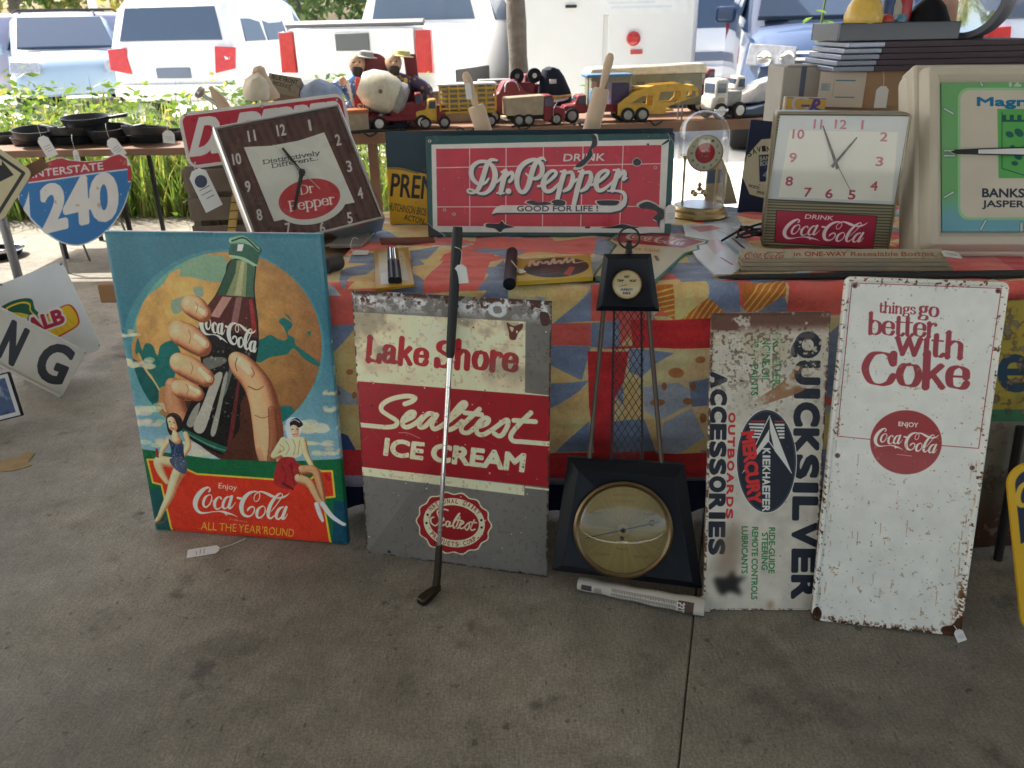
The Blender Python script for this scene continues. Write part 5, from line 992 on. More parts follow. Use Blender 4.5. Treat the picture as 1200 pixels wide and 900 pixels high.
gl = bpy.data.materials.new('dome glass'); gl.use_nodes = True; N, L = gl.node_tree.nodes, gl.node_tree.links; pb = N['Principled BSDF']; N.remove(pb); tb_ = N.new('ShaderNodeBsdfTransparent'); gg = N.new('ShaderNodeBsdfGlossy'); gg.inputs['Roughness'].default_value = .03; lw = N.new('ShaderNodeLayerWeight'); lw.inputs[0].default_value = .22; no = N.new('ShaderNodeTexNoise'); no.inputs['Scale'].default_value = 40; ad = N.new('ShaderNodeMath'); ad.operation = 'MULTIPLY_ADD'; ad.inputs[1].default_value = .05; L.new(no.outputs['Fac'], ad.inputs[0]); pw = N.new('ShaderNodeMath'); pw.operation = 'MULTIPLY_ADD'; pw.inputs[1].default_value = .55; pw.inputs[2].default_value = .02; L.new(lw.outputs['Facing'], pw.inputs[0]); L.new(pw.outputs[0], ad.inputs[2]); ms = N.new('ShaderNodeMixShader'); L.new(ad.outputs[0], ms.inputs[0]); L.new(tb_.outputs[0], ms.inputs[1]); L.new(gg.outputs[0], ms.inputs[2]); L.new(ms.outputs[0], N['Material Output'].inputs[0])
gl_ = bpy.data.materials.new('clock pane'); gl_.use_nodes = True; N, L = gl_.node_tree.nodes, gl_.node_tree.links; N.remove(N['Principled BSDF']); tb_ = N.new('ShaderNodeBsdfTransparent'); gg = N.new('ShaderNodeBsdfGlossy'); gg.inputs['Roughness'].default_value = .05; ms = N.new('ShaderNodeMixShader'); no = N.new('ShaderNodeTexNoise'); no.inputs['Scale'].default_value = 7; ad = N.new('ShaderNodeMath'); ad.operation = 'MULTIPLY_ADD'; ad.inputs[1].default_value = .024; ad.inputs[2].default_value = .008; L.new(no.outputs['Fac'], ad.inputs[0]); L.new(ad.outputs[0], ms.inputs[0]); L.new(tb_.outputs[0], ms.inputs[1]); L.new(gg.outputs[0], ms.inputs[2]); L.new(ms.outputs[0], N['Material Output'].inputs[0])
def local(P, pts): return P.uv(np.array(pts, float))
# ------------------------------------------------------------------ soft drink sign with the script lettering
P = fit([(498.5,160),(792,154.7),(784.6,278),(501.5,276.5)], z0=TZ+.006, lean=9, yaw=-2); print('script', P.err, np.degrees(P.q[2:4]), P.q[:2], P.w, P.h)
cv = Canvas(P, 1500, (30, 74, 68)); WH = (216, 212, 204); RD = (190, 42, 56)
cv.poly([(505.5,169.5),(783.9,163.2),(778.4,272.9),(507.4,272)], WH); cv.poly([(511,174.6),(775,170),(771.4,265.9),(512.5,264.8)], RD)
for a, b_ in (((550.3,174),(550.5,265)), ((593.1,173.4),(592.6,265)), ((636.8,172.6),(635.6,265.4)), ((683.2,171.6),(680.4,265.6)), ((730.3,170.8),(726,265.8)), ((511,196.7),(774,191.8)), ((512,242.5),(772.4,241.8))): cv.stroke([(*a, 1.1), (*b_, 1.1)], (222, 190, 186), spline=False)
BAN = [(540+x/10, 175+y/10) for x, y in [(470,655),(1000,655),(1860,650),(1925,600),(1950,600),(1930,660),(1870,715),(1760,740),(1000,742),(420,744),(360,762),(385,710),(420,675)]]
def pep(off, col, grow=0):
    for s in PEPPER: cv.stroke([(540+x/10+off[0], 175+y/10+off[1], w/10+grow) for x, y, w in s], col)
for o_ in ((.5, .7), (1.0, 1.3), (1.5, 1.9)): pep(o_, (44, 42, 58), .5); cv.poly([(x+o_[0], y+o_[1]) for x, y in BAN], (44, 42, 58))
cv.poly(BAN, WH); pep((0, 0), WH)
for p, q, h_, t_ in (((606,247.6),(616,247.5),6.2,'GO'),): pass
cv.text('GOOD FOR LIFE !', (606,247.6), (700.5,247.4), 6.2, (44, 46, 54), .02); cv.text('DRINK', (660,188.9), (708,188.2), 8.2, WH, .02, shear=.16)
CHIP, CED = (34, 30, 32), (200, 192, 184); zz = lambda *a: [(640+x/6.43, 150+y/6.43) for x, y in a]
for pts in (zz((350,48),(378,70),(382,130),(345,160),(350,200),(325,240),(270,290),(218,292),(260,250),(300,215),(330,150),(345,110)), zz((655,250),(685,228),(715,255),(700,282),(665,280)), zz((700,580),(760,555),(820,575),(855,600),(885,620),(885,680),(860,700),(850,750),(830,700),(805,680),(840,640),(790,612),(715,605)), zz((870,125),(920,85),(925,100),(885,125)), zz((415,752),(500,740),(575,725),(640,738),(700,750),(600,756),(480,756)), zz((390,548),(540,548),(530,580),(460,584),(400,578)), zz((40,555),(80,540),(140,552),(135,582),(60,584)), zz((-150,560),(-110,545),(-60,560),(0,556),(40,570),(-20,582),(-100,580)), [(497,277),(500,262),(508,268),(520,277)], [(571,262),(584,262),(588,259),(592,263),(602,266),(591,268),(586,272),(580,268),(570,266)], zz((295,745),(330,745),(325,755),(298,755)), [(783,155),(793,155),(792,170),(787,163)], zz((755,120),(775,118),(770,132)), zz((-130,20),(-110,14),(-100,40),(-120,36))):
    c = np.mean(pts, 0); cv.poly([tuple(c+(np.array(p)-c)*1.16) for p in pts], CED, smooth=True); cv.poly(pts, CHIP, smooth=True)
for x, y in ((503.5,165.4),(768,196.5),(521,246),(532,251)): cv.ell((x, y), 2.0, 1.7, CED); cv.ell((x, y), 1.1, .9, CHIP)
n = fbm(cv.H, cv.W, 50, 3, 5); ed = cv.edge_dist(); cv.over((1-sst(ed, .001, .007))*sst(n, .56, .66), (70, 60, 56)); cv.spots(60, .0006, .002, (210, 190, 184), 4, None, .7); cv.img *= (.95+.1*n)[..., None]
tag(board('script_lettered_sign', P, [facemat('porcelain print', cv, .22, 1.0, bump=.06, bscale=12, coat=.5), mat('green enamel', srgb(30, 70, 64), .3, coat=.5)], [(0, -.03), (0, -.002), (.002, .0), (.004, 0)], .004), 'long red sign with white script lettering and a dark green border, standing on the quilt', 'sign')
# ------------------------------------------------------------------ yellow and navy sign behind it
P = fit([(452,155),(790,149),(783,262),(456,262)], z0=TZ+.006, lean=6, yaw=-2);
cv = Canvas(P, 1100, (26, 54, 68)); YL = (224, 172, 34)
cv.poly([(450,196),(462,197),(480,200),(510,206),(800,215),(800,275),(450,275)], YL); cv.stroke([(450,196.5,2),(470,198,3),(490,203,2)], (150, 120, 50))
cv.text('PREMIUM', (457.5,229.5), (546,237), 26, (38, 34, 34), .012); cv.text('HUTCHINSON BROS', (455,246), (499,253), 8.6, (44, 38, 30), -.0); cv.text('ACTON.', (473,257.5), (497.5,262.8), 6.6, (44, 38, 30), .004)
cv.spots(30, .002, .006, (120, 90, 40), 4, None, .5); cv.img *= (.92+.16*fbm(cv.H, cv.W, 60, 3, 4))[..., None]
tag(board('yellow_navy_sign', P, [facemat('feed sign print', cv, .35, 1.0), mat('navy enamel', srgb(24, 46, 60), .4)], [(0, -.02), (0, -.002), (.002, 0)], .004), 'navy and yellow sign half hidden behind the long red script sign', 'sign')
# ------------------------------------------------------------------ clocks
def hand(P, root, pts, z, name, m, t=.0015):
    q = local(P, pts); MB().prism(q, (1, 0, 0), (0, 1, 0), (0, 0, 1), (0, 0, z), t).build(name, m, root, smooth=0)
def bar(p, q, w0, w1, ext=0.0):
    p, q = np.array(p, float), np.array(q, float); d = (q-p)/np.linalg.norm(q-p); s = np.array([-d[1], d[0]]); p = p-d*ext
    return [p+s*w0/2, p-s*w0/2, q-s*w1/2, q+s*w1/2]
# tilted wood grained clock
P = fit([(243.3,149.4),(397.6,125.6),(452.4,261.4),(305.7,289.6)], z0=TZ+.012, lean=27, yaw=12, roll=12, wl=1.5, wy=2.5, wr=.6); print('woodclock', P.err, np.degrees(P.q[2:4]), np.degrees(P.q[6]), P.q[:2], P.w, P.h)
root = empty('wall_clock', M=P.mat()); tag(root, 'tilted square clock with wood grained face and silver numerals, standing on its corner', 'clock')
cv = Canvas(P, 1500, (70, 46, 46)); xx, yy = cv.grid()
gr = np.sin((xx+24*fbm(cv.H, cv.W, 160, 3, 3))*.16)*.5+.5; gr = gr*fbm(cv.H, cv.W, 30, 4, 4); cv.img = (c3((92, 62, 58))*(1-gr[..., None])+c3((48, 30, 34))*gr[..., None]).astype(np.float32); cv.over((((xx % 34) < 2)*.6).astype(np.float32), (34, 22, 24))
PW = (206, 208, 200)
cv.poly(np.array([(285.6,172.6),(318,171),(350,165),(379.8,155.3),(415.6,237.6),(403.7,239.8),(321.3,259.9)]), PW); cv.ell((364.5,236.5), 42, 26.5, PW, rot=-11); cv.poly([(321.3,259.9),(330,256.4),(334,240),(314,240)], PW); cv.ell((362.4,233.4), 36.4, 23.4, (184, 56, 62), rot=-11)
cv.serif('Distinctively', (307.7,192.7), (375,181.3), 3.1, (44, 40, 44), wt=11, ht=5, ser=9); cv.serif('Different...', (318,197.2), (373.3,187.4), 3.1, (44, 40, 44), wt=11, ht=5, ser=9)
cv.serif('Dr', (351.5,228.5), (368.5,225.2), 7.4, (232, 222, 216), wt=11, ht=4); cv.serif('Pepper', (338.5,248.2), (393,238.7), 8.2, (232, 222, 216), wt=11, ht=4)
for t_, x, y in (('12',329.4,153),('1',363,147.2),('2',396,164.4),('3',409,195.3),('4',422,226.8),('5',409.8,255.6),('6',377.7,267.3),('7',337.6,268),('8',304,252),('9',290.6,219),('10',277.4,186.7),('11',295,159.6)):
    w_ = 9.5 if len(t_) == 2 else 5.6
    if t_ == '1': w_ = 2.2
    if t_ == '11': w_ = 8.4
    u = np.array([.985, -.17]); cv.text(t_, np.array((x, y))-u*w_/2+np.array((1.0, 6)), np.array((x, y))+u*w_/2+np.array((1.0, 6)), 12.6, (202, 198, 194), .02)
board('dial', P, [facemat('wood clock dial', cv, .25, 1.05, coat=.7, bump=.03)], [(.008, -.01), (.008, .001)], .004, parent=root, back=False)
q = [(0, -.075), (0, .006), (.004, .011), (.011, .011), (.0125, .002), (.0125, -.004)]
rings = [np.column_stack([rrect(P.w, P.h, .006, 4, i_), np.full(20, d_)]) for i_, d_ in q]; MB().rings(rings, cap=False).build('frame', SILV, root)
MB().box((P.w/2, P.h/2, -.04), (P.w-.012, P.h-.012, .066)).build('case', mat('clock case brown', srgb(96, 66, 48), .6), root, bevel=.003)
MB().prism(rrect(P.w, P.h, .003, 2, .0122), (1, 0, 0), (0, 1, 0), (0, 0, 1), (0, 0, .0165), .0012).build('glass', gl_, root, smooth=0)
C_ = (353.8,203.6); hand(P, root, bar(C_, (331,174.8), 3.4, 2.6, 3), .006, 'minute_hand', BLACKM); hand(P, root, bar(C_, (344.7,247.3), 5.2, 3.2, 4), .0085, 'hour_hand', BLACKM); hand(P, root, bar((375,223.5), (320.3,171.5), 1.1, .5), .011, 'second_hand', SILV, .0006); cc = local(P, [C_])[0]; MB().lathe([(.011, .002), (.011, .012), (.004, .016)], (cc[0], cc[1], 0), n=16).build('hub', BLACKM, root)
# red sign with rounded corners behind that clock, on a slatted crate
P = fit([(208,132),(401.5,109.8),(416,172),(221,198.6)], y0=2.98, lean=14, yaw=4, roll=6, wl=1, wy=1, wr=1); print('redsign', P.err, np.degrees(P.q[2:4]), P.O, P.w, P.h)
cv = Canvas(P, 1200, (214, 208, 204)); RDP = (184, 48, 66)
r_ = rrect(P.w, P.h, .035, 6, .012)*1200; cv._paint(*cv.edges_cov(r_, np.roll(r_, -1, 0)), RDP)
cv.text('D', (224,181.5), (249,178.5), 43, (222, 218, 214), .04, up=(.26, -1)); cv.text('r', (249,178), (268,176), 36, (222, 218, 214), .04, up=(.26, -1)); cv.text('P', (272,176), (296,173), 43, (222, 218, 214), .04, up=(.26, -1)); cv.text('EPPER', (300,172), (392,161), 43, (222, 218, 214), .04, up=(.26, -1))
for x, y in ((217.5,135),(307,125),(394.5,117),(228.5,190.5)): cv.ell((x, y), 2, 1.8, (120, 100, 100)); cv.ell((x, y), 1.2, 1, (210, 200, 196))
tag(board('red_rounded_sign', P, [facemat('red sign print', cv, .25, 1.0, coat=.5), PAPER], [(0, -.003), (0, 0), (.0012, .001)], .04, 8), 'red sign with white rounded border, half hidden behind the tilted wood grained clock', 'sign')
rz0 = P.at(P.w*.18, 0)[2]
hx, hy = D(279, 240, 2.99)[0], 2.99
def crate(loc, rz, w, d, h, label, ns=5, wd=None):
    root = empty('slatted_crate', loc=loc, rz=rz); tag(root, label, 'crate'); wd = wd or mat('weathered wood', srgb(128, 112, 98), .85, var=.35, scale=9, bump=.3)
    for sx in (-1, 1):
        for sy in (-1, 1): MB().box((sx*(w/2-.014), sy*(d/2-.014), h/2), (.026, .026, h)).build('corner_post', wd, root, bevel=.002)
    st = (h-.02)/ns
    for k in range(ns):
        z = .02+st*(k+.5)
        for s_ in (-1, 1):
            MB().box((0, s_*(d/2+.0055), z), (w, .009, st*.8)).build('slat', wd, root, bevel=.002); MB().box((s_*(w/2+.0055), 0, z), (.009, d-.004, st*.8)).build('slat', wd, root, bevel=.002)
    MB().box((0, 0, .03), (w-.06, d-.06, .012)).build('bottom_board', wd, root); return root
crate((hx-.02, 3.14, 0), R(4), .34, .24, rz0-.004, 'tall weathered slatted crate on the floor behind the tilted clock, holding up the red sign', 9)
a0, a1 = D(268, 300, 2.8), D(280, 205, 2.955); cvr = mat('yardstick yellow', srgb(206, 170, 96), .6, var=.2, scale=30)
N, L = cvr.node_tree.nodes, cvr.node_tree.links; wv = N.new('ShaderNodeTexWave'); wv.bands_direction = 'Z'; wv.inputs['Scale'].default_value = 12; tc = N.new('ShaderNodeTexCoord'); L.new(tc.outputs['Object'], wv.inputs['Vector']); mr = N.new('ShaderNodeMapRange'); mr.inputs[1].default_value = .02; mr.inputs[2].default_value = .05; L.new(wv.outputs['Fac'], mr.inputs[0])
mx = N.new('ShaderNodeMix'); mx.data_type = 'RGBA'; mx.inputs[6].default_value = (.05, .035, .02, 1); L.new(mr.outputs[0], mx.inputs[0]); bs = N['Principled BSDF'].inputs['Base Color']; L.new(bs.links[0].from_socket, mx.inputs[7]); L.new(mx.outputs[2], bs)
m = MB(); dd = (a1-a0)/np.linalg.norm(a1-a0); a0 = a0-dd*(a0[2]/dd[2]); L_ = np.linalg.norm(a1-a0); sd = np.cross(dd, (0, -1, 0)); m.prism([(-.014, 0), (.014, 0), (.014, L_), (-.014, L_)], sd/np.linalg.norm(sd), dd, np.cross(sd/np.linalg.norm(sd), dd), np.zeros(3), .006)
root = empty('yardstick', loc=tuple(a0)); tag(root, 'yellow wooden yardstick leaning against the slatted crate beside the tilted clock', 'yardstick'); m.build('stick', cvr, root, bevel=.001)
# bronze framed clock with the red panel
P = fit([(911,130.5),(1068.5,132.5),(1041,297),(889.5,287.5)], z0=TZ+.004, lean=4, yaw=-4, wl=1, wy=1); print('bronze', P.err, np.degrees(P.q[2:4]), P.q[:2], P.w, P.h)
root = empty('shelf_clock', M=P.mat()); tag(root, 'bronze framed clock with white dial, maroon numerals and a red script panel below', 'clock')
cv = Canvas(P, 1500, (112, 106, 84)); xx, yy = cv.grid(); cv.img *= (.78+.36*((yy % 13) < 7))[..., None]; cv.over((((yy+3) % 13) < 3)*1.0, (52, 46, 36), .7)
FACE = [(914,135.5),(1066,136.5),(1050,240),(899.5,233)]
cv.poly(FACE, (180, 187, 188)); cv.poly([(925,153),(1052,155),(1045,236),(912,231)], (206, 206, 196)); cv.stroke([(899,234,1.6),(1050,241,1.6)], (60, 56, 46), spline=False)  # paler inner panel: the inset's reflected glow, painted into the dial colour
MN = (156, 46, 78)
def nums(L, h, col, u, bold, ww=(9.6, 6.4)):
    for t_, x, y in L:
        w_ = ww[0] if len(t_) == 2 else ww[1]; w_ = w_*.26 if t_ == '1' else w_*.7 if t_ == '11' else w_; u = np.array(u, float); u /= np.linalg.norm(u); dn = np.array([-u[1]*.0-.0, h*.5])
        cv.text(t_, np.array((x, y))-u*w_/2+dn, np.array((x, y))+u*w_/2+dn, h, col, bold, shear=.06)
nums([('12',984.6,146),('1',1010,146.6),('2',1035,160.6),('3',1030,189.4),('4',1023.6,218),('5',997.6,228.4),('6',971,227),('7',946,225.4),('8',924.4,212.4),('9',928.8,184.8),('10',935,157.4),('11',958,145.6)], 10.2, MN, (1, .04), .022, (13, 8))
cv.poly([(909.6,246),(1028,253),(1023,292.6),(907,284)], (66, 30, 36)); cv.poly([(910.6,247),(1027,253.8),(1022.2,291.5),(908,283.2)], (152, 34, 62)); cv.text('DRINK', (943,256.2), (976,258.2), 5, (226, 206, 206), .02, shear=.2); cola(cv, (917,271), (1017,260.5), (1005.5,284.5), (228, 208, 210), 1.0)
board('dial', P, [facemat('bronze clock dial', cv, .3, 1.05, coat=.6, bump=.02)], [(.004, -.01), (.004, 0)], .012, parent=root, back=False)
rings = [np.column_stack([rrect(P.w, P.h, .014, 5, i_), np.full(24, d_)]) for i_, d_ in [(0, -.09), (0, .004), (.002, .007), (.005, .007), (.006, .001), (.006, -.004)]]; MB().rings(rings, cap=False).build('frame', mat('bronze frame', srgb(128, 120, 98), .35, metal=.7), root)
MB().box((P.w/2, P.h/2, -.05), (P.w-.01, P.h-.01, .078)).build('case', mat('clock case dark', srgb(40, 44, 56), .6), root, bevel=.004)
MB().prism(local(P, FACE), (1, 0, 0), (0, 1, 0), (0, 0, 1), (0, 0, .0115), .0012).build('glass', gl_, root, smooth=0)
C_ = (979,190); hand(P, root, bar(C_, (964,147), 4.2, 1.6, 8), .004, 'minute_hand', BLACKP); hand(P, root, bar(C_, (1004,160.6), 3.6, 1.4, 7), .0065, 'hour_hand', BLACKP); hand(P, root, bar(C_, (996.4,223), .9, .6, 9), .009, 'second_hand', BLACKP, .0006)
# big green bank clock at the right edge
P = fit([(1089,81),(1312,79),(1313,286),(1093,284)], z0=TZ+.052, lean=14, yaw=-2, roll=0, wl=.2, wy=.6, wr=.6); print('green', P.err, np.degrees(P.q[2:4]), P.q[:2], P.w, P.h)
root = empty('wall_clock', M=P.mat()); tag(root, 'large square clock with green border in a pale plastic case at the right edge', 'clock')
cv = Canvas(P, 1300, (112, 172, 116)); xx, yy = cv.grid(); cv.img = (c3((112, 172, 112))+(c3((112, 168, 184))-c3((112, 172, 112)))*(1-sst(yy/cv.H+.12*np.abs(xx/cv.W-.5), .18, .36))[..., None]).astype(np.float32)
def rr_px(x0, y0, x1, y1, r): return [(x0+x if x < (x1-x0)/2 else x0+x, y1-y) for x, y in rrect(x1-x0, y1-y0, r, 5)]
cv.poly(rr_px(1125,101,1281,256.5,13), (150, 200, 150)); cv.poly(rr_px(1128,104,1278,253.5,11), (204, 196, 180)); cv.poly([(1171.4,126),(1235,126),(1235,207.5),(1173,207.5)], (92, 172, 92)); cv.stroke([(1177,130,1),(1177,196,1),(1203,204,1),(1229,196,1),(1229,130,1)], (28, 84, 66), spline=False)
cv.stroke([(1178,140,2.4),(1230,140,2.4)], (30, 90, 84), spline=False)
for k in range(6): cv.poly([(1177+9*k,133),(1182+9*k,133),(1182+9*k,139),(1177+9*k,139)], (30, 90, 84))
for x, y, s_ in ((1186,156,5),(1197,154,6),(1209,156,6),(1221,156,5),(1190,172,4),(1196,182,5),(1192,190,4),(1212,182,5),(1206,172,4)): cv.ell((x, y), s_, s_*.7, (30, 88, 90), .9, rot=x*7 % 60)
cv.text('Magn', (1148,122), (1206,122.4), 9.4, (22, 112, 154), .05); cv.text('BANKS', (1154,229.6), (1203,230), 9.8, (38, 52, 70), .03); cv.text('JASPER', (1154,241.2), (1203,241.6), 7.4, (38, 52, 70), .03)
def tick(x, y, ang, L_, w_=2.4): d = np.array([math.cos(R(ang)), math.sin(R(ang))])*L_/2; cv.stroke([(x-d[0], y-d[1], w_+1), (x+d[0], y+d[1], w_+1)], (30, 74, 70), spline=False); cv.stroke([(x-d[0], y-d[1], w_), (x+d[0], y+d[1], w_)], (190, 206, 196), spline=False)
for x, y, a in ((1151,93.4,60),(1114.5,128.7,30),(1114.5,227,-30),(1155,262.5,-60)): tick(x, y, a, 12)
tick(1115,175,0,12); tick(1115,181,0,12); cv.text('12', (1186,99), (1199,99), 11, (190, 206, 196), .04); cv.text('12', (1198,99), (1214,99), 11, (190, 206, 196), .04) if False else None; tick(1200,266,90,10,3)
board('dial', P, [facemat('green clock dial', cv, .3, 1.0, coat=.6, bump=.02)], [(.036, -.03), (.036, -.012)], .006, parent=root, back=False)
CASE = mat('pale plastic case', srgb(196, 188, 170), .45, var=.1, scale=4)
rings = [np.column_stack([rrect(P.w, P.h, .004, 5, max(i_, -9)), np.full(24, d_)]) for i_, d_ in [(-.034, -.13), (-.036, -.10), (-.012, -.015), (-.003, 0), (.006, .003), (.018, .003), (.024, -.004), (.034, -.014), (.036, -.02)]]; MB().rings(rings, cap=False).build('case', CASE, root); MB().box((P.w/2, P.h/2, -.08), (P.w+.06, P.h+.06, .09)).build('back', CASE, root, bevel=.01)
C_ = (1203,178); hand(P, root, [(1112,177.5),(1118,176),(1146,174),(1203,172.6),(1203,182.5),(1146,181.5),(1118,180.5)], .0, 'minute_hand', PAPER, .001); hand(P, root, [(1113,178),(1120,175.5),(1146,174.2),(1146,181.4),(1120,180.8)], .0015, 'minute_hand_tip', BLACKM, .001)
for q in ([(1146,174.2),(1203,172.4),(1203,173.8),(1146,175.4)], [(1146,180.2),(1203,181.4),(1203,182.8),(1146,181.6)]): hand(P, root, q, .0015, 'minute_hand_edge', BLACKM, .001)
hand(P, root, bar(C_, (1228,150), 6, 4), .003, 'hour_hand', BLACKM)
# glass domed anniversary clock
b0 = G(818,254,TZ); b0[2] = TZ+.005; root = empty('domed_clock', loc=tuple(b0)); tag(root, 'small brass clock under a clear glass dome beside the long red sign', 'clock'); b0[1] += .0
MB().lathe([(.0, 0), (.098, 0), (.102, .006), (.098, .016), (.093, .02), (.093, .03), (.086, .038), (0, .038)], n=40, cap=False).build('base', BRASS, root)
MB().lathe([(.0, .0385), (.078, .0385), (.078, .041), (0, .041)], n=32, cap=False).build('silver_plate', SILV, root)
HD = .36; dome = [(.088, .038), (.088, HD-.088)]+[(.088*math.cos(a), HD-.088+.088*math.sin(a)) for a in np.linspace(0, math.pi/2-.02, 12)[1:]]
inn = [(r_-.0025 if r_ > .004 else r_, z-.0025 if z > .05 else z) for r_, z in dome]
MB().lathe(dome, n=48, cap=False).build('glass_dome', gl, root)
for s_ in (-1, 1): MB().lathe([(.006, .04), (.004, .05), (.0035, .10), (.0045, .14), (.0035, .18), (.006, .205)], (s_*.058, .01, 0), n=12).build('pillar', BRASS, root)
MB().box((0, .015, .208), (.14, .05, .006)).build('top_plate', BRASS, root, bevel=.002); m = MB()
for k in range(3): m.lathe([(.006, .21), (.009, .222), (.003, .235), (.0045, .245), (.0, .262)], ((k-1)*.035, .02, .0), n=10, cap=False)
m.build('finial', BRASS, root)
cvd = Canvas(None, 1600, (204, 206, 184), .124, .124); cvd.ell((.062, .062), .034, .034, (178, 40, 52))
for k in range(12): a = R(90-30*k); x, y = .062+.047*math.cos(a), .062+.047*math.sin(a); cvd.text(str(k or 12), (x-.0045, y-.004), (x+.0045, y-.004), .008, (96, 84, 60), .0, up=(0, 1))
for k in range(60): a = R(6*k); cvd.stroke([(.062+.057*math.cos(a), .062+.057*math.sin(a), .0006), (.062+.059*math.cos(a), .062+.059*math.sin(a), .0006)], (90, 80, 60), spline=False)
cvd.text('1 9 4 7', (.046, .068), (.078, .068), .008, (216, 186, 160), .01, up=(0, 1)) if False else cvd.rect(.045, .066, .079, .072, (206, 150, 140), .6); cvd.rect(.05, .05, .074, .054, (206, 150, 140), .5)
pd = Plane((0, 0, 0), (1, 0, 0), (0, 0, 1), .124, .124); dm = facemat('domed dial', cvd, .35, 1.0)
cxp = Matrix.Translation((-.062, -.034, .222-.062)) @ Matrix(((1, 0, 0, 0), (0, 0, -1, 0), (0, 1, 0, 0), (0, 0, 0, 1)))
tt = np.linspace(0, 2*math.pi, 48, endpoint=False); board('dial', pd, [dm], [(0, -.004), (0, 0)], parent=root, back=False, M=cxp, shape=lambda i: np.stack([.062+(.0585-i)*np.cos(tt), .062+(.0585-i)*np.sin(tt)], 1))
MB().lathe([(.0585, -.012), (.062, -.004), (.0625, .003), (.059, .004), (.0585, .001)], (0, -.034, .222), (0, -1, 0), 48, cap=False).build('bezel', BRASS, root)
for nm, q in (('hour_hand', bar((0, 0), (-.012, -.022), .003, .0015)), ('minute_hand', bar((0, 0), (.004, .04), .0025, .001))): MB().prism(q, (1, 0, 0), (0, 0, 1), (0, -1, 0), (0, -.036, .222), .0008).build(nm, BLACKM, root, smooth=0)
m = MB(); m.cyl((0, .01, .06), (0, .01, .205), .0015, 8)
for k in range(4): a = R(45+90*k); m.tube([(0, .01, .075), (.018*math.cos(a), .01+.018*math.sin(a), .078)], .0014, 6); m.ball((.026*math.cos(a), .01+.026*math.sin(a), .078), .0095, 12)
m.lathe([(.004, .085), (.012, .092), (.004, .10), (.008, .108), (.003, .115)], (0, .01, 0), n=12); m.build('pendulum', BRASS, root)
# bank sign, six sided badge on navy
P = fit([(881,142),(966,146),(948,256),(863,248)], z0=TZ+.006, lean=16, yaw=12, roll=-2, wl=1, wy=1, wr=1); 
cv = Canvas(P, 1300, (34, 46, 78)); HX = [(878,222),(871.5,206),(873,188),(886,171),(912,162),(944,166),(956,186),(950,214),(934,236),(898,236)]; cv.poly([(868.8,206),(875,182),(892,163),(915,161),(950,163),(960,190),(950,232),(905,236),(878,228)], (210, 206, 180)); cv.stroke([(x, y, .8) for x, y in [(868.8,206),(875,182),(892,163),(915,161),(950,163),(960,190),(950,232),(905,236),(878,228),(868.8,206)]], (60, 56, 50), spline=False)
for i, ch in enumerate('SAVINGS'): a = (877+5.4*i, 184-.24*i-3.4*math.sin(i*.52)*1.6); cv.text(ch, a, (a[0]+4.2, a[1]-1.4+.3*i), 6.4, (44, 44, 52), .015)
cv.poly([(889,182),(930,178),(928,212),(890,213)], (40, 56, 92)); cv.text('BANK', (890.5,188.5), (906,187.3), 5, (206, 206, 190), .02); cv.text('BOOK', (890.8,194.5), (906,193.4), 5, (206, 206, 190), .02); cv.poly([(893,206),(900,198),(906,202),(902,209)], (170, 176, 190), .8)
cv.text('WORTH', (876.5,219), (889,222), 3.4, (50, 48, 50), .015); cv.text('WHEN', (886,226.5), (898,229), 3.4, (50, 48, 50), .015); cv.text('DEPOSIT', (881,232.5), (896,235.5), 3.4, (50, 48, 50), .015); cv.spots(30, .0015, .005, (120, 110, 90), 3, lambda r: (cv.w*(.2+.5*r.random()), cv.h*(.2+.5*r.random())), .5)
tag(board('savings_badge_sign', P, [facemat('bank badge print', cv, .4, 1.0), mat('navy tin', srgb(34, 46, 78), .5)], [(0, -.004), (0, 0), (.001, .001)], .004), 'navy sign with a cream six sided savings badge, tucked behind the bronze clock', 'sign')
# ------------------------------------------------------------------ things lying on the quilt and leaning on the stall
def flat(px_pts, z): return np.array([G(x, y, z)[:2] for x, y in px_pts])
def slab(name, px_pts, z, t, mats, root=None, bevel=.0, smooth=30):
    """flat piece with an outline, lying at height z, thickness t; UV over its bounding box"""
    q = flat(px_pts, z); o = q.mean(0); mb = MB(); mb.prism(q-o, (1, 0, 0), (0, 1, 0), (0, 0, 1), (0, 0, 0), t, 0)
    ob = mb.build(name, mats, root, bevel=bevel, smooth=smooth); 
    ob.location = (o[0], o[1], z) if root is None else (o[0]-root.location.x, o[1]-root.location.y, z-root.location.z); return ob
def topplane(px_pts, z):
    q = flat(px_pts, z); lo, hi = q.min(0), q.max(0); return Plane((lo[0], lo[1], z), (1, 0, 0), (0, 1, 0), hi[0]-lo[0], hi[1]-lo[1])
def flatprint(name, px_pts, z, t, cv_fn, ppm, bg, mats_edge, **k):
    P = topplane(px_pts, z+t); cv = Canvas(P, ppm, bg); cv_fn(cv); out = local(P, px_pts)
    if np.sum(out[:, 0]*np.roll(out[:, 1], -1)-out[:, 1]*np.roll(out[:, 0], -1)) < 0: out = out[::-1]
    c = out.mean(0)
    return board(name, P, [facemat(name+' print', cv, k.get('rough', .35), k.get('gain', 1.0), coat=k.get('coat', .3), bump=.03), mats_edge], [(0, -t), (0, -.0004), (.0006, 0)], shape=lambda i: c+(out-c)*(1-i/.1), parent=k.get('parent'), M=k.get('M'))
ZT = TZ+.005
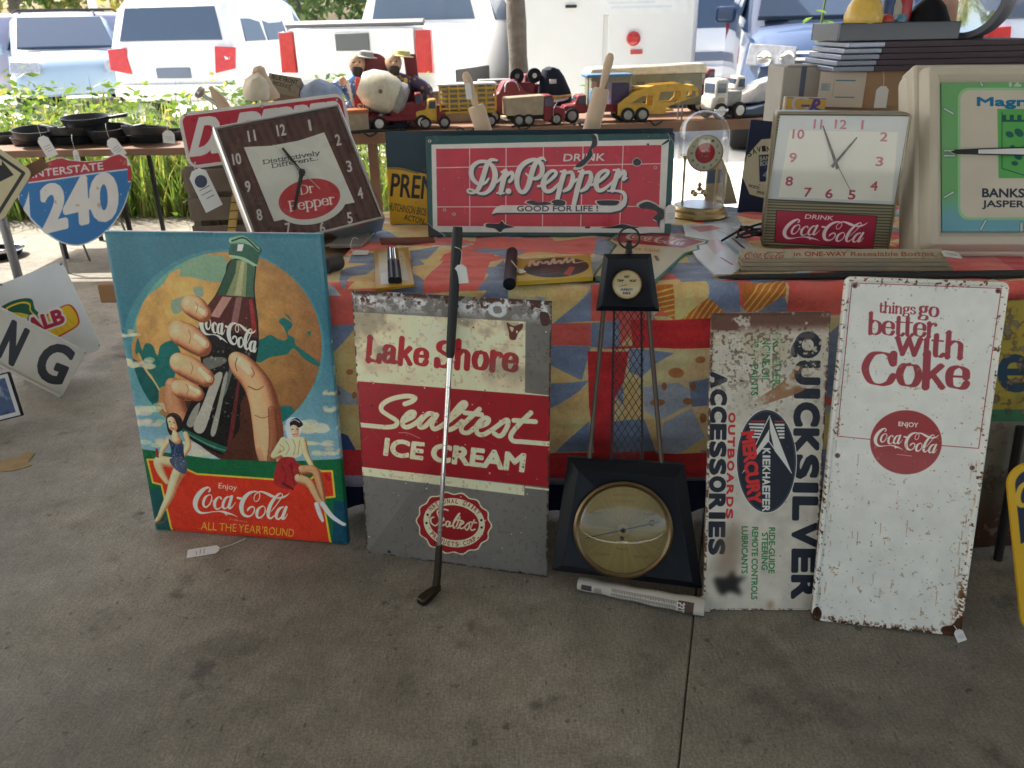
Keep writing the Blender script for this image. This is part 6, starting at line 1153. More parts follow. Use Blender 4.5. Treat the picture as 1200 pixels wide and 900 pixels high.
# star edged tin sign lying flat, green rim
FT = [(693,325),(720.5,287),(711,281),(728,270),(745,267),(774,270.5),(800,276),(831,281.5),(829,285),(819,287),(820,292),(804,296),(768,329),(735,330)]
def ft(cv):
    cv.poly([(x, y) for x, y in FT], (40, 110, 92)); c = np.mean(FT, 0); cv.poly([tuple(c+(np.array(p)-c)*.94) for p in FT], (206, 194, 160))
    cv.poly([(717,281),(730,271.5),(748,268.5),(776,272.5),(804,278),(825,283),(814,286.5),(800,290.5),(766,287.5),(745,285.5),(726,284)], (166, 38, 46)); cola(cv, (734,277), (806,280), (797,287.5), (216, 206, 196), 1.1)
    cv.text('Ice Cold', (742,292.5), (772,295.5), 3.6, (190, 90, 70)); cv.stroke([(768,300,2),(771,305,2)], (120, 90, 60))
tag(flatprint('star_edged_tin_sign', FT, ZT, .008, ft, 1400, (206, 194, 160), mat('green rim', srgb(42, 116, 104), .3, coat=.4)), 'star edged tin sign with a red band and green rim lying flat on the quilt', 'tin sign')
label_tag('paper_tag', G(747,267,ZT+.012), G(768,279,ZT+.012)-G(747,267,ZT+.012), .045, .075, (0, 0, 1), 'white paper tag lying on the star edged tin sign below the red lettered sign', None)
# white carded blister pack
BP = [(800,263),(850,261.5),(864,272),(892,297),(868,313),(858,321),(838,321.5),(816,301),(806,285)]
def bp_(cv):
    cv.poly([(808,266),(834,264),(846,268),(820,272)], (196, 96, 100), .8); cv.poly([(824,282),(842,280),(852,292),(838,298)], (206, 160, 160), .7); cv.stroke([(858,279,1.6),(872,291,1.6)], (60, 74, 110)); cv.stroke([(848,282,3),(866,297,3)], (150, 170, 200)); cv.stroke([(845,302,1.4),(858,310,1.4)], (176, 60, 70))
    for k in range(5): cv.stroke([(834+6*k,268+2*k,.7),(842+6*k,270+2.6*k,.7)], (150, 160, 176), spline=False)
o = flatprint('carded_package', BP, ZT+.001, .006, bp_, 1200, (214, 216, 220), PAPER, coat=.3, rough=.3); tag(o, 'white carded package with faint red and blue print lying beside the domed clock', 'package')
# chip of straw coloured splinters
m = MB(); rs = np.random.default_rng(4)
for _ in range(26): p = G(842+28*rs.random(), 318+8*rs.random(), ZT+.004); a = rs.normal(0, .5); m.box(p-np.array(G(860,320,ZT)), (.05*rs.random()+.01, .003, .003), M=Matrix.Rotation(a, 3, 'Z'))
tag(m.build('straw_tuft', mat('straw', srgb(196, 156, 96), .8, var=.2), loc=tuple(G(860,320,ZT))), 'tuft of straw fibres lying at the left end of the carton strips', 'straw')
# printed carton strips in a bundle
p0, p1 = G(868,318,ZT), G(1116,318,ZT); L_ = np.linalg.norm(p1-p0); ax = (p1-p0)/L_; rz_ = math.atan2(ax[1], ax[0])
CB = mat('strip board', srgb(160, 148, 126), .7, var=.15, scale=14)
for k in range(3):
    mb = MB(); mb.box((L_/2-.004*k, .03+.002*k, .0062+.0125*k), (L_-.012*k, .06, .0115)); o = mb.build('shelf_strip', CB, bevel=.0015); o.location = tuple(p0); o.rotation_euler = (0, 0, rz_); tag(o, ['lowest pale strip in the bundle below the bronze clock', 'second lowest pale strip in the bundle below the bronze clock', 'third pale strip, just under the lettered one, below the bronze clock'][k], 'strip', 'strips bundled below the bronze clock')
fp = Plane(p0+np.array([0, 0, .0378]), ax, pose([0, 0, rz_, R(50), 0, 0, 0, 0])[1], L_-.03, .03)
cv = Canvas(fp, 1500, (176, 164, 140)); yq = proj(fp.at(.12, .013))[1]; M0 = cv.M; cv.M = lambda p: M0(np.asarray(p, float)+np.array([0, yq-303.0])); cola(cv, (872,305), (921,300), (916,307.5), (150, 80, 72), 1.0); cv.text('in', (930,305.2), (938,305.2), 4.6, (140, 70, 60), .02); cv.text('ONE-WAY', (943,305.2), (992,305.2), 5, (150, 62, 56), .03); cv.text('Resealable', (997,305.2), (1052,305.2), 5, (150, 80, 66), .02); cv.text('Bottles', (1056,305.2), (1094,305.2), 5, (150, 80, 66), .02); cv.spots(40, .002, .006, (130, 112, 90), 4, None, .4)
tag(board('lettered_strip', fp, [facemat('strip print', cv, .6, 1.0), CB], [(0, -.008), (0, 0)], .001), 'topmost strip of the bundle, printed with brown red lettering', 'strip', 'strips bundled below the bronze clock')
label_tag('crumpled_tag', G(1112,294,ZT+.052), G(1124,312,ZT+.047)-G(1112,294,ZT+.052), .045, .06, (0, -.3, 1), 'small white tag resting on the right end of the strip bundle', None)
# dark flat bar along the edge
a0, a1 = G(842,325,ZT+.008), G(1215,321,ZT+.008); m = MB(); d = a1-a0; m.tube([a0-a0, d*.06, d*.5, d], [.002, .008, .011, .012], 8); tag(m.build('dark_rod', BLACKM, loc=tuple(a0)), 'long thin black rod lying along the table edge above the white sign', 'rod')
# coiled black flex
m = MB(); c0 = G(882,277,ZT+.02); path = []
for t in np.linspace(0, 1, 90): a = t*6.28*3.4; path.append((.045*math.cos(a)*(1+.15*math.sin(a*.7)), .03*math.sin(a), .004+.022*t+.012*math.sin(a*1.7)))
path += [(-.06, .0, .01), (-.10, -.01, -.01)]; m.tube(path, .0038, 7); tag(m.build('coiled_flex', BLACKM, loc=tuple(c0)), 'black electric flex coiled on the quilt beside the bronze clock', 'cord')
# folded cards behind the dome
for k, (px, lab, c) in enumerate((((846,250), 'cream card with a blue band propped behind the domed clock', (206, 192, 156)), )):
    P = plane_at(836, 250, ZT, 8, 12, .13, .19); cv = Canvas(P, 900, c); cv.rect(0, .08, .07, .13, (110, 130, 156)); cv.rect(.07, 0, .074, .2, (150, 150, 140)); P.O = P.O+np.array([0, .14, 0])
    tag(board('folded_card', P, [facemat('card print', cv, .6), CARD], [(0, -.012), (0, 0)], shape=lambda i: np.array([(0, 0), (.13, 0), (.10, .10), (.06, .19), (.02, .19)])), lab, 'card')
label_tag('price_tag', D(786,240,2.60), (0.012, 0, -1), .032, .06, (0, -1, .2), 'white price tag hanging at the lower right corner of the long red sign', [D(788,228,2.66)], cat='price tag')
# yellow holder with two chrome tubes
YH = [(438,292),(478,289.5),(485.5,333),(440,338)]
def yh(cv): cv.poly(YH, (196, 150, 40)); cv.poly([(443,296),(473,294),(479,328),(446,331)], (200, 184, 140)); cv.poly([(446,320),(456,318),(458,332),(446,333)], (216, 214, 206)); cv.spots(60, .001, .005, (140, 96, 40), 3, None, .6)
root = empty('yellow_holder', loc=tuple(G(461,314,ZT))); tag(root, 'worn yellow display card holding two chrome tubes on the quilt', 'display card'); o = flatprint('card', YH, ZT+.002, .008, yh, 1600, (196, 150, 40), mat('yellow tin', srgb(190, 146, 44), .4), coat=.3); o.parent = root; o.matrix_parent_inverse = root.matrix_basis.inverted()
for dx in (-3.6, 3.6):
    q0, q1 = G(463+dx, 329, ZT+.018)-np.array(root.location), G(460+dx*.72, 293, ZT+.018)-np.array(root.location); t = MB().tube([q0, q0*.6+q1*.4, q1], [.0105, .0105, .0085], 16).build('tube', BLACKP, root); MB().tube([q0*.42+q1*.58, q1+(q1-q0)*.01], [.0112, .0092], 16).build('sleeve', CHROME, t)
# door push with a black roller
root = empty('door_push', loc=tuple(G(640,318,ZT))); tag(root, 'yellow door push plate with a black oval and black end roller', 'door push'); iv = lambda q: np.array(q)-np.array(root.location)
YP = [(607,304),(692,298),(695,324),(602,330)]
def yp(cv): 
    cv.poly(YP, (210, 172, 56)); cv.ell((652,313.5), 38, 11.5, (36, 28, 28), rot=-3); 
    for k, t_ in enumerate(("Nesbitt's",)): cv.serif('resbitts', (622,312), (684,308), 5, (226, 190, 160), wt=12, ht=6, nib=20) if False else cv.stroke([(620,312,2.2),(623,305,2.2),(628,311,2.4),(632,306,1.6),(637,309,1.6),(641,306,1.8),(644,310,1.8),(649,303,1.8),(650,309,1.8),(656,305,1.8),(658,309,1.8),(664,302,1.8),(665,308,1.8),(671,303,1.8),(673,308,1.8),(681,307,1.4),(690,306,.8)], (228, 196, 170))
    cv.poly([(660,321),(668,312),(674,313),(668,323)], (190, 70, 50)); 
    for k in range(4): cv.stroke([(634,314+2.2*k,.9),(656,312.6+2.2*k,.9)], (150, 60, 50), spline=False)
o = flatprint('plate', YP, ZT+.006, .012, yp, 1700, (210, 172, 56), mat('yellow tin', srgb(190, 146, 44), .4), coat=.3); o.parent = root; o.matrix_parent_inverse = root.matrix_basis.inverted()
MB().tube([iv(G(590,334,ZT+.006)), iv(G(697,327,ZT+.006))], .006, 8).build('base_bar', BLACKP, root); MB().tube([iv(G(597,333,ZT+.02)), iv(G(600,296,ZT+.02))], [.017, .017], 18).build('roller', BLACKP, root)
label_tag('price_tag', G(607,316,ZT+.024), G(622,324,ZT+.024)-G(607,316,ZT+.024), .018, .032, (0, -.3, 1), 'tiny white price tag tied to the roller of the yellow door push', [G(603,310,ZT+.05), G(598,304,ZT+.03)], False)
# rusty strip, grey sleeve, dark cup
tag(slab('rusty_strip', [(445,281),(508,279.5),(510,285),(447,286.5)], ZT, .006, mat('rusty iron', srgb(120, 72, 56), .85, var=.4, scale=30, bump=.4)), 'rusty narrow iron strip lying behind the yellow display card', 'iron strip')
sl = [(386,291),(404,273),(442,273),(424,291)]; tag(slab('plastic_sleeve', sl, ZT, .012, mat('cloudy plastic', srgb(150, 146, 140), .15, coat=.8, var=.2, scale=20), bevel=.003), 'grey cloudy plastic sleeve lying flat below the tilted clock', 'plastic sleeve')
label_tag('price_tag', G(413,296,ZT+.006), (1, -.1, 0), .024, .05, (0, -.35, 1), 'white price tag on a looped string in front of the grey plastic sleeve', [G(411,288,ZT+.02), G(414,279,ZT+.02), G(420,280,ZT+.015)], False)
m = MB(); q = G(388,309,ZT+.024); dd = G(401,304,ZT+.024)-q; dd /= np.linalg.norm(dd); m.lathe([(.0, -.03), (.022, -.03), (.025, .03), (.021, .03), (.018, -.02), (0, -.02)], (0, 0, 0), dd, 24, cap=False); tag(m.build('dark_cup', mat('cup grey', srgb(70, 66, 66), .7, var=.5, scale=40), loc=tuple(q)), 'small dark woolly cup lying on its side at the left edge of the quilt', 'cup')
# two rolling pins behind the signs
pinw = mat('pale turned wood', srgb(206, 180, 154), .6, var=.12, scale=5)
def pin(foot, top, label, r=.029, hl=.115, rope=False):
    f_, t_ = np.array(foot), np.array(top); d = (t_-f_); L_ = np.linalg.norm(d); d /= L_; root = empty('rolling_pin', loc=tuple(f_)); tag(root, label, 'rolling pin', 'rolling pins standing behind the signs')
    MB().lathe([(.0, 0), (r*.9, 0), (r, .006), (r, L_-hl-.008), (r*.86, L_-hl), (0, L_-hl)], (0, 0, 0), d, 24, cap=False).build('barrel', pinw, root)
    MB().lathe([(.009, L_-hl-.002), (.0125, L_-hl*.72), (.0155, L_-hl*.35), (.014, L_-hl*.12), (.008, L_-.002), (0, L_)], (0, 0, 0), d, 18, cap=False).build('handle', pinw, root); return root, d, L_
yb = 2.93
p_, d_, l_ = pin(D(592,232,yb), D(545,84,yb-.02), 'rolling pin leaning left, a white tag on its handle, behind the long red sign'); label_tag('price_tag', D(548,97,yb-.07), (.06, .0, -1), .02, .052, (0, -1, .1), 'long white price tag hanging from the handle of the left leaning rolling pin', [D(546,92,yb-.055)], False)
pin(D(672,232,yb), D(716,62,yb), 'rolling pin leaning right with a bare drilled handle, behind the long red sign')

# ------------------------------------------------------------------ tall black barometer
O_ = G(735,682,.035); yt = E0[1]+ta[1]/ta[0]*(O_[0]-E0[0]); lean_ = math.degrees(math.atan((yt-.075-O_[1])/.72)); print('barometer lean', lean_)
P = plane_at(735, 682, .035, -6, lean_, 1, 1, roll=0); root = empty('wall_barometer', M=P.mat()); tag(root, 'tall black wall barometer with round brass dial, thin rods and wire mesh', 'barometer')
def fr(pts, d0, ins, d1, name, m, back=-.03):
    q = local(P, pts); c = q.mean(0); k = np.array(q); 
    def inset(a): return np.array([c+(p-c)*(1-a/np.abs(p-c).max()*1.0) for p in k])
    MB().rings([np.column_stack([k, np.full(4, back)])[::-1], np.column_stack([k, np.full(4, d0)])[::-1], np.column_stack([inset(ins), np.full(4, d1)])[::-1], np.column_stack([inset(ins+.004), np.full(4, d1-.002)])[::-1]]).build(name, m, root, bevel=.0015)
fr([(665.6,535.8),(802.3,544.7),(823,690),(646,668)], .0, .03, .030, 'base_box', BLACKP, -.035); fr([(707.5,297.5),(763,297),(772.9,365),(698.5,364)], .0, .014, .014, 'head_box', BLACKP, -.025)
for a, b_ in (((707.5,362),(690,545)), ((760,362),(776,548))):
    q = local(P, [a, b_]); MB().cyl((*q[0], -.008), (*q[1], -.008), .0062, 12)  .build('rod', mat('bronze rod', srgb(92, 80, 70), .45, metal=.4), root)
q = local(P, [(720,364),(752,364),(753,540),(716,540)]); m = MB()
for a, b_ in ((q[0], q[3]), (q[1], q[2])): m.tube([(*a, -.012), (*b_, -.012)], .003, 6)
n_ = 9; w_ = (q[1]-q[0])[0]; hh = (q[0]-q[3])[1]; st = w_/4; nr = int(hh/(st*1.5)); 
for i in range(nr+1):
    for j in range(5):
        z0_ = q[3][1]+hh*i/nr; x0_ = q[3][0]+(q[0][0]-q[3][0])*i/nr+w_*j/4
        for s_ in (-1, 1):
            xx_ = x0_+s_*w_/8; 
            if i < nr and q[3][0]-.002 < xx_ < q[2][0]+.002: m.tube([(x0_, z0_, -.012), (xx_, z0_+hh/nr/2, -.012)], .0013, 4); m.tube([(xx_, z0_+hh/nr/2, -.012), (x0_, z0_+hh/nr, -.012)], .0013, 4)
m.build('wire_mesh', BLACKM, root, smooth=0)
def dial(c_px, r, d, name, big):
    c = local(P, [c_px])[0]; cv = Canvas(None, 2600 if not big else 1800, (112, 94, 52) if big else (196, 178, 134), 2*r, 2*r); xx, yy = cv.grid(); a = np.arctan2(yy-cv.H/2, xx-cv.W/2)
    if big: cv.img *= (.92+.10*vnoise(1, 720, 9, 3)[0][((a+math.pi)/6.2832*719).astype(int)])[..., None]
    INK = (70, 52, 26) if big else (56, 44, 30)
    for k in range(80 if big else 40): 
        t = R(-135+270*k/(79 if big else 39)+90); cv.stroke([(r+r*.86*math.cos(t), r+r*.86*math.sin(t), r*.008), (r+r*(.90 if k % 4 else .93)*math.cos(t), r+r*(.90 if k % 4 else .93)*math.sin(t), r*.008)], INK, spline=False, a=.8)
    if big:
        for k in range(32): t = R(360/32*k); cv.stroke([(r+r*.14*math.cos(t), r+r*.14*math.sin(t), r*.014), (r+r*(.34 if k % 2 else .26)*math.cos(t), r+r*(.34 if k % 2 else .26)*math.sin(t), r*.004)], INK, spline=False, a=.8)
        for t_, x, y, w2, h2 in (('FAIR',.5,.9,.0,.0),): pass
        for t_, x, y, w2 in (('CHANGE',0,.60,.42),('RAIN',-.58,.32,.24),('FAIR',.56,.34,.24),('STORMY',-.44,-.58,.34),('VERY DRY',.42,-.60,.36),('BAROMETER',0,.74,.46),('Weather',0,-.44,.28)): cv.text(t_, (r*(1+x-w2/2), r*(1+y)), (r*(1+x+w2/2), r*(1+y)), r*.055, INK, .0, up=(0, 1), a=.8)
    else:
        for t_, x, y, w2 in (('DRY',0,.45,.36),('TEMP',-.45,.18,.44),('MOIST',.42,.18,.46),('HUMIDITY',0,-.42,.8),('INSIDE',0,-.66,.5)): cv.text(t_, (r*(1+x-w2/2), r*(1+y)), (r*(1+x+w2/2), r*(1+y)), r*.15, INK, .05, up=(0, 1))
    t = np.linspace(0, 2*math.pi, 64, endpoint=False); pl = Plane((0, 0, 0), (1, 0, 0), (0, 1, 0), 2*r, 2*r); mt_ = facemat(name+' face', cv, .3, 1.0, metal=1.0 if big else .2, coat=.5, bump=.02); 
    if big: mt_.node_tree.nodes['Principled BSDF'].inputs['Anisotropic'].default_value = .7
    f = board(name, pl, [mt_], [(0, -.004), (0, 0)], parent=root, back=False, M=Matrix.Translation((c[0]-r, c[1]-r, d)), shape=lambda i: np.stack([r+(r*.97)*np.cos(t), r+(r*.97)*np.sin(t)], 1))
    MB().lathe([(r*.97, -.012), (r*1.06, -.008), (r*1.07, .004), (r*1.02, .008), (r*.96, .004), (r*.955, -.002)], (c[0], c[1], d), (0, 0, 1), 64, cap=False).build('bezel', mat('aged bronze', (.20, .14, .075), .35, metal=1.0, var=.3, scale=20), root)
    MB().lathe([(r*.96, .003)]+[(r*.96*math.cos(a_), .003+r*.16*math.sin(a_)) for a_ in np.linspace(.1, 1.5, 8)], (c[0], c[1], d), (0, 0, 1), 48, cap=False).build('glass', gl, root)
    return c
rb = np.linalg.norm(local(P, [(729.5,617.6)])[0]-local(P, [(783.5,620)])[0]); c = dial((729.5,617.6), rb, .032, 'dial', True)
A = local(P, [(686,627),(773,608)]); MB().prism(bar(A[0], A[1], .0022, .0016), (1, 0, 0), (0, 1, 0), (0, 0, 1), (0, 0, .0335), .0012).build('needle', BLACKM, root, smooth=0)
qq = local(P, [(763,609.5)])[0]; MB().tube([(qq[0]+.007*math.cos(a), qq[1]+.007*math.sin(a), .0345) for a in np.linspace(.6, 5.6, 14)], .0014, 6).build('needle_crescent', BLACKM, root); MB().lathe([(.006, 0), (.006, .004), (.002, .006)], (c[0], c[1], .033), (0, 0, 1), 16).build('needle_hub', BLACKM, root); MB().lathe([(.005, 0), (.005, .006), (0, .008)], (c[0]-.002, c[1]-.022, .033), (0, 0, 1), 12).build('set_knob', BLACKM, root)
c2 = dial((734.3,333.8), np.linalg.norm(local(P, [(734.3,333.8)])[0]-local(P, [(751.5,334)])[0]), .0155, 'hygrometer', False)
MB().prism(bar(c2, c2+np.array([-.02, -.006]), .0016, .001), (1, 0, 0), (0, 1, 0), (0, 0, 1), (0, 0, .0165), .001).build('hygrometer_needle', BLACKM, root, smooth=0)
q = local(P, [(737,279)])[0]; MB().tube([(q[0]+.0265*math.cos(a), q[1]+.0265*math.sin(a), .004) for a in np.linspace(0, 6.283, 33)], .0028, 8).build('hanging_ring', BLACKM, root); q = local(P, [(737,294)])[0]; MB().lathe([(.010, -.012), (.008, -.002), (.011, .004), (.006, .014), (.009, .02)], (q[0], q[1]+.006, -.002), (0, 1, 0), 14).build('ring_boss', BLACKM, root)
# ------------------------------------------------------------------ putter
hd = G(512,684,.028); uv_ = P_ICE.uv(np.array((533.5, 356.))); tp = P_ICE.at(*uv_, .017); d = tp-hd; d /= np.linalg.norm(d); L_ = min(np.arange(.7, 1.1, .002), key=lambda q: abs(proj(hd+d*q)[1]-266)); tp = hd+d*L_; print('putter', L_, tp)
root = empty('golf_putter', loc=tuple(hd)); tag(root, 'golf putter with black grip and steel shaft leaning upright against the quilted table', 'putter')
g0 = L_*.655
MB().tube([d*.02, d*g0], [.0052, .0078], 14).build('shaft', CHROME, root); MB().tube([d*(g0-.004), d*(g0+.006), d*(g0+.05), d*(L_-.02), d*L_], [.0085, .0112, .0118, .0135, .0118], 16).build('grip', BLACKM, root)
m = MB(); 
for k in range(6): m.lathe([(.0060+.0004*k, .0), (.0066+.0004*k, .001), (.0060+.0004*k, .002)], d*(L_*(.16+.082*k)), d, 14)
m.build('shaft_step', CHROME, root); hm = mat('dark bronze', (.055, .045, .032), .35, metal=.8)
MB().tube([d*.11, d*.03, d*.0+np.array([-.002, 0, -.004])], [.0095, .0105, .0115], 12).build('hosel', hm, root)
e0, e1 = np.array([.006, .004, -.012]), G(492,706,.014)-hd; e1[2] = -.014; hv = (e1-e0)/np.linalg.norm(e1-e0); sv = np.array([-hv[1], hv[0], 0]); MB().rings([np.array([e0+hv*t+sv*a*w_+np.array([0, 0, z*h_]) for a, z in ((-.5, -.5), (.5, -.5), (.5, .5), (-.5, .5))]) for t, w_, h_ in ((0, .016, .020), (.03, .022, .024), (np.linalg.norm(e1-e0)*.8, .030, .024), (np.linalg.norm(e1-e0), .026, .020))]).build('club_head', hm, root, bevel=.004)
label_tag('price_tag', hd+d*(L_*.905)+np.array([.012, -.016, 0]), (.10, -.03, -1), .03, .048, (-.1, -1, .3), 'white price tag on a string tied round the black putter grip', [hd+d*(L_*.935)+np.array([.014, -.005, 0]), hd+d*(L_*.95)+np.array([0, -.014, 0]), hd+d*(L_*.945)+np.array([-.014, 0, 0])], False)
# ------------------------------------------------------------------ rolled newspaper, film, tags on the floor
P0, P1 = G(678,684,.02), G(826,712,.022); ax = (P1-P0); L_ = np.linalg.norm(ax); ax /= L_; rz_ = math.atan2(ax[1], ax[0]); circ = 2*math.pi*.022
cv = Canvas(None, 1500, (186, 180, 168), L_, circ); rr = np.random.default_rng(3)
for col in range(3):
    for k in range(int(L_*.62/.0042)):
        x = L_*.28+.0042*k; cv.rect(x, circ*(.36+.10*col), x+.0026, circ*(.36+.10*col+.085*(.7+.3*rr.random())), (96, 92, 88), .75)
cv.rect(L_*.80, circ*.34, L_*.92, circ*.70, (82, 66, 60)); cv.text('5322', (L_*.85, circ*.38), (L_*.85, circ*.62), .02, (206, 200, 190), .03, up=(-1, 0)); cv.rect(.012, circ*.4, L_*.12, circ*.55, (70, 66, 64)); cv.rect(L_*.14, circ*.42, L_*.2, circ*.6, (130, 124, 116), .7)
mb = MB(); nr_, na = 26, 28; V = []; F = []; U = []; rs = np.random.default_rng(8)
for i in range(nr_+1):
    t = i/nr_; r_ = .018+.006*t+.0012*math.sin(t*23)
    for j in range(na+1): a = j/na*2*math.pi; rr_ = r_*(1+.05*math.sin(3*a+t*4)); V.append((L_*t, rr_*math.cos(a), rr_*math.sin(a)*.9+.022)); U.append((t, (j/na+.37) % 1.0001 if False else j/na))
k = na+1
for i in range(nr_):
    for j in range(na): F.append((i*k+j, (i+1)*k+j, (i+1)*k+j+1, i*k+j+1))
V2 = V+[(0, 0, .02), (L_, 0, .022)]
F2 = F+[(len(V), j, j+1) for j in range(na)]+[(len(V)+1, nr_*k+j+1, nr_*k+j) for j in range(na)]
U2 = U+[(.99, .02), (.99, .02)]
mb.add(V2, F2, 0, [[U2[i] for i in f] for f in F2]); o = mb.build('rolled_newspaper', facemat('newsprint', cv, .8, 1.0, bump=.2, bscale=60), smooth=50); o.location = (P0[0], P0[1], 0); o.rotation_euler = (0, 0, rz_); o.rotation_euler.rotate_axis('X', R(65)) if False else None
tag(o, 'rolled newspaper on the floor, wedged under the black barometer', 'newspaper')
m = MB(); rs = np.random.default_rng(12); V = [G(x, y, z) for x, y, z in ((812,716,.004),(832,717,.003),(830,694,.05),(820,700,.03),(815,708,.018),(829,704,.028))]; m.add(V, [(0, 1, 5, 4), (4, 5, 2, 3)]); o = tag(m.build('paper_scrap', mat('torn paper', srgb(190, 186, 178), .7), smooth=60), 'torn white paper scrap between the newspaper roll and the sideways boat sign', 'paper'); o.modifiers.new('t', 'SOLIDIFY').thickness = .001
label_tag('floor_tag', G(225,648,.004), G(256,643,.004)-G(225,648,.004), .035, .085, (0, -.15, 1), 'white paper tag on a string lying on the floor before the tin sign', None) if False else None
q = G(257,643,.006); label_tag('floor_tag', q, G(226,648,.004)-q, .034, .09, (0, -.15, 1), 'white paper tag on a long string lying on the floor before the tin sign', [G(272,638,.004), G(288,631,.01)])
q = G(1122,738,.03); label_tag('floor_tag', q, G(1128,752,.004)-q, .022, .03, (-.2, -1, .6), 'small curled tag hanging at the rusty corner of the white enamel sign', [G(1118,733,.05)], True)

# ------------------------------------------------------------------ right end: old painted panel, dark bar, yellow and navy sign
print('E', E0, E1); P = fit([(1100,352),(1262,352),(1245,716),(1095,706)], y0=E0[1]+ta[1]/ta[0]*(D(1095,706,1.7)[0]-E0[0])-.15, lean=4, yaw=-4, wl=30, wy=20, wr=20); dz = P.O[2]; P.h += dz; P.O = P.O-P.b*dz
cv = Canvas(P, 900, (118, 106, 88)); n = fbm(cv.H, cv.W, 90, 3, 5); n2 = fbm(cv.H, cv.W, 16, 5, 4); xx, yy = cv.grid(); ty = 1-yy/cv.H
cv.poly([(1080,340),(1300,340),(1300,480),(1080,480)], (186, 164, 62)); cv.poly([(1080,480),(1300,480),(1300,494),(1080,494)], (70, 132, 92)); cv.poly([(1080,494),(1300,494),(1300,560),(1080,560)], (150, 144, 130))
cv.text('e', (1170,458), (1206,458), 62, (36, 70, 96), .015); cv.text('t', (1210,458), (1240,458), 62, (36, 70, 96), .02)
cv.over(sst(n, .5, .72)*sst(ty, .25, .5)*.9, (92, 84, 76)); cv.over(sst(n2+.3*n, .66, .85)*.8, (70, 50, 42)); cv.over(sst(ty, .74, .95)*.85, (92, 52, 44)); cv.over(sst(n2, .58, .75)*.5, (196, 186, 160))
tag(board('weathered_painted_panel', P, [facemat('old panel paint', cv, .6, .8, bump=.15), STEEL], [(0, -.012), (0, -.001), (.002, 0)], .004), 'weathered yellow and green painted panel behind the white enamel sign', 'sign')
yb_ = P.O[1]; a0, a1 = D(1168,662,yb_-.05), D(1196,500,yb_-.01); m = MB(); d = a1-a0; m.tube([np.zeros(3), d], [.012, .012], 8); s_ = empty('dark_bar', loc=tuple(a0)); o = m.build('bar', BLACKM, s_); 
gz = a0-d/d[2]*a0[2]; MB().tube([gz-a0, np.zeros(3)+d*.01], .009, 8).build('foot', BLACKM, s_); tag(s_, 'dark metal bar leaning against the weathered painted panel', 'metal bar')
P = fit([(1181,548),(1330,520),(1345,722),(1197,748)], z0=0.0, lean=10, yaw=-8, roll=4, wl=2, wy=2, wr=.5); dz = P.O[2]; print('yellow', P.err, dz, P.w, P.h); P.O = P.O+P.n*0; 
if dz > .004: P.h += dz/P.b[2]; P.O = P.O-P.b*(dz/P.b[2])
cv = Canvas(P, 900, (212, 168, 44)); q = rrect(P.w, P.h, .05, 6, .016)*900; cv._paint(*cv.edges_cov(q, np.roll(q, -1, 0)), (38, 48, 70)); cv.stroke([(1203,566,5),(1196,572,6),(1193,584,6),(1196,592,6),(1204,592,5)], (212, 172, 60)); cv.poly([(1192,640),(1230,620),(1250,760),(1206,780)], (212, 168, 44));
tag(board('yellow_bordered_sign', P, [facemat('yellow border print', cv, .3, 1.1, coat=.4), mat('yellow enamel', srgb(206, 164, 44), .35)], [(0, -.01), (0, -.001), (.001, 0)], .05, 8), 'navy sign with a thick yellow border, cut off at the right edge of the photo', 'sign')
# ------------------------------------------------------------------ left side: shield sign, painted signs, framed photo
def stand(root, M0, pts, r=.006, m=None): MB().tube(pts, r, 8).build('prop', m or steel, root)
P = plane_at(92, 287, .02, -4, 9, .74, .62, roll=3, y0=None); P = fit([(33,182.5),(152,177),(150,288),(36,291)], y0=5.0, lean=8, yaw=0, roll=3, wl=2, wy=2, wr=2); print('shield', P.err, P.O, P.w, P.h)
cv = Canvas(P, 700, (206, 208, 210)); SB, SR_ = (46, 110, 168), (166, 50, 58)
SH = [(20,214),(36,214),(70,208),(110,202),(148,197),(152,205),(150,224),(142,246),(128,266),(112,279),(92,286.5),(72,283),(52,270),(34,252),(22,232)]
TOPC = [(32,196),(48,192.5),(66,186.5),(72,185.5),(80,188),(100,190),(122,188),(132,183),(140,181),(148,186),(152,197),(110,202),(70,208.5),(36,213.5),(24,215),(26,205)]
OUT = [(20,216),(25,203),(32,195),(48,191.5),(66,185.5),(73,184.3),(82,187),(100,189),(121,187),(131,182),(141,180),(149,185),(153.5,198),(152.5,218),(144,245),(129,267),(112,280.5),(92,288),(72,284.5),(50,271),(32,252),(21,232)]
cv.poly(SH, SB, smooth=True); cv.poly(TOPC, SR_); cv.stroke([(24,215.5,1.5),(70,209.5,1.5),(110,203.5,1.5),(153,198,1.5)], (206, 208, 210))
cv.text('INTERSTATE', (38,208.5), (121,198.5), 8.4, (206, 200, 196), .02); 
for t_, a, b_ in (('2', (52,271), (77,265)), ('4', (78,265), (106,258.5)), ('0', (109,259.5), (137,253))): cv.text(t_, a, b_, 50, (210, 206, 200), .045, up=(-.06, -1))
cv.spots(26, .003, .009, (190, 186, 176), 3, None, .6); cv.spots(10, .008, .02, (160, 130, 100), 5, None, .5)
root = empty('highway_shield_sign', M=P.mat()); tag(root, 'blue and red highway shield sign reading INTERSTATE 240 leaning below the far table', 'road sign'); out = cr_spline(local(P, OUT), True, 4)
if np.sum(out[:, 0]*np.roll(out[:, 1], -1)-out[:, 1]*np.roll(out[:, 0], -1)) < 0: out = out[::-1]
c = out.mean(0); board('plate', P, [facemat('shield print', cv, .35, 1.1), SILV], [(0, -.003), (0, 0)], parent=root, shape=lambda i: out)
zb_ = out[:, 1].min(); Mi = P.mat().inverted()
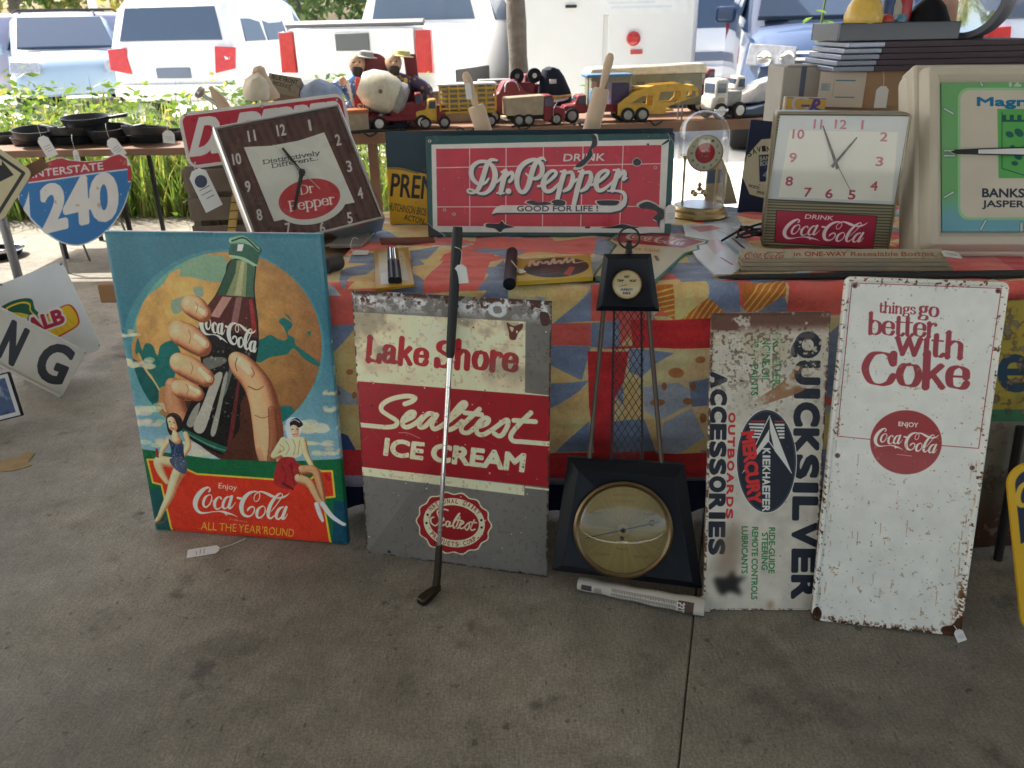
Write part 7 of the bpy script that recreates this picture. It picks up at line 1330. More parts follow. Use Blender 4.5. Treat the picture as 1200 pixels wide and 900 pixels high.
for x in (.2, .55): 
    yl = out[np.argmin(np.abs(out[:, 0]-x)+10*(out[:, 1] > .3)), 1]; g0 = P.at(x*P.w/.74, yl+.02, -.012); MB().tube([Mi @ Vector(g0), Mi @ Vector((g0[0], g0[1], .0))], .008, 8).build('foot', steel, root)
    MB().tube([Mi @ Vector(P.at(x*P.w/.74, .42, -.012)), Mi @ Vector((g0[0], g0[1]+.3, .0))], .007, 8).build('prop', steel, root)
# white sign with a corn cob and hat badge
P = fit([(-22,341),(72,306),(120,407),(26,446)], z0=0.0, lean=24, yaw=8, roll=12, wl=.6, wy=.6, wr=.3, which=3); print('seed', P.err, np.degrees(P.q[2:4]), P.O, P.w, P.h)
cv = Canvas(P, 1000, (206, 212, 216)); zn = lambda *a: [(x/4.286, 290+y/4.286) for x, y in a]
cv.poly(zn((200,420),(215,360),(240,335),(330,288),(370,300),(396,350),(390,395),(300,450),(260,470)), (196, 66, 40), smooth=True); cv.poly(zn((212,418),(222,365),(245,340),(330,294),(362,306),(388,352),(382,392),(300,440),(262,460)), (226, 184, 42), smooth=True)
for k in range(4): cv.stroke([(*zn((235+20*k,345-10*k))[0], .6), (*zn((290+28*k,430-14*k))[0], .6)], (186, 140, 36), spline=False)
cv.poly(zn((-20,330),(40,280),(110,258),(160,262),(176,310),(210,345),(200,380),(120,370)), (30, 92, 74), smooth=True); cv.poly(zn((30,305),(100,275),(150,280),(158,318),(190,350),(150,340),(120,370),(60,330)), (226, 196, 60), smooth=True); cv.poly(zn((40,310),(100,284),(144,288),(150,318),(170,345),(110,330),(60,325)), (30, 92, 74), smooth=True)
cv.text('KALB', zn((95,452))[0], zn((325,375))[0], 17, (236, 230, 224), .14, shear=.0); cv.text('KALB', zn((95,452))[0], zn((325,375))[0], 16, (168, 40, 70), .05)
for x, y in ((71.5,310),(1.5,334),(117,405)): cv.ell((x, y), 1.3, 1.3, (80, 84, 90))
tag(board('seed_badge_sign', P, [facemat('seed badge print', cv, .3, 1.25, coat=.2), SILV], [(0, -.003), (0, 0), (.001, .0008)], .03, 6), 'white sign with a yellow corn cob badge, lying tilted behind the street blade', 'sign')
# street blade with the letters N G
P = fit([(-92,313),(102.7,411),(70,467),(-120,366)], z0=0.0, lean=20, yaw=8, roll=-22, wl=.6, wy=.6, wr=.3, which=2); print('blade', P.err, np.degrees(P.q[2:4]), P.O, P.w, P.h)
cv = Canvas(P, 1000, (188, 184, 172)); cv.text('N', zn((-12,540))[0], zn((62,588))[0], 43, (34, 38, 44), .035, up=(.42, -.9)); cv.text('G', zn((168,640))[0], zn((300,690))[0], 43, (34, 38, 44), .035, up=(.40, -.9));
root = empty('street_name_blade', M=P.mat()); tag(root, 'long white street name blade ending in black letters N G, tilted on the floor', 'street sign'); board('plate', P, [facemat('blade print', cv, .4, 1.1), SILV], [(0, -.004), (0, 0)], .003, parent=root)
wm = mat('blade rib', srgb(196, 194, 186), .4)
for y in (.006, P.h-.006): MB().box((P.w/2, y, .0), (P.w, .012, .018)).build('flange', wm, root, bevel=.003)
# framed photograph
P = fit([(-62,452),(9.3,437),(27.5,486),(-46,506)], z0=0.0, lean=22, yaw=6, roll=10, wl=.6, wy=.6, wr=.3, which=3); print('photo', P.err, P.O, P.w, P.h)
root = empty('framed_photo', M=P.mat()); tag(root, 'small black framed photo with white mat at the lower left edge, on the floor', 'framed photo'); cv = Canvas(P, 1200, (214, 210, 202)); cv.rect(.02, .02, P.w-.02, P.h-.02, (52, 66, 104)); n = fbm(cv.H, cv.W, 60, 3, 4); xx, yy = cv.grid(); m_ = ((xx > .022*1200) & (xx < cv.W-.022*1200) & (yy > .022*1200) & (yy < cv.H-.022*1200)).astype(np.float32); cv.over(m_*sst(n, .5, .6), (120, 130, 150)); cv.over(m_*sst(n, .62, .68), (176, 150, 130)); cv.over(m_*sst(1-n, .6, .7), (28, 34, 56))
board('picture', P, [facemat('snapshot', cv, .15, .95, coat=.6)], [(.004, -.004), (.004, .001)], parent=root, back=False); rings = [np.column_stack([rrect(P.w, P.h, .003, 3, i_), np.full(16, d_)]) for i_, d_ in [(0, -.014), (0, .004), (.003, .005), (.005, .003), (.0052, -.002)]]; MB().rings(rings, cap=False).build('frame', BLACKP, root); MB().box((P.w/2, P.h/2, -.009), (P.w-.004, P.h-.004, .008)).build('backing', CARD, root)
# diamond sign with black arrow on a low post
P = fit([(-32,155),(39,198.6),(2,262),(-72,212)], y0=3.6, lean=6, yaw=0, roll=-30, wl=1, wy=2, wr=.2); print('arrow', P.err, P.O, P.w, P.h)
root = empty('arrow_sign', M=P.mat()); tag(root, 'cream diamond sign with a black arrow at the upper left edge', 'road sign'); cv = Canvas(P, 800, (206, 194, 156)); q = rrect(P.w, P.h, .03, 5, .022)*800; cv._paint(*cv.edges_cov(q, np.roll(q, -1, 0)), (44, 44, 46)); q = rrect(P.w, P.h, .03, 5, .036)*800; cv._paint(*cv.edges_cov(q, np.roll(q, -1, 0)), (206, 194, 156))
cv.poly([(-30,190),(2,194),(2,188),(16,205),(-6,216),(-4,209),(-34,206)], (36, 36, 40)); board('plate', P, [facemat('arrow print', cv, .4, .95), SILV], [(0, -.003), (0, 0)], .03, 5, parent=root)
Mi = P.mat().inverted(); g0 = P.at(P.w*.5, P.h*.5, -.03); MB().tube([Mi @ Vector((g0[0], g0[1], g0[2]+.2)), Mi @ Vector((g0[0], g0[1], 0))], .02, 10).build('post', steel, root)
a0, a1 = D(6,217,3.62), D(53,190,3.70); dd = (a1-a0)/np.linalg.norm(a1-a0); dd_ = Mi.to_3x3() @ Vector(dd); sd = np.cross(dd, (0, 1, 0)); sd /= np.linalg.norm(sd); m = MB(); L_ = np.linalg.norm(a1-a0); m.prism([(-.03, 0), (.03, 0), (.022, L_), (-.022, L_)], sd, dd, np.cross(sd, dd), -np.cross(sd, dd)*.01, .02); o = m.build('wooden_batten', mat('batten', srgb(128, 96, 72), .8), root, bevel=.003); o.matrix_world = Matrix.Translation(a0)
# black case and chromed lid at the left edge
q = G(2,272,.0); q = np.array([q[0]-.16, 4.35, 0]); root = empty('black_case', loc=tuple(q)); tag(root, 'black carrying case standing on the floor at the left edge', 'case'); MB().box((0, 0, .14), (.5, .25, .27)).build('body', BLACKM, root, bevel=.015); MB().tube(cr_spline([(-.08, 0, .275), (-.07, 0, .31), (.07, 0, .31), (.08, 0, .275)], False, 5), .01, 8).build('handle', BLACKP, root); MB().box((0, -.128, .2), (.06, .008, .03)).build('clasp', CHROME, root, bevel=.002)
q = G(-2,301,0.0); root = empty('round_pan', loc=tuple(q)); tag(root, 'round chrome rimmed black pan lying on the floor at the left edge', 'pan'); MB().lathe([(0, 0), (.12, 0), (.15, .02), (.165, .05), (.158, .05), (.14, .022), (0, .012)], n=40, cap=False).build('body', BLACKP, root); MB().lathe([(.165, .046), (.172, .05), (.165, .055), (.157, .05)], n=40, cap=False).build('rim', CHROME, root); MB().tube([(0, 0, .03), (.03, -.02, .05), (.07, -.02, .05), (.1, 0, .03)], .006, 8).build('handle', CHROME, root)

# ------------------------------------------------------------------ far tables along the slab edge
def table(name, p0, p1, dep, z, label, legs, wd, thick=.045, lm=None, lw=.06):
    p0, p1 = np.array(p0, float), np.array(p1, float); L_ = np.linalg.norm((p1-p0)[:2]); rz_ = math.atan2(p1[1]-p0[1], p1[0]-p0[0]); root = empty(name, loc=(p0[0], p0[1], 0), rz=rz_); tag(root, label, 'table'); MB().box((L_/2, dep/2, z-thick/2), (L_, dep, thick)).build('table_top', wd, root, bevel=.004)
    for x in legs:
        for y in (.06, dep-.06): MB().box((x, y, (z-thick)/2), (lw, lw, z-thick)).build('leg', lm or wd, root, bevel=.003)
    return root, rz_, L_
WB = mat('brown boards', srgb(136, 104, 84), .75, var=.25, scale=6, bump=.15)
lt0, lt1 = G(-60,178,.72), G(262,172,.72)
table('far_table', lt0, lt1, .62, .72, 'brown wooden table at the slab edge carrying cast iron skillets', (.55, 1.02, np.linalg.norm((lt1-lt0)[:2])-.12), WB, .045, BLACKM, .026)
# skillets
IRON = mat('cast iron', (.028, .03, .034), .42, var=.3, scale=20, bump=.15)
def skillet(loc, r, rz_, h, label, lift=0.0, tilt=0.0):
    root = empty('cast_iron_skillet', loc=loc, rz=rz_); root.rotation_euler = (tilt, 0, rz_); tag(root, label, 'skillet', 'cast iron skillets on the far table')
    MB().lathe([(0, 0), (r*.86, 0), (r*.90, .004), (r, h), (r*.965, h), (r*.87, .006), (0, .005)], n=36, cap=False).build('pan', IRON, root)
    MB().tube(cr_spline([(r*.95, 0, h*.75), (r+.05, 0, h*.9), (r+.12, 0, h*1.05)], False, 4), [.012, .011, .010, .010, .011, .012, .012, .013, .010], 8).build('handle', IRON, root); return root
sk = [(14,166,.15,2.6,'large skillet at the left front end of the pile of black skillets'), (60,167,.16,-.3,'front skillet second from the left in the pile of black skillets'), (106,165,.155,2.9,'middle front skillet of the pile, tags hanging before it'), (150,164,.15,.4,'front skillet fourth from the left in the pile of black skillets'), (194,163,.15,2.2,'front skillet at the right end of the pile beside the red sign')]
for x, y, r, a, lb in sk: q = G(x, y, .722); skillet((q[0], q[1], .722), r, a, .055, lb)
for x, bk, z, r, a, t_, lb in ((36,.26,.722,.15,1.2,.0,'back row skillet behind the two leftmost ones'), (84,.28,.722,.15,.9,.0,'back row skillet behind the gap left of the middle'), (130,.26,.722,.15,1.6,.0,'back row skillet behind the gap right of the middle'), (172,.28,.722,.145,2.0,.0,'back row skillet behind the right end of the pile'), (38,.12,.782,.14,.5,.10,'tilted skillet stacked on the leftmost pair of pans'), (82,.14,.786,.15,2.8,.08,'skillet stacked on the middle of the pile with its handle to the left'), (122,.16,.782,.13,.2,.12,'small skillet stacked right of the middle of the pile'), (168,.12,.784,.145,2.5,.09,'tilted skillet stacked on the right pair of pans'), (100,.2,.845,.15,.1,.06,'topmost skillet of the pile with its handle pointing right')):
    q = D(x, 160, lt0[1]+bk); skillet((q[0], lt0[1]+bk+.05, z), r, a, .05, lb, tilt=t_)
for x0, y0, x1, y1, lb in ((48,160,60,180,'white price tag hanging from the second skillet, left of the road shield'), (88,176,90,186,'narrow white price tag dangling over the middle of the road shield'), (128,163,141,180,'slanted white price tag above the right end of the road shield'), (197,153,198,164,'small white price tag near the right end of the skillets')):
    p = D(x0, y0, lt0[1]-.03); label_tag('price_tag', p, D(x1, y1, lt0[1]-.03)-p, .075 if x0 != 88 else .035, np.linalg.norm(D(x1, y1, lt0[1]-.03)-p)+.02, (0, -1, .1), lb, [p+np.array([-.01, .01, .06]), p+np.array([-.03, .06, .09])], True, group='price tags on the skillets')
t_ = label_tag('price_tag', D(229,199,2.9), D(246,234,2.86)-D(229,199,2.9), .066, .15, (0, -1, .25), 'white price tag with a black round mark hanging from the red rounded sign', [D(228,196,2.93), D(228.5,191,2.965)], True); dd_ = (D(246,234,2.86)-D(229,199,2.9)); dd_ /= np.linalg.norm(dd_); nn_ = np.array([0, -1, .25]); nn_ -= dd_*(nn_@dd_); nn_ /= np.linalg.norm(nn_); MB().lathe([(.022, 0), (.022, .0012)], dd_*.045+nn_*.0008, nn_, 24).build('round_mark', mat('pen ink dark', srgb(60, 64, 90), .6), t_)
# long back table with toys
bt0, bt1 = G(378,158,.76), G(1010,134,.76)
_, brz, bL = table('back_table', bt0, bt1, .85, .76, 'long brown wooden table along the slab edge carrying old toy trucks', (.31, 1.9, np.linalg.norm((bt1-bt0)[:2])-.1), WB, .07)
BT = Matrix.Translation((bt0[0], bt0[1], .761)) @ Matrix.Rotation(brz, 4, 'Z'); bax = np.array([math.cos(brz), math.sin(brz), 0]); bay = np.array([-bax[1], bax[0], 0])
def on(px, back=.12):      # point on the back table's top below a picture column, `back` metres behind its front edge
    d = ray(px, 140); o = bt0+bay*back; t = ((o-CAMP)@bay)/(d@bay); p = CAMP+d*t; return np.array([p[0], p[1], .7612])
def pxm(px, back=.12): return np.linalg.norm(on(px+10, back)-on(px, back))/10
tm = lambda n, c, r=.42, v=.34: mat('toy '+n, c, r, var=v, scale=26, coat=.1, bump=.15, bscale=90)
MAROON, TYEL, TCRM, TGRN, TWHT, TBLU, TTAN, TGRY = tm('maroon', (.20, .022, .03)), tm('yellow', (.62, .38, .06)), tm('cream', (.62, .58, .46), .3), tm('olive', (.20, .21, .14)), tm('white', (.66, .66, .64)), tm('blue', (.08, .20, .36)), tm('tan', (.38, .31, .22)), tm('grey', (.30, .30, .29))
def toy(name, px, label, cat='toy truck', back=.12, rz=0.0, group='old toy vehicles on the back table'):
    p = on(px, back); r = empty(name, loc=tuple(p), rz=brz+rz); tag(r, label, cat, group); return r, pxm(px, back)
def twheel(root, x, y, r, w=.03, rim=TWHT):
    t = MB().lathe([(r*.4, -w/2), (r*.9, -w/2), (r, -w*.3), (r, w*.3), (r*.9, w/2), (r*.4, w/2)], (x, y, r), (0, 1, 0), 20).build('wheel', TYRE, root); MB().lathe([(r*.62, -w*.4), (r*.62, w*.52), (r*.2, w*.6)], (x, y, r), (0, -1 if y < 0 else 1, 0), 16).build('rim', rim, t)
def bx(root, name, c, d, m, bev=.006): return MB().box(c, d).build(name, m, root, bevel=bev)
def cab(root, x, w, h, z, L, m, s=1, name='cab'):
    """toy lorry cab with bonnet; s is the way it faces"""
    pr = [(0, 0), (L, 0), (L, h*.46), (L*.52, h*.54), (L*.40, h), (0, h)]
    MB().prism([(s*a, b_) for a, b_ in pr][::s], (1, 0, 0), (0, 0, 1), (0, -1, 0), (x, w/2, z), w).build(name, m, root, bevel=.01)
    for sy in (-1, 1): MB().prism([(s*a, b_) for a, b_ in [(L*.06, h*.58), (L*.40, h*.58), (L*.33, h*.90), (L*.06, h*.90)]][::s], (1, 0, 0), (0, 0, 1), (0, -1, 0), (x, sy*(w/2+.0015)+.001, z), .002).build('side_window', GLASS, root)
    MB().prism([(-w*.4, h*.60), (w*.4, h*.60), (w*.36, h*.90), (-w*.36, h*.90)], (0, 1, 0), (-s*.12*0+0, 0, 1), (s, 0, 0), (x+s*(L*.44), 0, z), .006).build('windscreen', GLASS, root)
    for sy in (-1, 1): MB().lathe([(.008, 0), (.009, .006), (.004, .009)], (x+s*L, sy*w*.36, z+h*.28), (s, 0, 0), 12).build('headlight', CHROME, root)
# cement mixer
r, k = toy('toy_cement_mixer', 458, 'toy cement mixer truck with a cream drum and maroon chassis', back=.16); L_ = 86*k
bx(r, 'chassis', (0, 0, .075), (L_*.95, .16, .035), MAROON); bx(r, 'deck', (L_*.18, 0, .13), (L_*.35, .15, .08), MAROON); cab(r, L_*.34, .15, .16, .07, L_*.22, MAROON); 
dx = np.array([-L_*.30, 0, .20]); dd = np.array([1, 0, .30]); dd /= np.linalg.norm(dd); dr = MB(); a_, b_ = np.array([-L_*.38, 0, .30]), np.array([L_*.22, 0, .17]); dv = (b_-a_); dl = np.linalg.norm(dv); dr.lathe([(0, 0), (.07, 0), (.115, dl*.18), (.135, dl*.45), (.12, dl*.72), (.08, dl*.94), (0, dl*.96)][::1], a_, dv, 28, cap=False); dm_ = dr.build('drum', TCRM, r); MB().lathe([(.085, dl*.86), (.112, dl*.80), (.112, dl*.92), (.08, dl*1.0)], a_, dv, 24).build('drum_collar', TGRY, dm_); MB().lathe([(.014, 0), (.014, .012)], a_+dv*.45+np.array([0, -.134, .01]), (0, -1, .1), 12).build('hatch', tm('rust', (.2, .1, .05)), dm_)
for x in (-.36, -.16, .42): 
    for y in (-.075, .075): twheel(r, L_*x, y, .047)
# costumed tin figures
def spotted(name, c, c2, sc=38):
    m = mat('toy '+name, c, .4, var=.05); N, L = m.node_tree.nodes, m.node_tree.links; v = N.new('ShaderNodeTexVoronoi'); v.inputs['Scale'].default_value = sc; tc = N.new('ShaderNodeTexCoord'); L.new(tc.outputs['Object'], v.inputs['Vector']); lt = N.new('ShaderNodeMath'); lt.operation = 'LESS_THAN'; lt.inputs[1].default_value = .32; L.new(v.outputs['Distance'], lt.inputs[0])
    mx = N.new('ShaderNodeMix'); mx.data_type = 'RGBA'; bs = N['Principled BSDF'].inputs['Base Color']; L.new(bs.links[0].from_socket, mx.inputs[6]); mx.inputs[7].default_value = (*c2, 1); L.new(lt.outputs[0], mx.inputs[0]); L.new(mx.outputs[2], bs); return m
SKIN = tm('skin', (.55, .34, .24)); HAIR = tm('dark hair', (.03, .022, .02), .8)
def figure(px, label, coat, accent, hat, seed, arm):
    r, k = toy('costumed_doll', px, label, 'doll', .34, 0, 'costumed dolls on the back table'); rs = np.random.default_rng(seed)
    MB().rings([np.array([(w_*math.cos(a)*(1+.06*math.sin(4*a+z*9)), .10*math.sin(a)*dp, z) for a in np.linspace(0, 6.283, 25)[:-1]]) for w_, dp, z in ((.12, 1.1, 0), (.13, 1.1, .07), (.085, .85, .17), (.12, .9, .27), (.125, .8, .31), (.05, .5, .345))]).build('body', coat, r)
    for s_ in (-1, 1):
        pts = [(s_*.11, 0, .29), (s_*.20, -.04, .22), (s_*.15, -.10, .27), (s_*.10, -.12, .31)] if s_ == arm else [(s_*.11, 0, .29), (s_*.21, -.02, .22), (s_*.19, -.06, .13), (s_*.10, -.10, .12)]
        MB().tube(cr_spline(pts[:3], False, 5), [.048]*6+[.040]*5, 12).build('sleeve', coat, r); MB().ball(pts[3], .027, 12, sc=(1, .8, 1.1)).build('hand', SKIN, r)
    MB().ball((0, -.01, .405), .058, 18, sc=(.92, .95, 1.15)).build('head', SKIN, r); MB().ball((0, .016, .412), .056, 18, sc=(1.02, .9, 1.1)).build('hair', tm('grey hair', (.42, .41, .40), .8) if seed == 1 else tm('straw hat', (.5, .46, .2)), r)
    MB().rings([np.array([(w_*math.cos(a), -.035+.04*math.sin(a), z) for a in np.linspace(0, 6.283, 15)[:-1]]) for w_, z in ((.012, .325), (.034, .345), (.040, .375), (.030, .392))]).build('beard', HAIR, r)
    MB().lathe([(.072, .448), (.078, .453), (.052, .460), (.048, .485), (.02, .495), (0, .495)], (.01, .0, 0), (.12, 0, 1), n=20, cap=False).build('hat', hat, r); MB().ball((0, -.068, .405), .012, 8).build('nose', SKIN, r)
    for s_ in (-1, 1): MB().ball((s_*.02, -.058, .42), .006, 8).build('eye', HAIR, r)
    MB().prism([(-.028, .17), (.028, .17), (.016, .33), (-.016, .33)], (1, 0, 0), (0, 0, 1), (0, -1, 0), (0, -.082, 0), .02).build('sash', accent, r, bevel=.006)
    for s_ in (-1, 1):
        MB().prism([(s_*.032, .14), (s_*.052, .15), (s_*.085, .31), (s_*.062, .32)][::s_], (1, 0, 0), (0, 0, 1), (0, -1, 0), (0, -.085, 0), .016).build('lapel', TWHT if seed == 1 else TYEL, r, bevel=.004)
        for q_ in range(3): MB().prism([(s_*.06, .03+.035*q_), (s_*.12, .05+.035*q_), (s_*.12, .062+.035*q_), (s_*.06, .042+.035*q_)][::s_], (1, 0, 0), (0, 0, 1), (0, -1, 0), (0, -.115, 0), .012).build('braid', TYEL if seed == 2 else tm('red', (.5, .05, .05)), r)
    return r, k
r1, k1 = figure(424, 'costumed doll in a blue jacket with red tie behind the toy cement mixer', spotted('spotted blue', (.08, .20, .46), (.6, .6, .6)), tm('red', (.5, .05, .05)), TGRY, 1, -1); r2, k2 = figure(466, 'costumed doll in a dark coat with gold braid behind the toy cement mixer', spotted('spotted violet', (.07, .05, .12), (.4, .26, .08), 30), TYEL, tm('straw hat', (.5, .46, .2)), 2, -1)
MB().prism([(.10, 0), (.18, 0), (.155, .46), (.07, .46)], (1, 0, 0), (0, 0, 1), (0, 1, 0), (0, .02, 0), .03).build('cape', MAROON, r2, bevel=.006); MB().lathe([(.09, -.01), (.09, .01), (.02, .015)], (.12, .06, .38), (0, -1, 0), 24).build('shield', MAROON, r1)
p = D(428,118,on(428,.24)[1]); P = Plane(np.array([on(417,.20)[0], on(417,.20)[1], .762]), bax, (0, 0, 1), .15, .20); cv = Canvas(None, 900, (150, 44, 50), .15, .20); cv.text('Slim', (.02, .115), (.13, .115), .05, (226, 214, 206), .02, up=(0, 1)); cv.text('TIN', (.035, .045), (.12, .045), .05, (226, 214, 206), .02, up=(0, 1)); P.n = np.cross(P.a, P.b)
tag(board('red_lettered_tin', P, [facemat('red tin print', cv, .35), MAROON], [(0, -.09), (0, -.003), (.003, 0)], .01, 4), 'small red tin with white lettering standing left of the toy cement mixer', 'tin')
r, k = toy('cardboard_box', 437, 'open brown cardboard box behind the toy cement mixer', 'box', .46, 0, 'boxes on the back table'); bx(r, 'body', (-.14, 0, .075), (.34, .2, .15), CARD); bx(r, 'flap', (-.14, -.13, .148), (.34, .07, .006), CARD, .001)
r, k = toy('painted_tin_box', 408, 'small worn tin box with an orange end at the left of the back table', 'box', .10, .3, 'boxes on the back table'); bx(r, 'body', (0, 0, .06), (.24, .14, .12), TTAN); bx(r, 'lid', (0, 0, .13), (.25, .15, .025), tm('orange', (.45, .16, .06)))
r, k = toy('flat_black_tray', 430, 'flat dark tray lying at the front left of the back table', 'tray', .05, .1, 'boxes on the back table'); bx(r, 'base', (0, 0, .008), (.5, .09, .014), BLACKM, .004); bx(r, 'rim', (0, .04, .02), (.5, .008, .02), BLACKM, .002)
# stake bed tractor and trailer
r, k = toy('toy_stake_truck', 534, 'toy truck with yellow cab and slatted yellow trailer with a white roof', back=.14); L_ = 100*k; cab(r, -L_*.22, .13, .14, .05, L_*.24, TYEL, -1); bx(r, 'rear_cab', (-L_*.17, 0, .10), (L_*.1, .13, .10), MAROON); bx(r, 'trailer_bed', (L_*.14, 0, .10), (L_*.66, .13, .02), TYEL); bx(r, 'trailer_roof', (L_*.14, 0, .275), (L_*.68, .15, .014), TWHT); bx(r, 'trailer_core', (L_*.14, 0, .19), (L_*.60, .11, .15), TGRY)
for z in np.linspace(.125, .25, 5): bx(r, 'rail', (L_*.14, -.068, z), (L_*.66, .008, .014), TYEL, .002)
for x in np.linspace(-.18, .46, 7): bx(r, 'stake', (L_*x, -.074, .19), (.012, .008, .16), TYEL, .002)
for x in (-.36, -.14, .30, .40): 
    for y in (-.06, .06): twheel(r, L_*x, y, .04, .026, TGRY)
r, k = toy('cardboard_box', 530, 'long grey brown box lying behind the slatted toy truck', 'box', .52, 0, 'boxes on the back table'); bx(r, 'body', (0, 0, .10), (.46, .16, .20), TTAN); bx(r, 'lid', (0, 0, .205), (.48, .18, .02), TGRY)
# maroon sedan, maroon pumper, tan dump truck
r, k = toy('toy_sedan', 596, 'maroon toy car with rounded roof behind the tan toy dump truck', 'toy car', .36); L_ = 62*k
MB().rings([np.array([(L_*x, y*w_, z) for y, z in ((-.5, .05), (-.52, .12), (-.46, t), (.46, t), (.52, .12), (.5, .05))]) for x, w_, t in ((-.5, .14, .14), (-.42, .17, .17), (-.2, .18, .20), (-.1, .16, .27), (.12, .16, .285), (.26, .17, .21), (.42, .17, .18), (.5, .14, .12))]).build('body', MAROON, r, bevel=.01)
MB().tube(cr_spline([(-L_*.1, -.09, .205), (-L_*.06, -.088, .262), (L_*.1, -.088, .268), (L_*.18, -.09, .21)], False, 5), .006, 6).build('window_trim', CHROME, r)
for x in (-.3, .3): 
    for y in (-.08, .08): twheel(r, L_*x, y, .045, .028, TGRY)
r, k = toy('toy_fire_truck', 598, 'maroon toy fire engine standing at the back with chrome lamps', back=.62); bx(r, 'body', (0, 0, .16), (.44, .14, .14), MAROON, .01); cab(r, .10, .14, .20, .10, .16, MAROON); bx(r, 'panel', (.02, -.073, .17), (.07, .006, .08), TWHT, .002); bx(r, 'ladder_rack', (-.08, 0, .26), (.30, .12, .02), TGRY)
for x in (-.14, .16):
    for y in (-.07, .07): twheel(r, x, y, .05)
r, k = toy('toy_dump_truck', 626, 'toy dump truck with plain tan tipper body and maroon cab', back=.10); L_ = 70*k; MB().prism([(-L_*.5, .07), (L_*.12, .07), (L_*.14, .195), (-L_*.5, .185)], (1, 0, 0), (0, 0, 1), (0, -1, 0), (0, .07, 0), .14).build('tipper', TTAN, r, bevel=.006); cab(r, L_*.13, .14, .165, .03, L_*.36, MAROON); bx(r, 'chassis', (0, 0, .055), (L_*.9, .09, .025), BLACKM)
MB().tube(cr_spline([(L_*.30, -.075, .03), (L_*.28, -.08, .10), (L_*.36, -.078, .16)], False, 4), .004, 6).build('trim', CHROME, r)
for x in (-.28, -.12, .34): 
    for y in (-.06, .06): twheel(r, L_*x, y, .04, .028, TGRY)
r, k = toy('spotlight_pair', 616, 'pair of small black and chrome lamps on a bracket among the toys', 'lamp', .40, 0, 'old toy vehicles on the back table')
for s_ in (-1, 1): MB().lathe([(.02, .05), (.045, .03), (.05, -.03), (.042, -.035), (0, -.03)], (s_*.062, 0, .30), (0, 1, 0), 20, cap=False).build('lamp_body', BLACKP, r); MB().lathe([(.0, .0), (.04, 0)], (s_*.062, -.032, .30), (0, -1, 0), 20, cap=False).build('lens', CHROME, r)
bx(r, 'bracket', (0, .01, .2), (.13, .03, .11), MAROON); bx(r, 'stem', (0, .01, .075), (.05, .04, .15), TTAN)
# peaked cap
r, k = toy('peaked_cap', 650, 'navy peaked cap with a white visor resting among the toys', 'cap', .42, 0, 'old toy vehicles on the back table'); NV = mat('navy felt', (.012, .018, .035), .9); MB().rings([np.array([(w_*math.cos(a)+o_, .09*math.sin(a), z) for a in np.linspace(0, 6.283, 21)[:-1]]) for w_, o_, z in ((.11, 0, .10), (.125, 0, .15), (.115, -.005, .20), (.085, -.02, .29), (.06, -.03, .335), (.02, -.03, .35))]).build('crown', NV, r); MB().prism([(.13*math.cos(a)-.02, .075*math.sin(a)) for a in np.linspace(math.pi, 2*math.pi, 14)], (1, 0, 0), (0, 1, .35), (0, 0, 1), (-.02, -.06, .15), .012).build('visor', TWHT, r, bevel=.004); bx(r, 'stand', (0, 0, .05), (.14, .1, .10), TGRY); bx(r, 'badge', (-.03, -.085, .26), (.05, .012, .03), TWHT, .004); MB().tube([(-.1, -.085, .165), (0, -.115, .16), (.1, -.085, .165)], .008, 8).build('band', TYEL, r)
# blue roofed wagon with driver
r, k = toy('toy_wagon', 698, 'toy wagon with a pale blue canopy and a small blue driver', 'toy wagon', .18); L_ = 84*k; bx(r, 'bed', (0, 0, .09), (L_*.8, .13, .05), MAROON); bx(r, 'canopy', (L_*.14, 0, .30), (L_*.62, .16, .02), TBLU); bx(r, 'cabin', (L_*.30, 0, .17), (L_*.24, .12, .16), tm('dark violet', (.07, .05, .12))); cab(r, -L_*.16, .12, .12, .06, L_*.30, MAROON, -1)
for x in (-.14, .44): bx(r, 'post', (L_*x, -.06, .20), (.01, .01, .2), TGRY, .001)
d_ = MB().tube([(-L_*.06, -.03, .115), (-L_*.05, -.03, .20), (-L_*.05, -.03, .225)], [.032, .028, .012], 10).build('driver', TBLU, r); MB().ball((-L_*.05, -.03, .245), .022, 12).build('driver_head', tm('skin', (.55, .34, .24)), d_)
for x in (-.36, .34): 
    for y in (-.065, .065): twheel(r, L_*x, y, .05, .026, TGRY)
# olive toy house trailer
r, k = toy('toy_house_trailer', 752, 'long olive toy trailer house with a cream roof and dark windows', 'toy trailer', .55); L_ = 126*k; bx(r, 'body', (0, 0, .17), (L_, .20, .22), TGRN); MB().prism([(-L_*.53, 0), (L_*.53, 0), (L_*.52, .065), (-L_*.50, .05)], (1, 0, 0), (0, 0, 1), (0, -1, 0), (0, .12, .28), .24).build('roof', TCRM, r, bevel=.01)
for x in (-.06, .16, .36): bx(r, 'window', (L_*x, -.102, .20), (.062, .008, .062), GLASS if x < .3 else TGRY, .002)
for y in (-.09, .09): twheel(r, 0, y, .05)
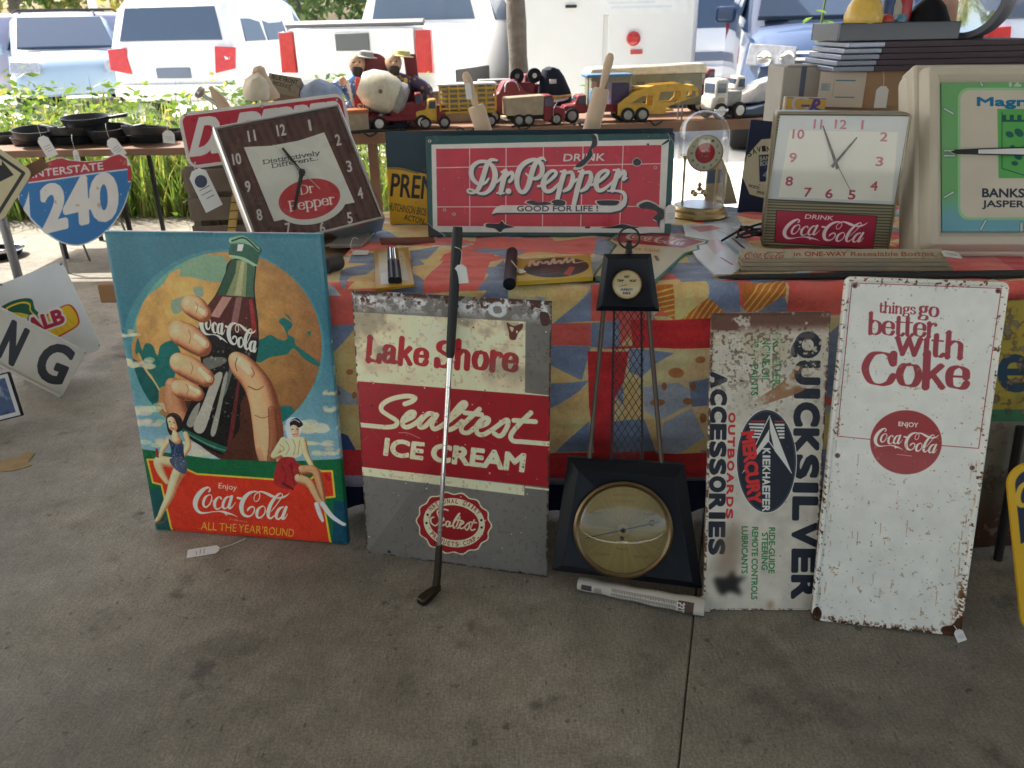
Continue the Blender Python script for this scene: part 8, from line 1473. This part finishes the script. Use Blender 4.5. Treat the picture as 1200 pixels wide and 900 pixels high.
# yellow car carrier
r, k = toy('toy_car_carrier', 767, 'yellow toy car carrier trailer with large open side windows', back=.12); L_ = 92*k; H_ = 36*k
pr = [(-.5, .12), (-.5, .45), (-.30, .80), (-.05, .97), (.25, 1.0), (.48, .86), (.5, .62), (.2, .40), (.1, .30), (.1, .12)]
holes = [[(-.36, .44), (-.08, .38), (-.07, .66), (-.20, .66)], [(-.01, .44), (.22, .46), (.27, .58), (.27, .78), (.02, .76)], [(.34, .56), (.46, .58), (.46, .76), (.35, .78)]]
def frame_with_holes(name, y, m, root):
    cu = bpy.data.curves.new(name, 'CURVE'); cu.dimensions = '2D'; cu.fill_mode = 'BOTH'; cu.extrude = .004
    for pts in [pr]+holes:
        s = cu.splines.new('POLY'); s.points.add(len(pts)-1); s.use_cyclic_u = True
        for p_, (a, b_) in zip(s.points, pts): p_.co = (a*L_, b_*H_+.02, 0, 1)
    t = bpy.data.objects.new('t', cu); me = bpy.data.meshes.new_from_object(t); me.name = name; bpy.data.objects.remove(t); me.materials.clear(); me.materials.append(m)
    o = bpy.data.objects.new(name, me); COL.objects.link(o); o.parent = root; o.rotation_euler = (R(90), 0, 0); o.location = (0, y, 0); return o
frame_with_holes('side_panel', -.065, TYEL, r); frame_with_holes('side_panel', .065, TYEL, r)
bx(r, 'upper_deck', (L_*.08, 0, H_*.90+.02), (L_*.72, .125, .012), TYEL, .002); bx(r, 'lower_deck', (-L_*.14, 0, H_*.3), (L_*.68, .125, .012), TYEL, .002)
for x in (-.38, -.2): 
    for y in (-.075, .075): twheel(r, L_*x, y, .048, .024, TGRY)
for y in (-.04, .04): MB().cyl((L_*.32, y, 0), (L_*.32, y, H_*.5), .006, 8).build('support_leg', TGRY, r)
# car carrier tractor hidden by the dome, tow truck, white truck, jeep
r, k = toy('toy_tractor_cab', 826, 'maroon and pale blue toy tractor cab at the back of the table', back=.60); L_ = 40*k; bx(r, 'chassis', (0, 0, .07), (L_*1.1, .12, .03), TGRY); cab(r, L_*.1, .14, .22, .08, L_*.5, MAROON, -1); bx(r, 'rear_body', (L_*.35, 0, .16), (L_*.5, .13, .14), MAROON)
for x in (-.3, .35): 
    for y in (-.065, .065): twheel(r, L_*x, y, .05)
r, k = toy('toy_white_truck', 842, 'white toy truck with a square cab facing the camera', back=.08, rz=R(14)); L_ = 40*k; bx(r, 'cab', (-L_*.16, 0, .17), (L_*.42, .16, .19), TWHT, .02); bx(r, 'bonnet', (-L_*.28, 0, .11), (L_*.34, .15, .10), TWHT, .02)
bx(r, 'windscreen', (-L_*.20, -.082, .205), (L_*.28, .008, .06), GLASS, .01); bx(r, 'side_window', (-L_*.372, 0, .205), (.008, .11, .06), GLASS, .002); bx(r, 'grille', (-L_*.22, -.084, .13), (L_*.22, .01, .03), TTAN, .002); bx(r, 'bumper', (-L_*.2, -.09, .06), (L_*.46, .02, .025), CHROME, .006); bx(r, 'bed', (L_*.3, .02, .13), (L_*.52, .15, .10), TGRY, .008)
for x in (-.2, .42): 
    for y in (-.08, .08): twheel(r, L_*x, y, .055, .03)
r, k = toy('toy_pickup', 872, 'grey green toy pickup parked behind the white toy truck', back=.34); L_ = 56*k; bx(r, 'bed', (L_*.0, 0, .13), (L_*.9, .15, .10), TGRN, .01); cab(r, -L_*.12, .15, .17, .09, L_*.4, TWHT, -1)
for x in (-.28, .28): 
    for y in (-.075, .075): twheel(r, L_*x, y, .055)
q = on(588,.05); o = tag(slab('yellow_card_tag', [(577,134),(583,131.5),(600,140),(594,143)], .763, .004, tm('yellow card', (.55, .42, .14))), 'pale yellow card lying at the front edge of the back table', 'card')
for px, lb in ((420, 'black cord end looping at the left front edge of the back table'), (535, 'black cord loop below the slatted toy truck'), (600, 'black cord loop below the maroon toy car'), (672, 'black cord loop left of the right leaning rolling pin'), (755, 'black cord loop below the yellow toy car carrier')):
    q = on(px, .03); c = cr_spline([np.array([0, -.02, .0]), np.array([.03, -.05, .012]), np.array([.07, -.035, -.02]), np.array([.12, -.02, .004])], False, 5); tag(MB().tube(c, .006, 6).build('black_flex', BLACKM, loc=tuple(q)), lb, 'flex', 'black flex along the back table')
# blue case with clear wrapped parcel
r, k = toy('blue_flat_case', 893, 'slanted dark blue flat case at the right of the back table', 'case', .20); MB().prism([(-.3, 0), (.3, 0), (.3, .14), (.2, .15), (-.3, .025)], (1, 0, 0), (0, 0, 1), (0, -1, 0), (0, .1, 0), .26).build('body', tm('steel blue', (.06, .09, .14)), r, bevel=.008); bx(r, 'trim', (0, -.165, .012), (.6, .012, .02), BLACKM)
q = on(898, .20); o = MB().rings([np.array([(w_*math.cos(a)*(1+.1*math.sin(3*a)), .1*math.sin(a), z+.25*.3*w_*math.cos(a)) for a in np.linspace(0, 6.283, 19)[:-1]]) for w_, z in ((.15, .12), (.2, .14), (.18, .20), (.1, .24))]).build('wrapped_parcel', mat('wrapped white', (.6, .6, .62), .12, coat=.9, var=.2, scale=30), loc=tuple(q)); o.rotation_euler = (0, R(-12), brz); tag(o, 'white parcel in shiny clear wrap lying on the slanted blue case', 'parcel')
# odds and ends sticking up behind the red rounded sign, on the far table's right end
ex0 = G(230,152,.74)
def odd(name, px, py0, px1, py1, y, label, prof, m_, cat):
    a, b_ = D(px, py0, y), D(px1, py1, y); d = b_-a; L_ = np.linalg.norm(d); o = MB().lathe([(r_, t*L_) for r_, t in prof], (0, 0, 0), d, 16).build(name, m_, loc=tuple(a)); tag(o, label, cat); return o
sb, _, _ = table('side_table', D(222,128,4.55)*(1, 1, 0)+np.array([0, 0, .8]), D(408,119,4.75)*(1, 1, 0)+np.array([0, 0, .8]), .5, .86, 'narrow brown side table hidden behind the red rounded sign', (.05, .8), WB)
odd('steel_ladle', 264, 130, 231, 106, 4.7, 'steel ladle sticking up behind the red rounded sign', [(.010, 0), (.010, .7), (.012, .78), (.034, .86), (.034, .97), (.01, 1)], SILV, 'ladle'); odd('wooden_pestle', 264, 128, 246, 101, 4.72, 'slim wooden pestle sticking up behind the red rounded sign', [(.034, 0), (.036, .3), (.028, .6), (.012, .85), (.014, .95), (.006, 1)], pinw, 'pestle'); odd('wooden_skittle', 318, 118, 301, 78, 4.65, 'pale wooden skittle leaning among the papers behind the red sign', [(.05, 0), (.055, .1), (.042, .4), (.034, .75), (.036, .9), (.02, 1)], pinw, 'skittle')
P = fit([(316,83),(352,94),(351,112),(312,108)], y0=4.78, lean=20, yaw=6, roll=-8, wl=1, wy=1, wr=1); cv = Canvas(P, 900, (150, 138, 120)); cv.text('BLUE FRONT', (318,92), (348,99), 5, (60, 56, 56), .02); cv.text('PRODUCE', (320,99), (340,104), 4, (70, 60, 56), .02); cv.spots(30, .004, .01, (110, 96, 80), 3, None, .5); P.O = P.O*np.array([1, 1, 1])
tag(board('lettered_wooden_box', P, [facemat('box end print', cv, .7), CARD], [(0, -.2), (0, 0)], .003), 'worn wooden box with dark lettering behind the red rounded sign', 'box')
def lump(name, px0, px1, py0, py1, y, m_, label, cat, seed):
    c = D((px0+px1)/2, (py0+py1)/2, y); w_ = np.linalg.norm(D(px1, py0, y)-D(px0, py0, y))/2; h_ = np.linalg.norm(D(px0, py0, y)-D(px0, py1, y)); rs = np.random.default_rng(seed); ph = rs.uniform(0, 6, 4); mb = MB(); zb_ = c[2]-h_/2
    mb.rings([np.array([(w_*f*math.cos(a)*(1+.12*math.sin(3*a+ph[0])+.06*math.sin(7*a+ph[1])), .12*f*math.sin(a), z*h_*(1+.12*math.sin(2*a+ph[2]))) for a in np.linspace(0, 6.283, 33)[:-1]]) for f, z in ((.9, 0), (1, .15), (.96, .5), (.7, .85), (.25, 1.0))]); return tag(mb.build(name, m_, loc=(c[0], c[1], zb_)), label, cat)
lump('denim_cloth', 349, 398, 95, 116, 4.85, mat('faded denim', srgb(150, 164, 190), .9, var=.35, scale=26), 'faded pale blue cloth bundled behind the red rounded sign', 'cloth', 3); lump('paper_bag', 286, 318, 88, 116, 4.6, mat('cream paper', srgb(206, 196, 176), .8, var=.25, scale=20), 'crumpled cream paper bag behind the wooden skittle', 'bag', 5)
# ------------------------------------------------------------------ right side stack: cartons, boards, tray of oddments
yR = 3.16
def wbox(name, pts, y, dep, label, cat, mats, face=None, bev=.003, group=None):
    """box whose front face spans the given picture corners (TL TR BR BL) at distance y, reaching dep back"""
    P = fit(pts, y0=y, lean=0, yaw=0, wl=8, wy=6, wr=8); root = empty(name, M=P.mat()); tag(root, label, cat, group); return P, root
def rests(P, root, z, name='carton'): pass
# supporting cartons standing on a low bench, all the way up
zb0 = D(1015,126,yR)[2]
bench = empty('low_bench', loc=(D(1060,126,yR)[0]+.12, yR+.24, 0)); tag(bench, 'plain low bench behind the bronze clock carrying cartons', 'bench'); MB().box((0, 0, .48), (1.15, .42, .04)).build('bench_top', wood, bench, bevel=.003)
for x in (-.5, .5): 
    for y in (-.16, .16): MB().box((x, y, .23), (.045, .045, .46)).build('leg', wood, bench)
P = fit([(921,78),(962,77),(958,126),(917,127)], y0=yR+.12, lean=0, yaw=0, wl=6, wy=4, wr=4); cb = empty('grey_carton', loc=(P.O[0]+P.w/2, P.O[1]+.1, .5)); hgt = P.O[2]+P.h-.5; tag(cb, 'grey white carton with taped seam at the left of the stacked cartons', 'carton'); GC_ = mat('grey board', srgb(176, 172, 164), .8, var=.12, scale=9); MB().box((0, 0, hgt/2), (P.w+.02, .2, hgt)).build('body', GC_, cb, bevel=.004); bx(cb, 'tape', (.0, -.101, hgt-.09), (.02, .003, .18), mat('tape grey', srgb(90, 104, 124), .4), .0005); bx(cb, 'flap', (0, -.085, hgt+.003), (P.w, .04, .005), GC_, .001)
x0_, x1_ = D(964,126,yR)[0], D(1090,126,yR)[0]
sc_ = empty('plain_carton', loc=((x0_+x1_)/2+.09, yR+.22, .5)); hs = zb0-.5-.004; tag(sc_, 'plain brown carton under the tagged white and brown carton', 'carton'); MB().box((0, 0, hs/2), (x1_-x0_+.14, .26, hs)).build('body', CARD, sc_, bevel=.004); bx(sc_, 'tape', (0, -.131, hs-.12), (.05, .002, .24), mat('packing tape', srgb(170, 134, 90), .3), .0005)
# white and brown carton, corner towards us
tl, tc_, tr_2 = D(962,80,yR+.06), D(1017,84,yR-.02), D(1070,80,yR+.05); bl_, bc_, br_ = D(961,117,yR+.06), D(1016,128,yR-.02), D(1070,126,yR+.05)
ang = math.atan2(tc_[1]-tl[1], tc_[0]-tl[0]); root = empty('shipping_carton', loc=(tl[0], tl[1], zb0)); tag(root, 'carton with white printed end and brown side, a tag hanging on it', 'carton'); hC = tc_[2]-zb0
e1 = np.array([tc_[0]-tl[0], tc_[1]-tl[1], 0]); e2 = np.array([tr_2[0]-tc_[0], tr_2[1]-tc_[1], 0]); e2 = e2*1.15; 
base = [np.zeros(3), e1, e1+e2, e2+np.array([-.0, .10, 0])]
MB().rings([np.array(base), np.array([p+np.array([0, 0, hC]) for p in base])]).build('body', CARD, root, bevel=.003)
w1 = np.linalg.norm(e1); a_ = e1/w1; pl = Plane(tl*np.array([1, 1, 0])+np.array([0, 0, zb0])-np.cross(a_, (0, 0, 1))*(-.002), a_, (0, 0, 1), w1, hC); cv = Canvas(pl, 1200, (196, 186, 172)); TQ = (70, 120, 136)
cv.rect(w1*.38, hC*.28, w1*.80, hC*.31, TQ); cv.rect(w1*.36, hC*.74, w1*.78, hC*.77, TQ); cv.rect(w1*.05, hC*.46, w1*.26, hC*.68, (150, 160, 164), .8); cv.text('FRAGILE', (.05*w1+.004, hC*.5), (.25*w1, hC*.5), .01, (90, 120, 136)) if False else None
for k in range(4): cv.rect(w1*.08, hC*(.49+.045*k), w1*(.22-.03*(k % 2)), hC*(.505+.045*k), (90, 120, 140), .8)
cv.rect(w1*.32, hC*.3, w1*.335, hC*.8, (170, 160, 148)); Mi = Matrix.Translation(tuple(pl.O-np.array(root.location)+pl.n*.002)) @ Matrix(((a_[0], 0, pl.n[0], 0), (a_[1], 0, pl.n[1], 0), (0, 1, 0, 0), (0, 0, 0, 1)))
board('printed_end', pl, [facemat('carton print', cv, .7)], [(.002, -.002), (.002, .001)], parent=root, back=False, M=Mi)
label_tag('price_tag', D(1035,101,yR-.05), (.0, 0, -1), .045, .075, (0, -1, .1), 'blank manila tag hanging on a string from the brown carton side', [D(1036,92,yR-.045), D(1034,82,yR-.02)], False)
# gold and purple card
P = fit([(921,112),(968,115),(966,134),(918,133)], y0=yR-.10, lean=8, yaw=2, wl=2, wy=2, wr=2); P.h += .05; P.O = P.O-P.b*.05
cv = Canvas(P, 1300, (62, 58, 106)); cv.rect(.006, .0, P.w, P.h-.006, (206, 168, 84)); cv.stroke([(946,116,3.4),(938,113.6,3.4),(931,117,4),(930,125,4),(935,130.5,4),(944,129,3.4),(946,124,3)], (196, 190, 186)); cv.stroke([(950,129,4),(956,117,4),(960,121,3.4),(954,126,3),(962,130,3)], (96, 76, 140)); cv.stroke([(940,124,2.6),(948,124,2.6)], (96, 76, 140)); cv.rect(0, 0, .006, P.h, (206, 204, 196)); cv.rect(0, P.h-.004, P.w, P.h, (206, 204, 196))
zc_ = P.O[2]; root = empty('gold_lettered_card', M=P.mat()); tag(root, 'gold and purple lettered card tucked above the bronze clock', 'card'); board('card', P, [facemat('gold card print', cv, .4), CARD], [(0, -.02), (0, 0)], .002, parent=root)
Mi = P.mat().inverted(); MB().box((P.w*.6, -zc_/2+.26, -.01), (.03, zc_-.5, .012)).build('stake', wood, root) if False else None
g_ = Mi @ Vector((P.O[0]+.05, P.O[1]+.06, .5)); MB().tube([Mi @ Vector(P.at(.05, .01, -.012)), g_], .006, 8).build('easel_leg', wood, root)
# stack of dark boards with silver ends
zs0 = zb0+hC+.001; nB = 5; zT = D(1090,47,yR)[2]; th = (zT-zs0)/nB; sv_ = mat('silver foil end', srgb(150, 158, 176), .3, metal=.5); bd = mat('dark corrugated board', srgb(78, 68, 76), .8, var=.2, scale=16)
lb_ = ['lowest', 'second lowest', 'middle', 'second highest', 'topmost']
for k in range(nB):
    xa = D(974+3.6*k, 80, yR-.03)[0]; xb = D(1212, 60, yR-.03)[0]; xm = D(1024+2.2*k, 70, yR-.03)[0]; root = empty('display_board', loc=(xa, yR-.05+.004*(k % 2), zs0+th*k)); tag(root, lb_[k]+' dark board in the stack on the cartons, silver at its left end', 'board', 'dark boards stacked on the cartons'); bx(root, 'panel', ((xm-xa+xb-xa)/2, .17, th*.5), (xb-xm, .34, th*.93), bd, .002); bx(root, 'silver_end', ((xm-xa)/2, .17, th*.5), (xm-xa-.001, .335, th*.86), sv_, .003)
# dark tray of oddments
zt0 = zs0+th*nB+.001; tx0, tx1 = D(982,30,yR+.02)[0], D(1122,30,yR+.02)[0]; root = empty('dark_tray', loc=(tx0, yR+.0, zt0)); tag(root, 'dark blue plastic tray of oddments on top of the board stack', 'tray'); wT = tx1-tx0; tm_ = mat('tray plastic', (.035, .05, .08), .35, coat=.3)
hT = D(1050,26,yR)[2]-zt0; bx(root, 'front_wall', (wT/2, 0, hT/2), (wT, .012, hT), tm_, .003); bx(root, 'back_wall', (wT/2, .28, hT/2), (wT, .012, hT), tm_, .003); bx(root, 'side_wall', (.006, .14, hT/2), (.012, .266, hT), tm_, .003); bx(root, 'side_wall', (wT-.006, .14, hT/2), (.012, .266, hT), tm_, .003); bx(root, 'floor_plate', (wT/2, .14, .006), (wT-.026, .264, .011), tm_, .002)
def on_tray(px, back, z=.0125): x = D(px, 20, yR+back)[0]; return (x, yR+back, zt0+z)
jy = tm('jar yellow', (.68, .46, .10), .25); o = MB().lathe([(0, 0), (.05, 0), (.066, .02), (.068, .05), (.058, .085), (.046, .105), (.052, .125), (.058, .15), (.05, .185), (.03, .21), (0, .215)], n=28, cap=False).build('yellow_jar', jy, loc=on_tray(1012, .06, hT*.55)); tag(o, 'bulging yellow ceramic jar standing in the left of the dark tray', 'jar')
bx(root, 'inner_step', (wT*.22, .085, hT*.27), (.16, .13, hT*.5), tm_, .003)
for i, (px, c, nm, lb) in enumerate(((1040, (.50, .06, .05), 'red_ball', 'small red ball at the front of the dark tray'), (1056, (.10, .25, .36), 'blue_ball', 'small blue ball beside the red ball in the dark tray'))): o = MB().ball((0, 0, .022), .022, 16).build(nm, tm(nm, c, .2), loc=on_tray(px, .04, hT*.75)); tag(o, lb, 'ball')
bx(root, 'inner_step', (wT*.47, .05, hT*.38), (.12, .06, hT*.7), tm_, .003)
for i, (px, h_, c, lb) in enumerate(((1039, .20, (.05, .10, .26), 'dark blue bottle upright in the dark tray'), (1048, .17, (.55, .50, .44), 'clear ribbed bottle with beige content in the dark tray'), (1059, .22, (.52, .06, .08), 'red and cream bottle upright in the dark tray'))):
    r = empty('small_bottle', loc=on_tray(px, .15)); tag(r, lb, 'bottle', 'bottles in the dark tray'); MB().lathe([(0, 0), (.022, 0), (.024, .006), (.024, h_*.6), (.012, h_*.76), (.011, h_*.9), (0, h_*.9)], n=18, cap=False).build('body', tm('bottle %d' % i, c, .2), r); MB().lathe([(.013, h_*.88), (.013, h_), (0, h_)], n=16, cap=False).build('cap', TWHT, r)
r = empty('black_ornament', loc=on_tray(1088, .15)); tag(r, 'glossy black ornament with a domed base in the right of the dark tray', 'ornament'); MB().rings([np.array([(w_*math.cos(a), d_*math.sin(a), z) for a in np.linspace(0, 6.283, 25)[:-1]]) for w_, d_, z in ((.08, .09, 0), (.082, .09, .05), (.06, .06, .10), (.03, .03, .125), (.028, .028, .16))]).build('body', BLACKP, r); MB().tube(cr_spline([(-.07, 0, .18), (-.03, 0, .195), (.03, 0, .195), (.07, 0, .18)], False, 5), .014, 10).build('crossbar', BLACKP, r)
r = empty('orange_box', loc=on_tray(1112, .20)); tag(r, 'bright orange carton standing at the right end of the tray', 'box'); MB().box((0, 0, .09), (.035, .1, .18)).build('body', tm('orange bright', (.75, .22, .06)), r, bevel=.002); MB().box((0, 0, .183), (.036, .102, .008)).build('lid', TWHT, r)
# round glass disc in a dark ring
dc = D(1128,50,yR+.02); root = empty('glass_lens_ring', loc=(dc[0]+.02, yR+.05, zt0)); tag(root, 'thick round glass lens in a dark ring standing beside the tray', 'lens'); a_ = np.array([-.86, -.5, .0]); a_ /= np.linalg.norm(a_); r_ = .15
MB().lathe([(r_*.86, -.03), (r_, -.03), (r_*1.02, 0), (r_, .03), (r_*.86, .03)], (0, 0, r_), a_, 48, cap=False).build('ring', mat('ring grey', (.10, .11, .14), .45), root); MB().lathe([(0, -.012), (r_*.6, -.008), (r_*.87, 0), (r_*.87, .012), (r_*.6, .03), (0, .04)], (0, 0, r_), a_, 48, cap=False).build('lens', mat('lens glass', (.86, .90, .93), .06, trans=.85, ior=1.3, var=.05), root); MB().box((0, 0, .006), (.10, .07, .012)).build('foot', BLACKM, root)
# sprig of bright leaves by the dark blue car
root = empty('leafy_sapling', loc=tuple(D(960,60,6.95)*(1, 1, 0)+np.array([0, 0, GZ]))); tag(root, 'thin sapling with a few bright leaves before the dark blue car', 'sapling'); m = MB(); hS = D(958,20,6.95)[2]-GZ; m.tube(cr_spline([(0, 0, 0), (.03, 0, hS*.5), (-.01, 0, hS*.95), (.02, 0, hS+.3)], False, 5), [.009]*15+[.006], 6); m.build('stem', mat('stem green', (.10, .13, .04)), root); lf = MB(); rs = np.random.default_rng(4)
for px, py in ((952,20),(963,25),(972,26),(966,44),(976,46),(970,40),(955,12)):
    q = D(px, py, 6.95)-np.array(root.location); leaf(lf, q, (rs.normal(0, 1), -.3, rs.normal(-.2, .3)), .10, .06, 0, rs)
lf.build('foliage', LEAF, root, smooth=0)
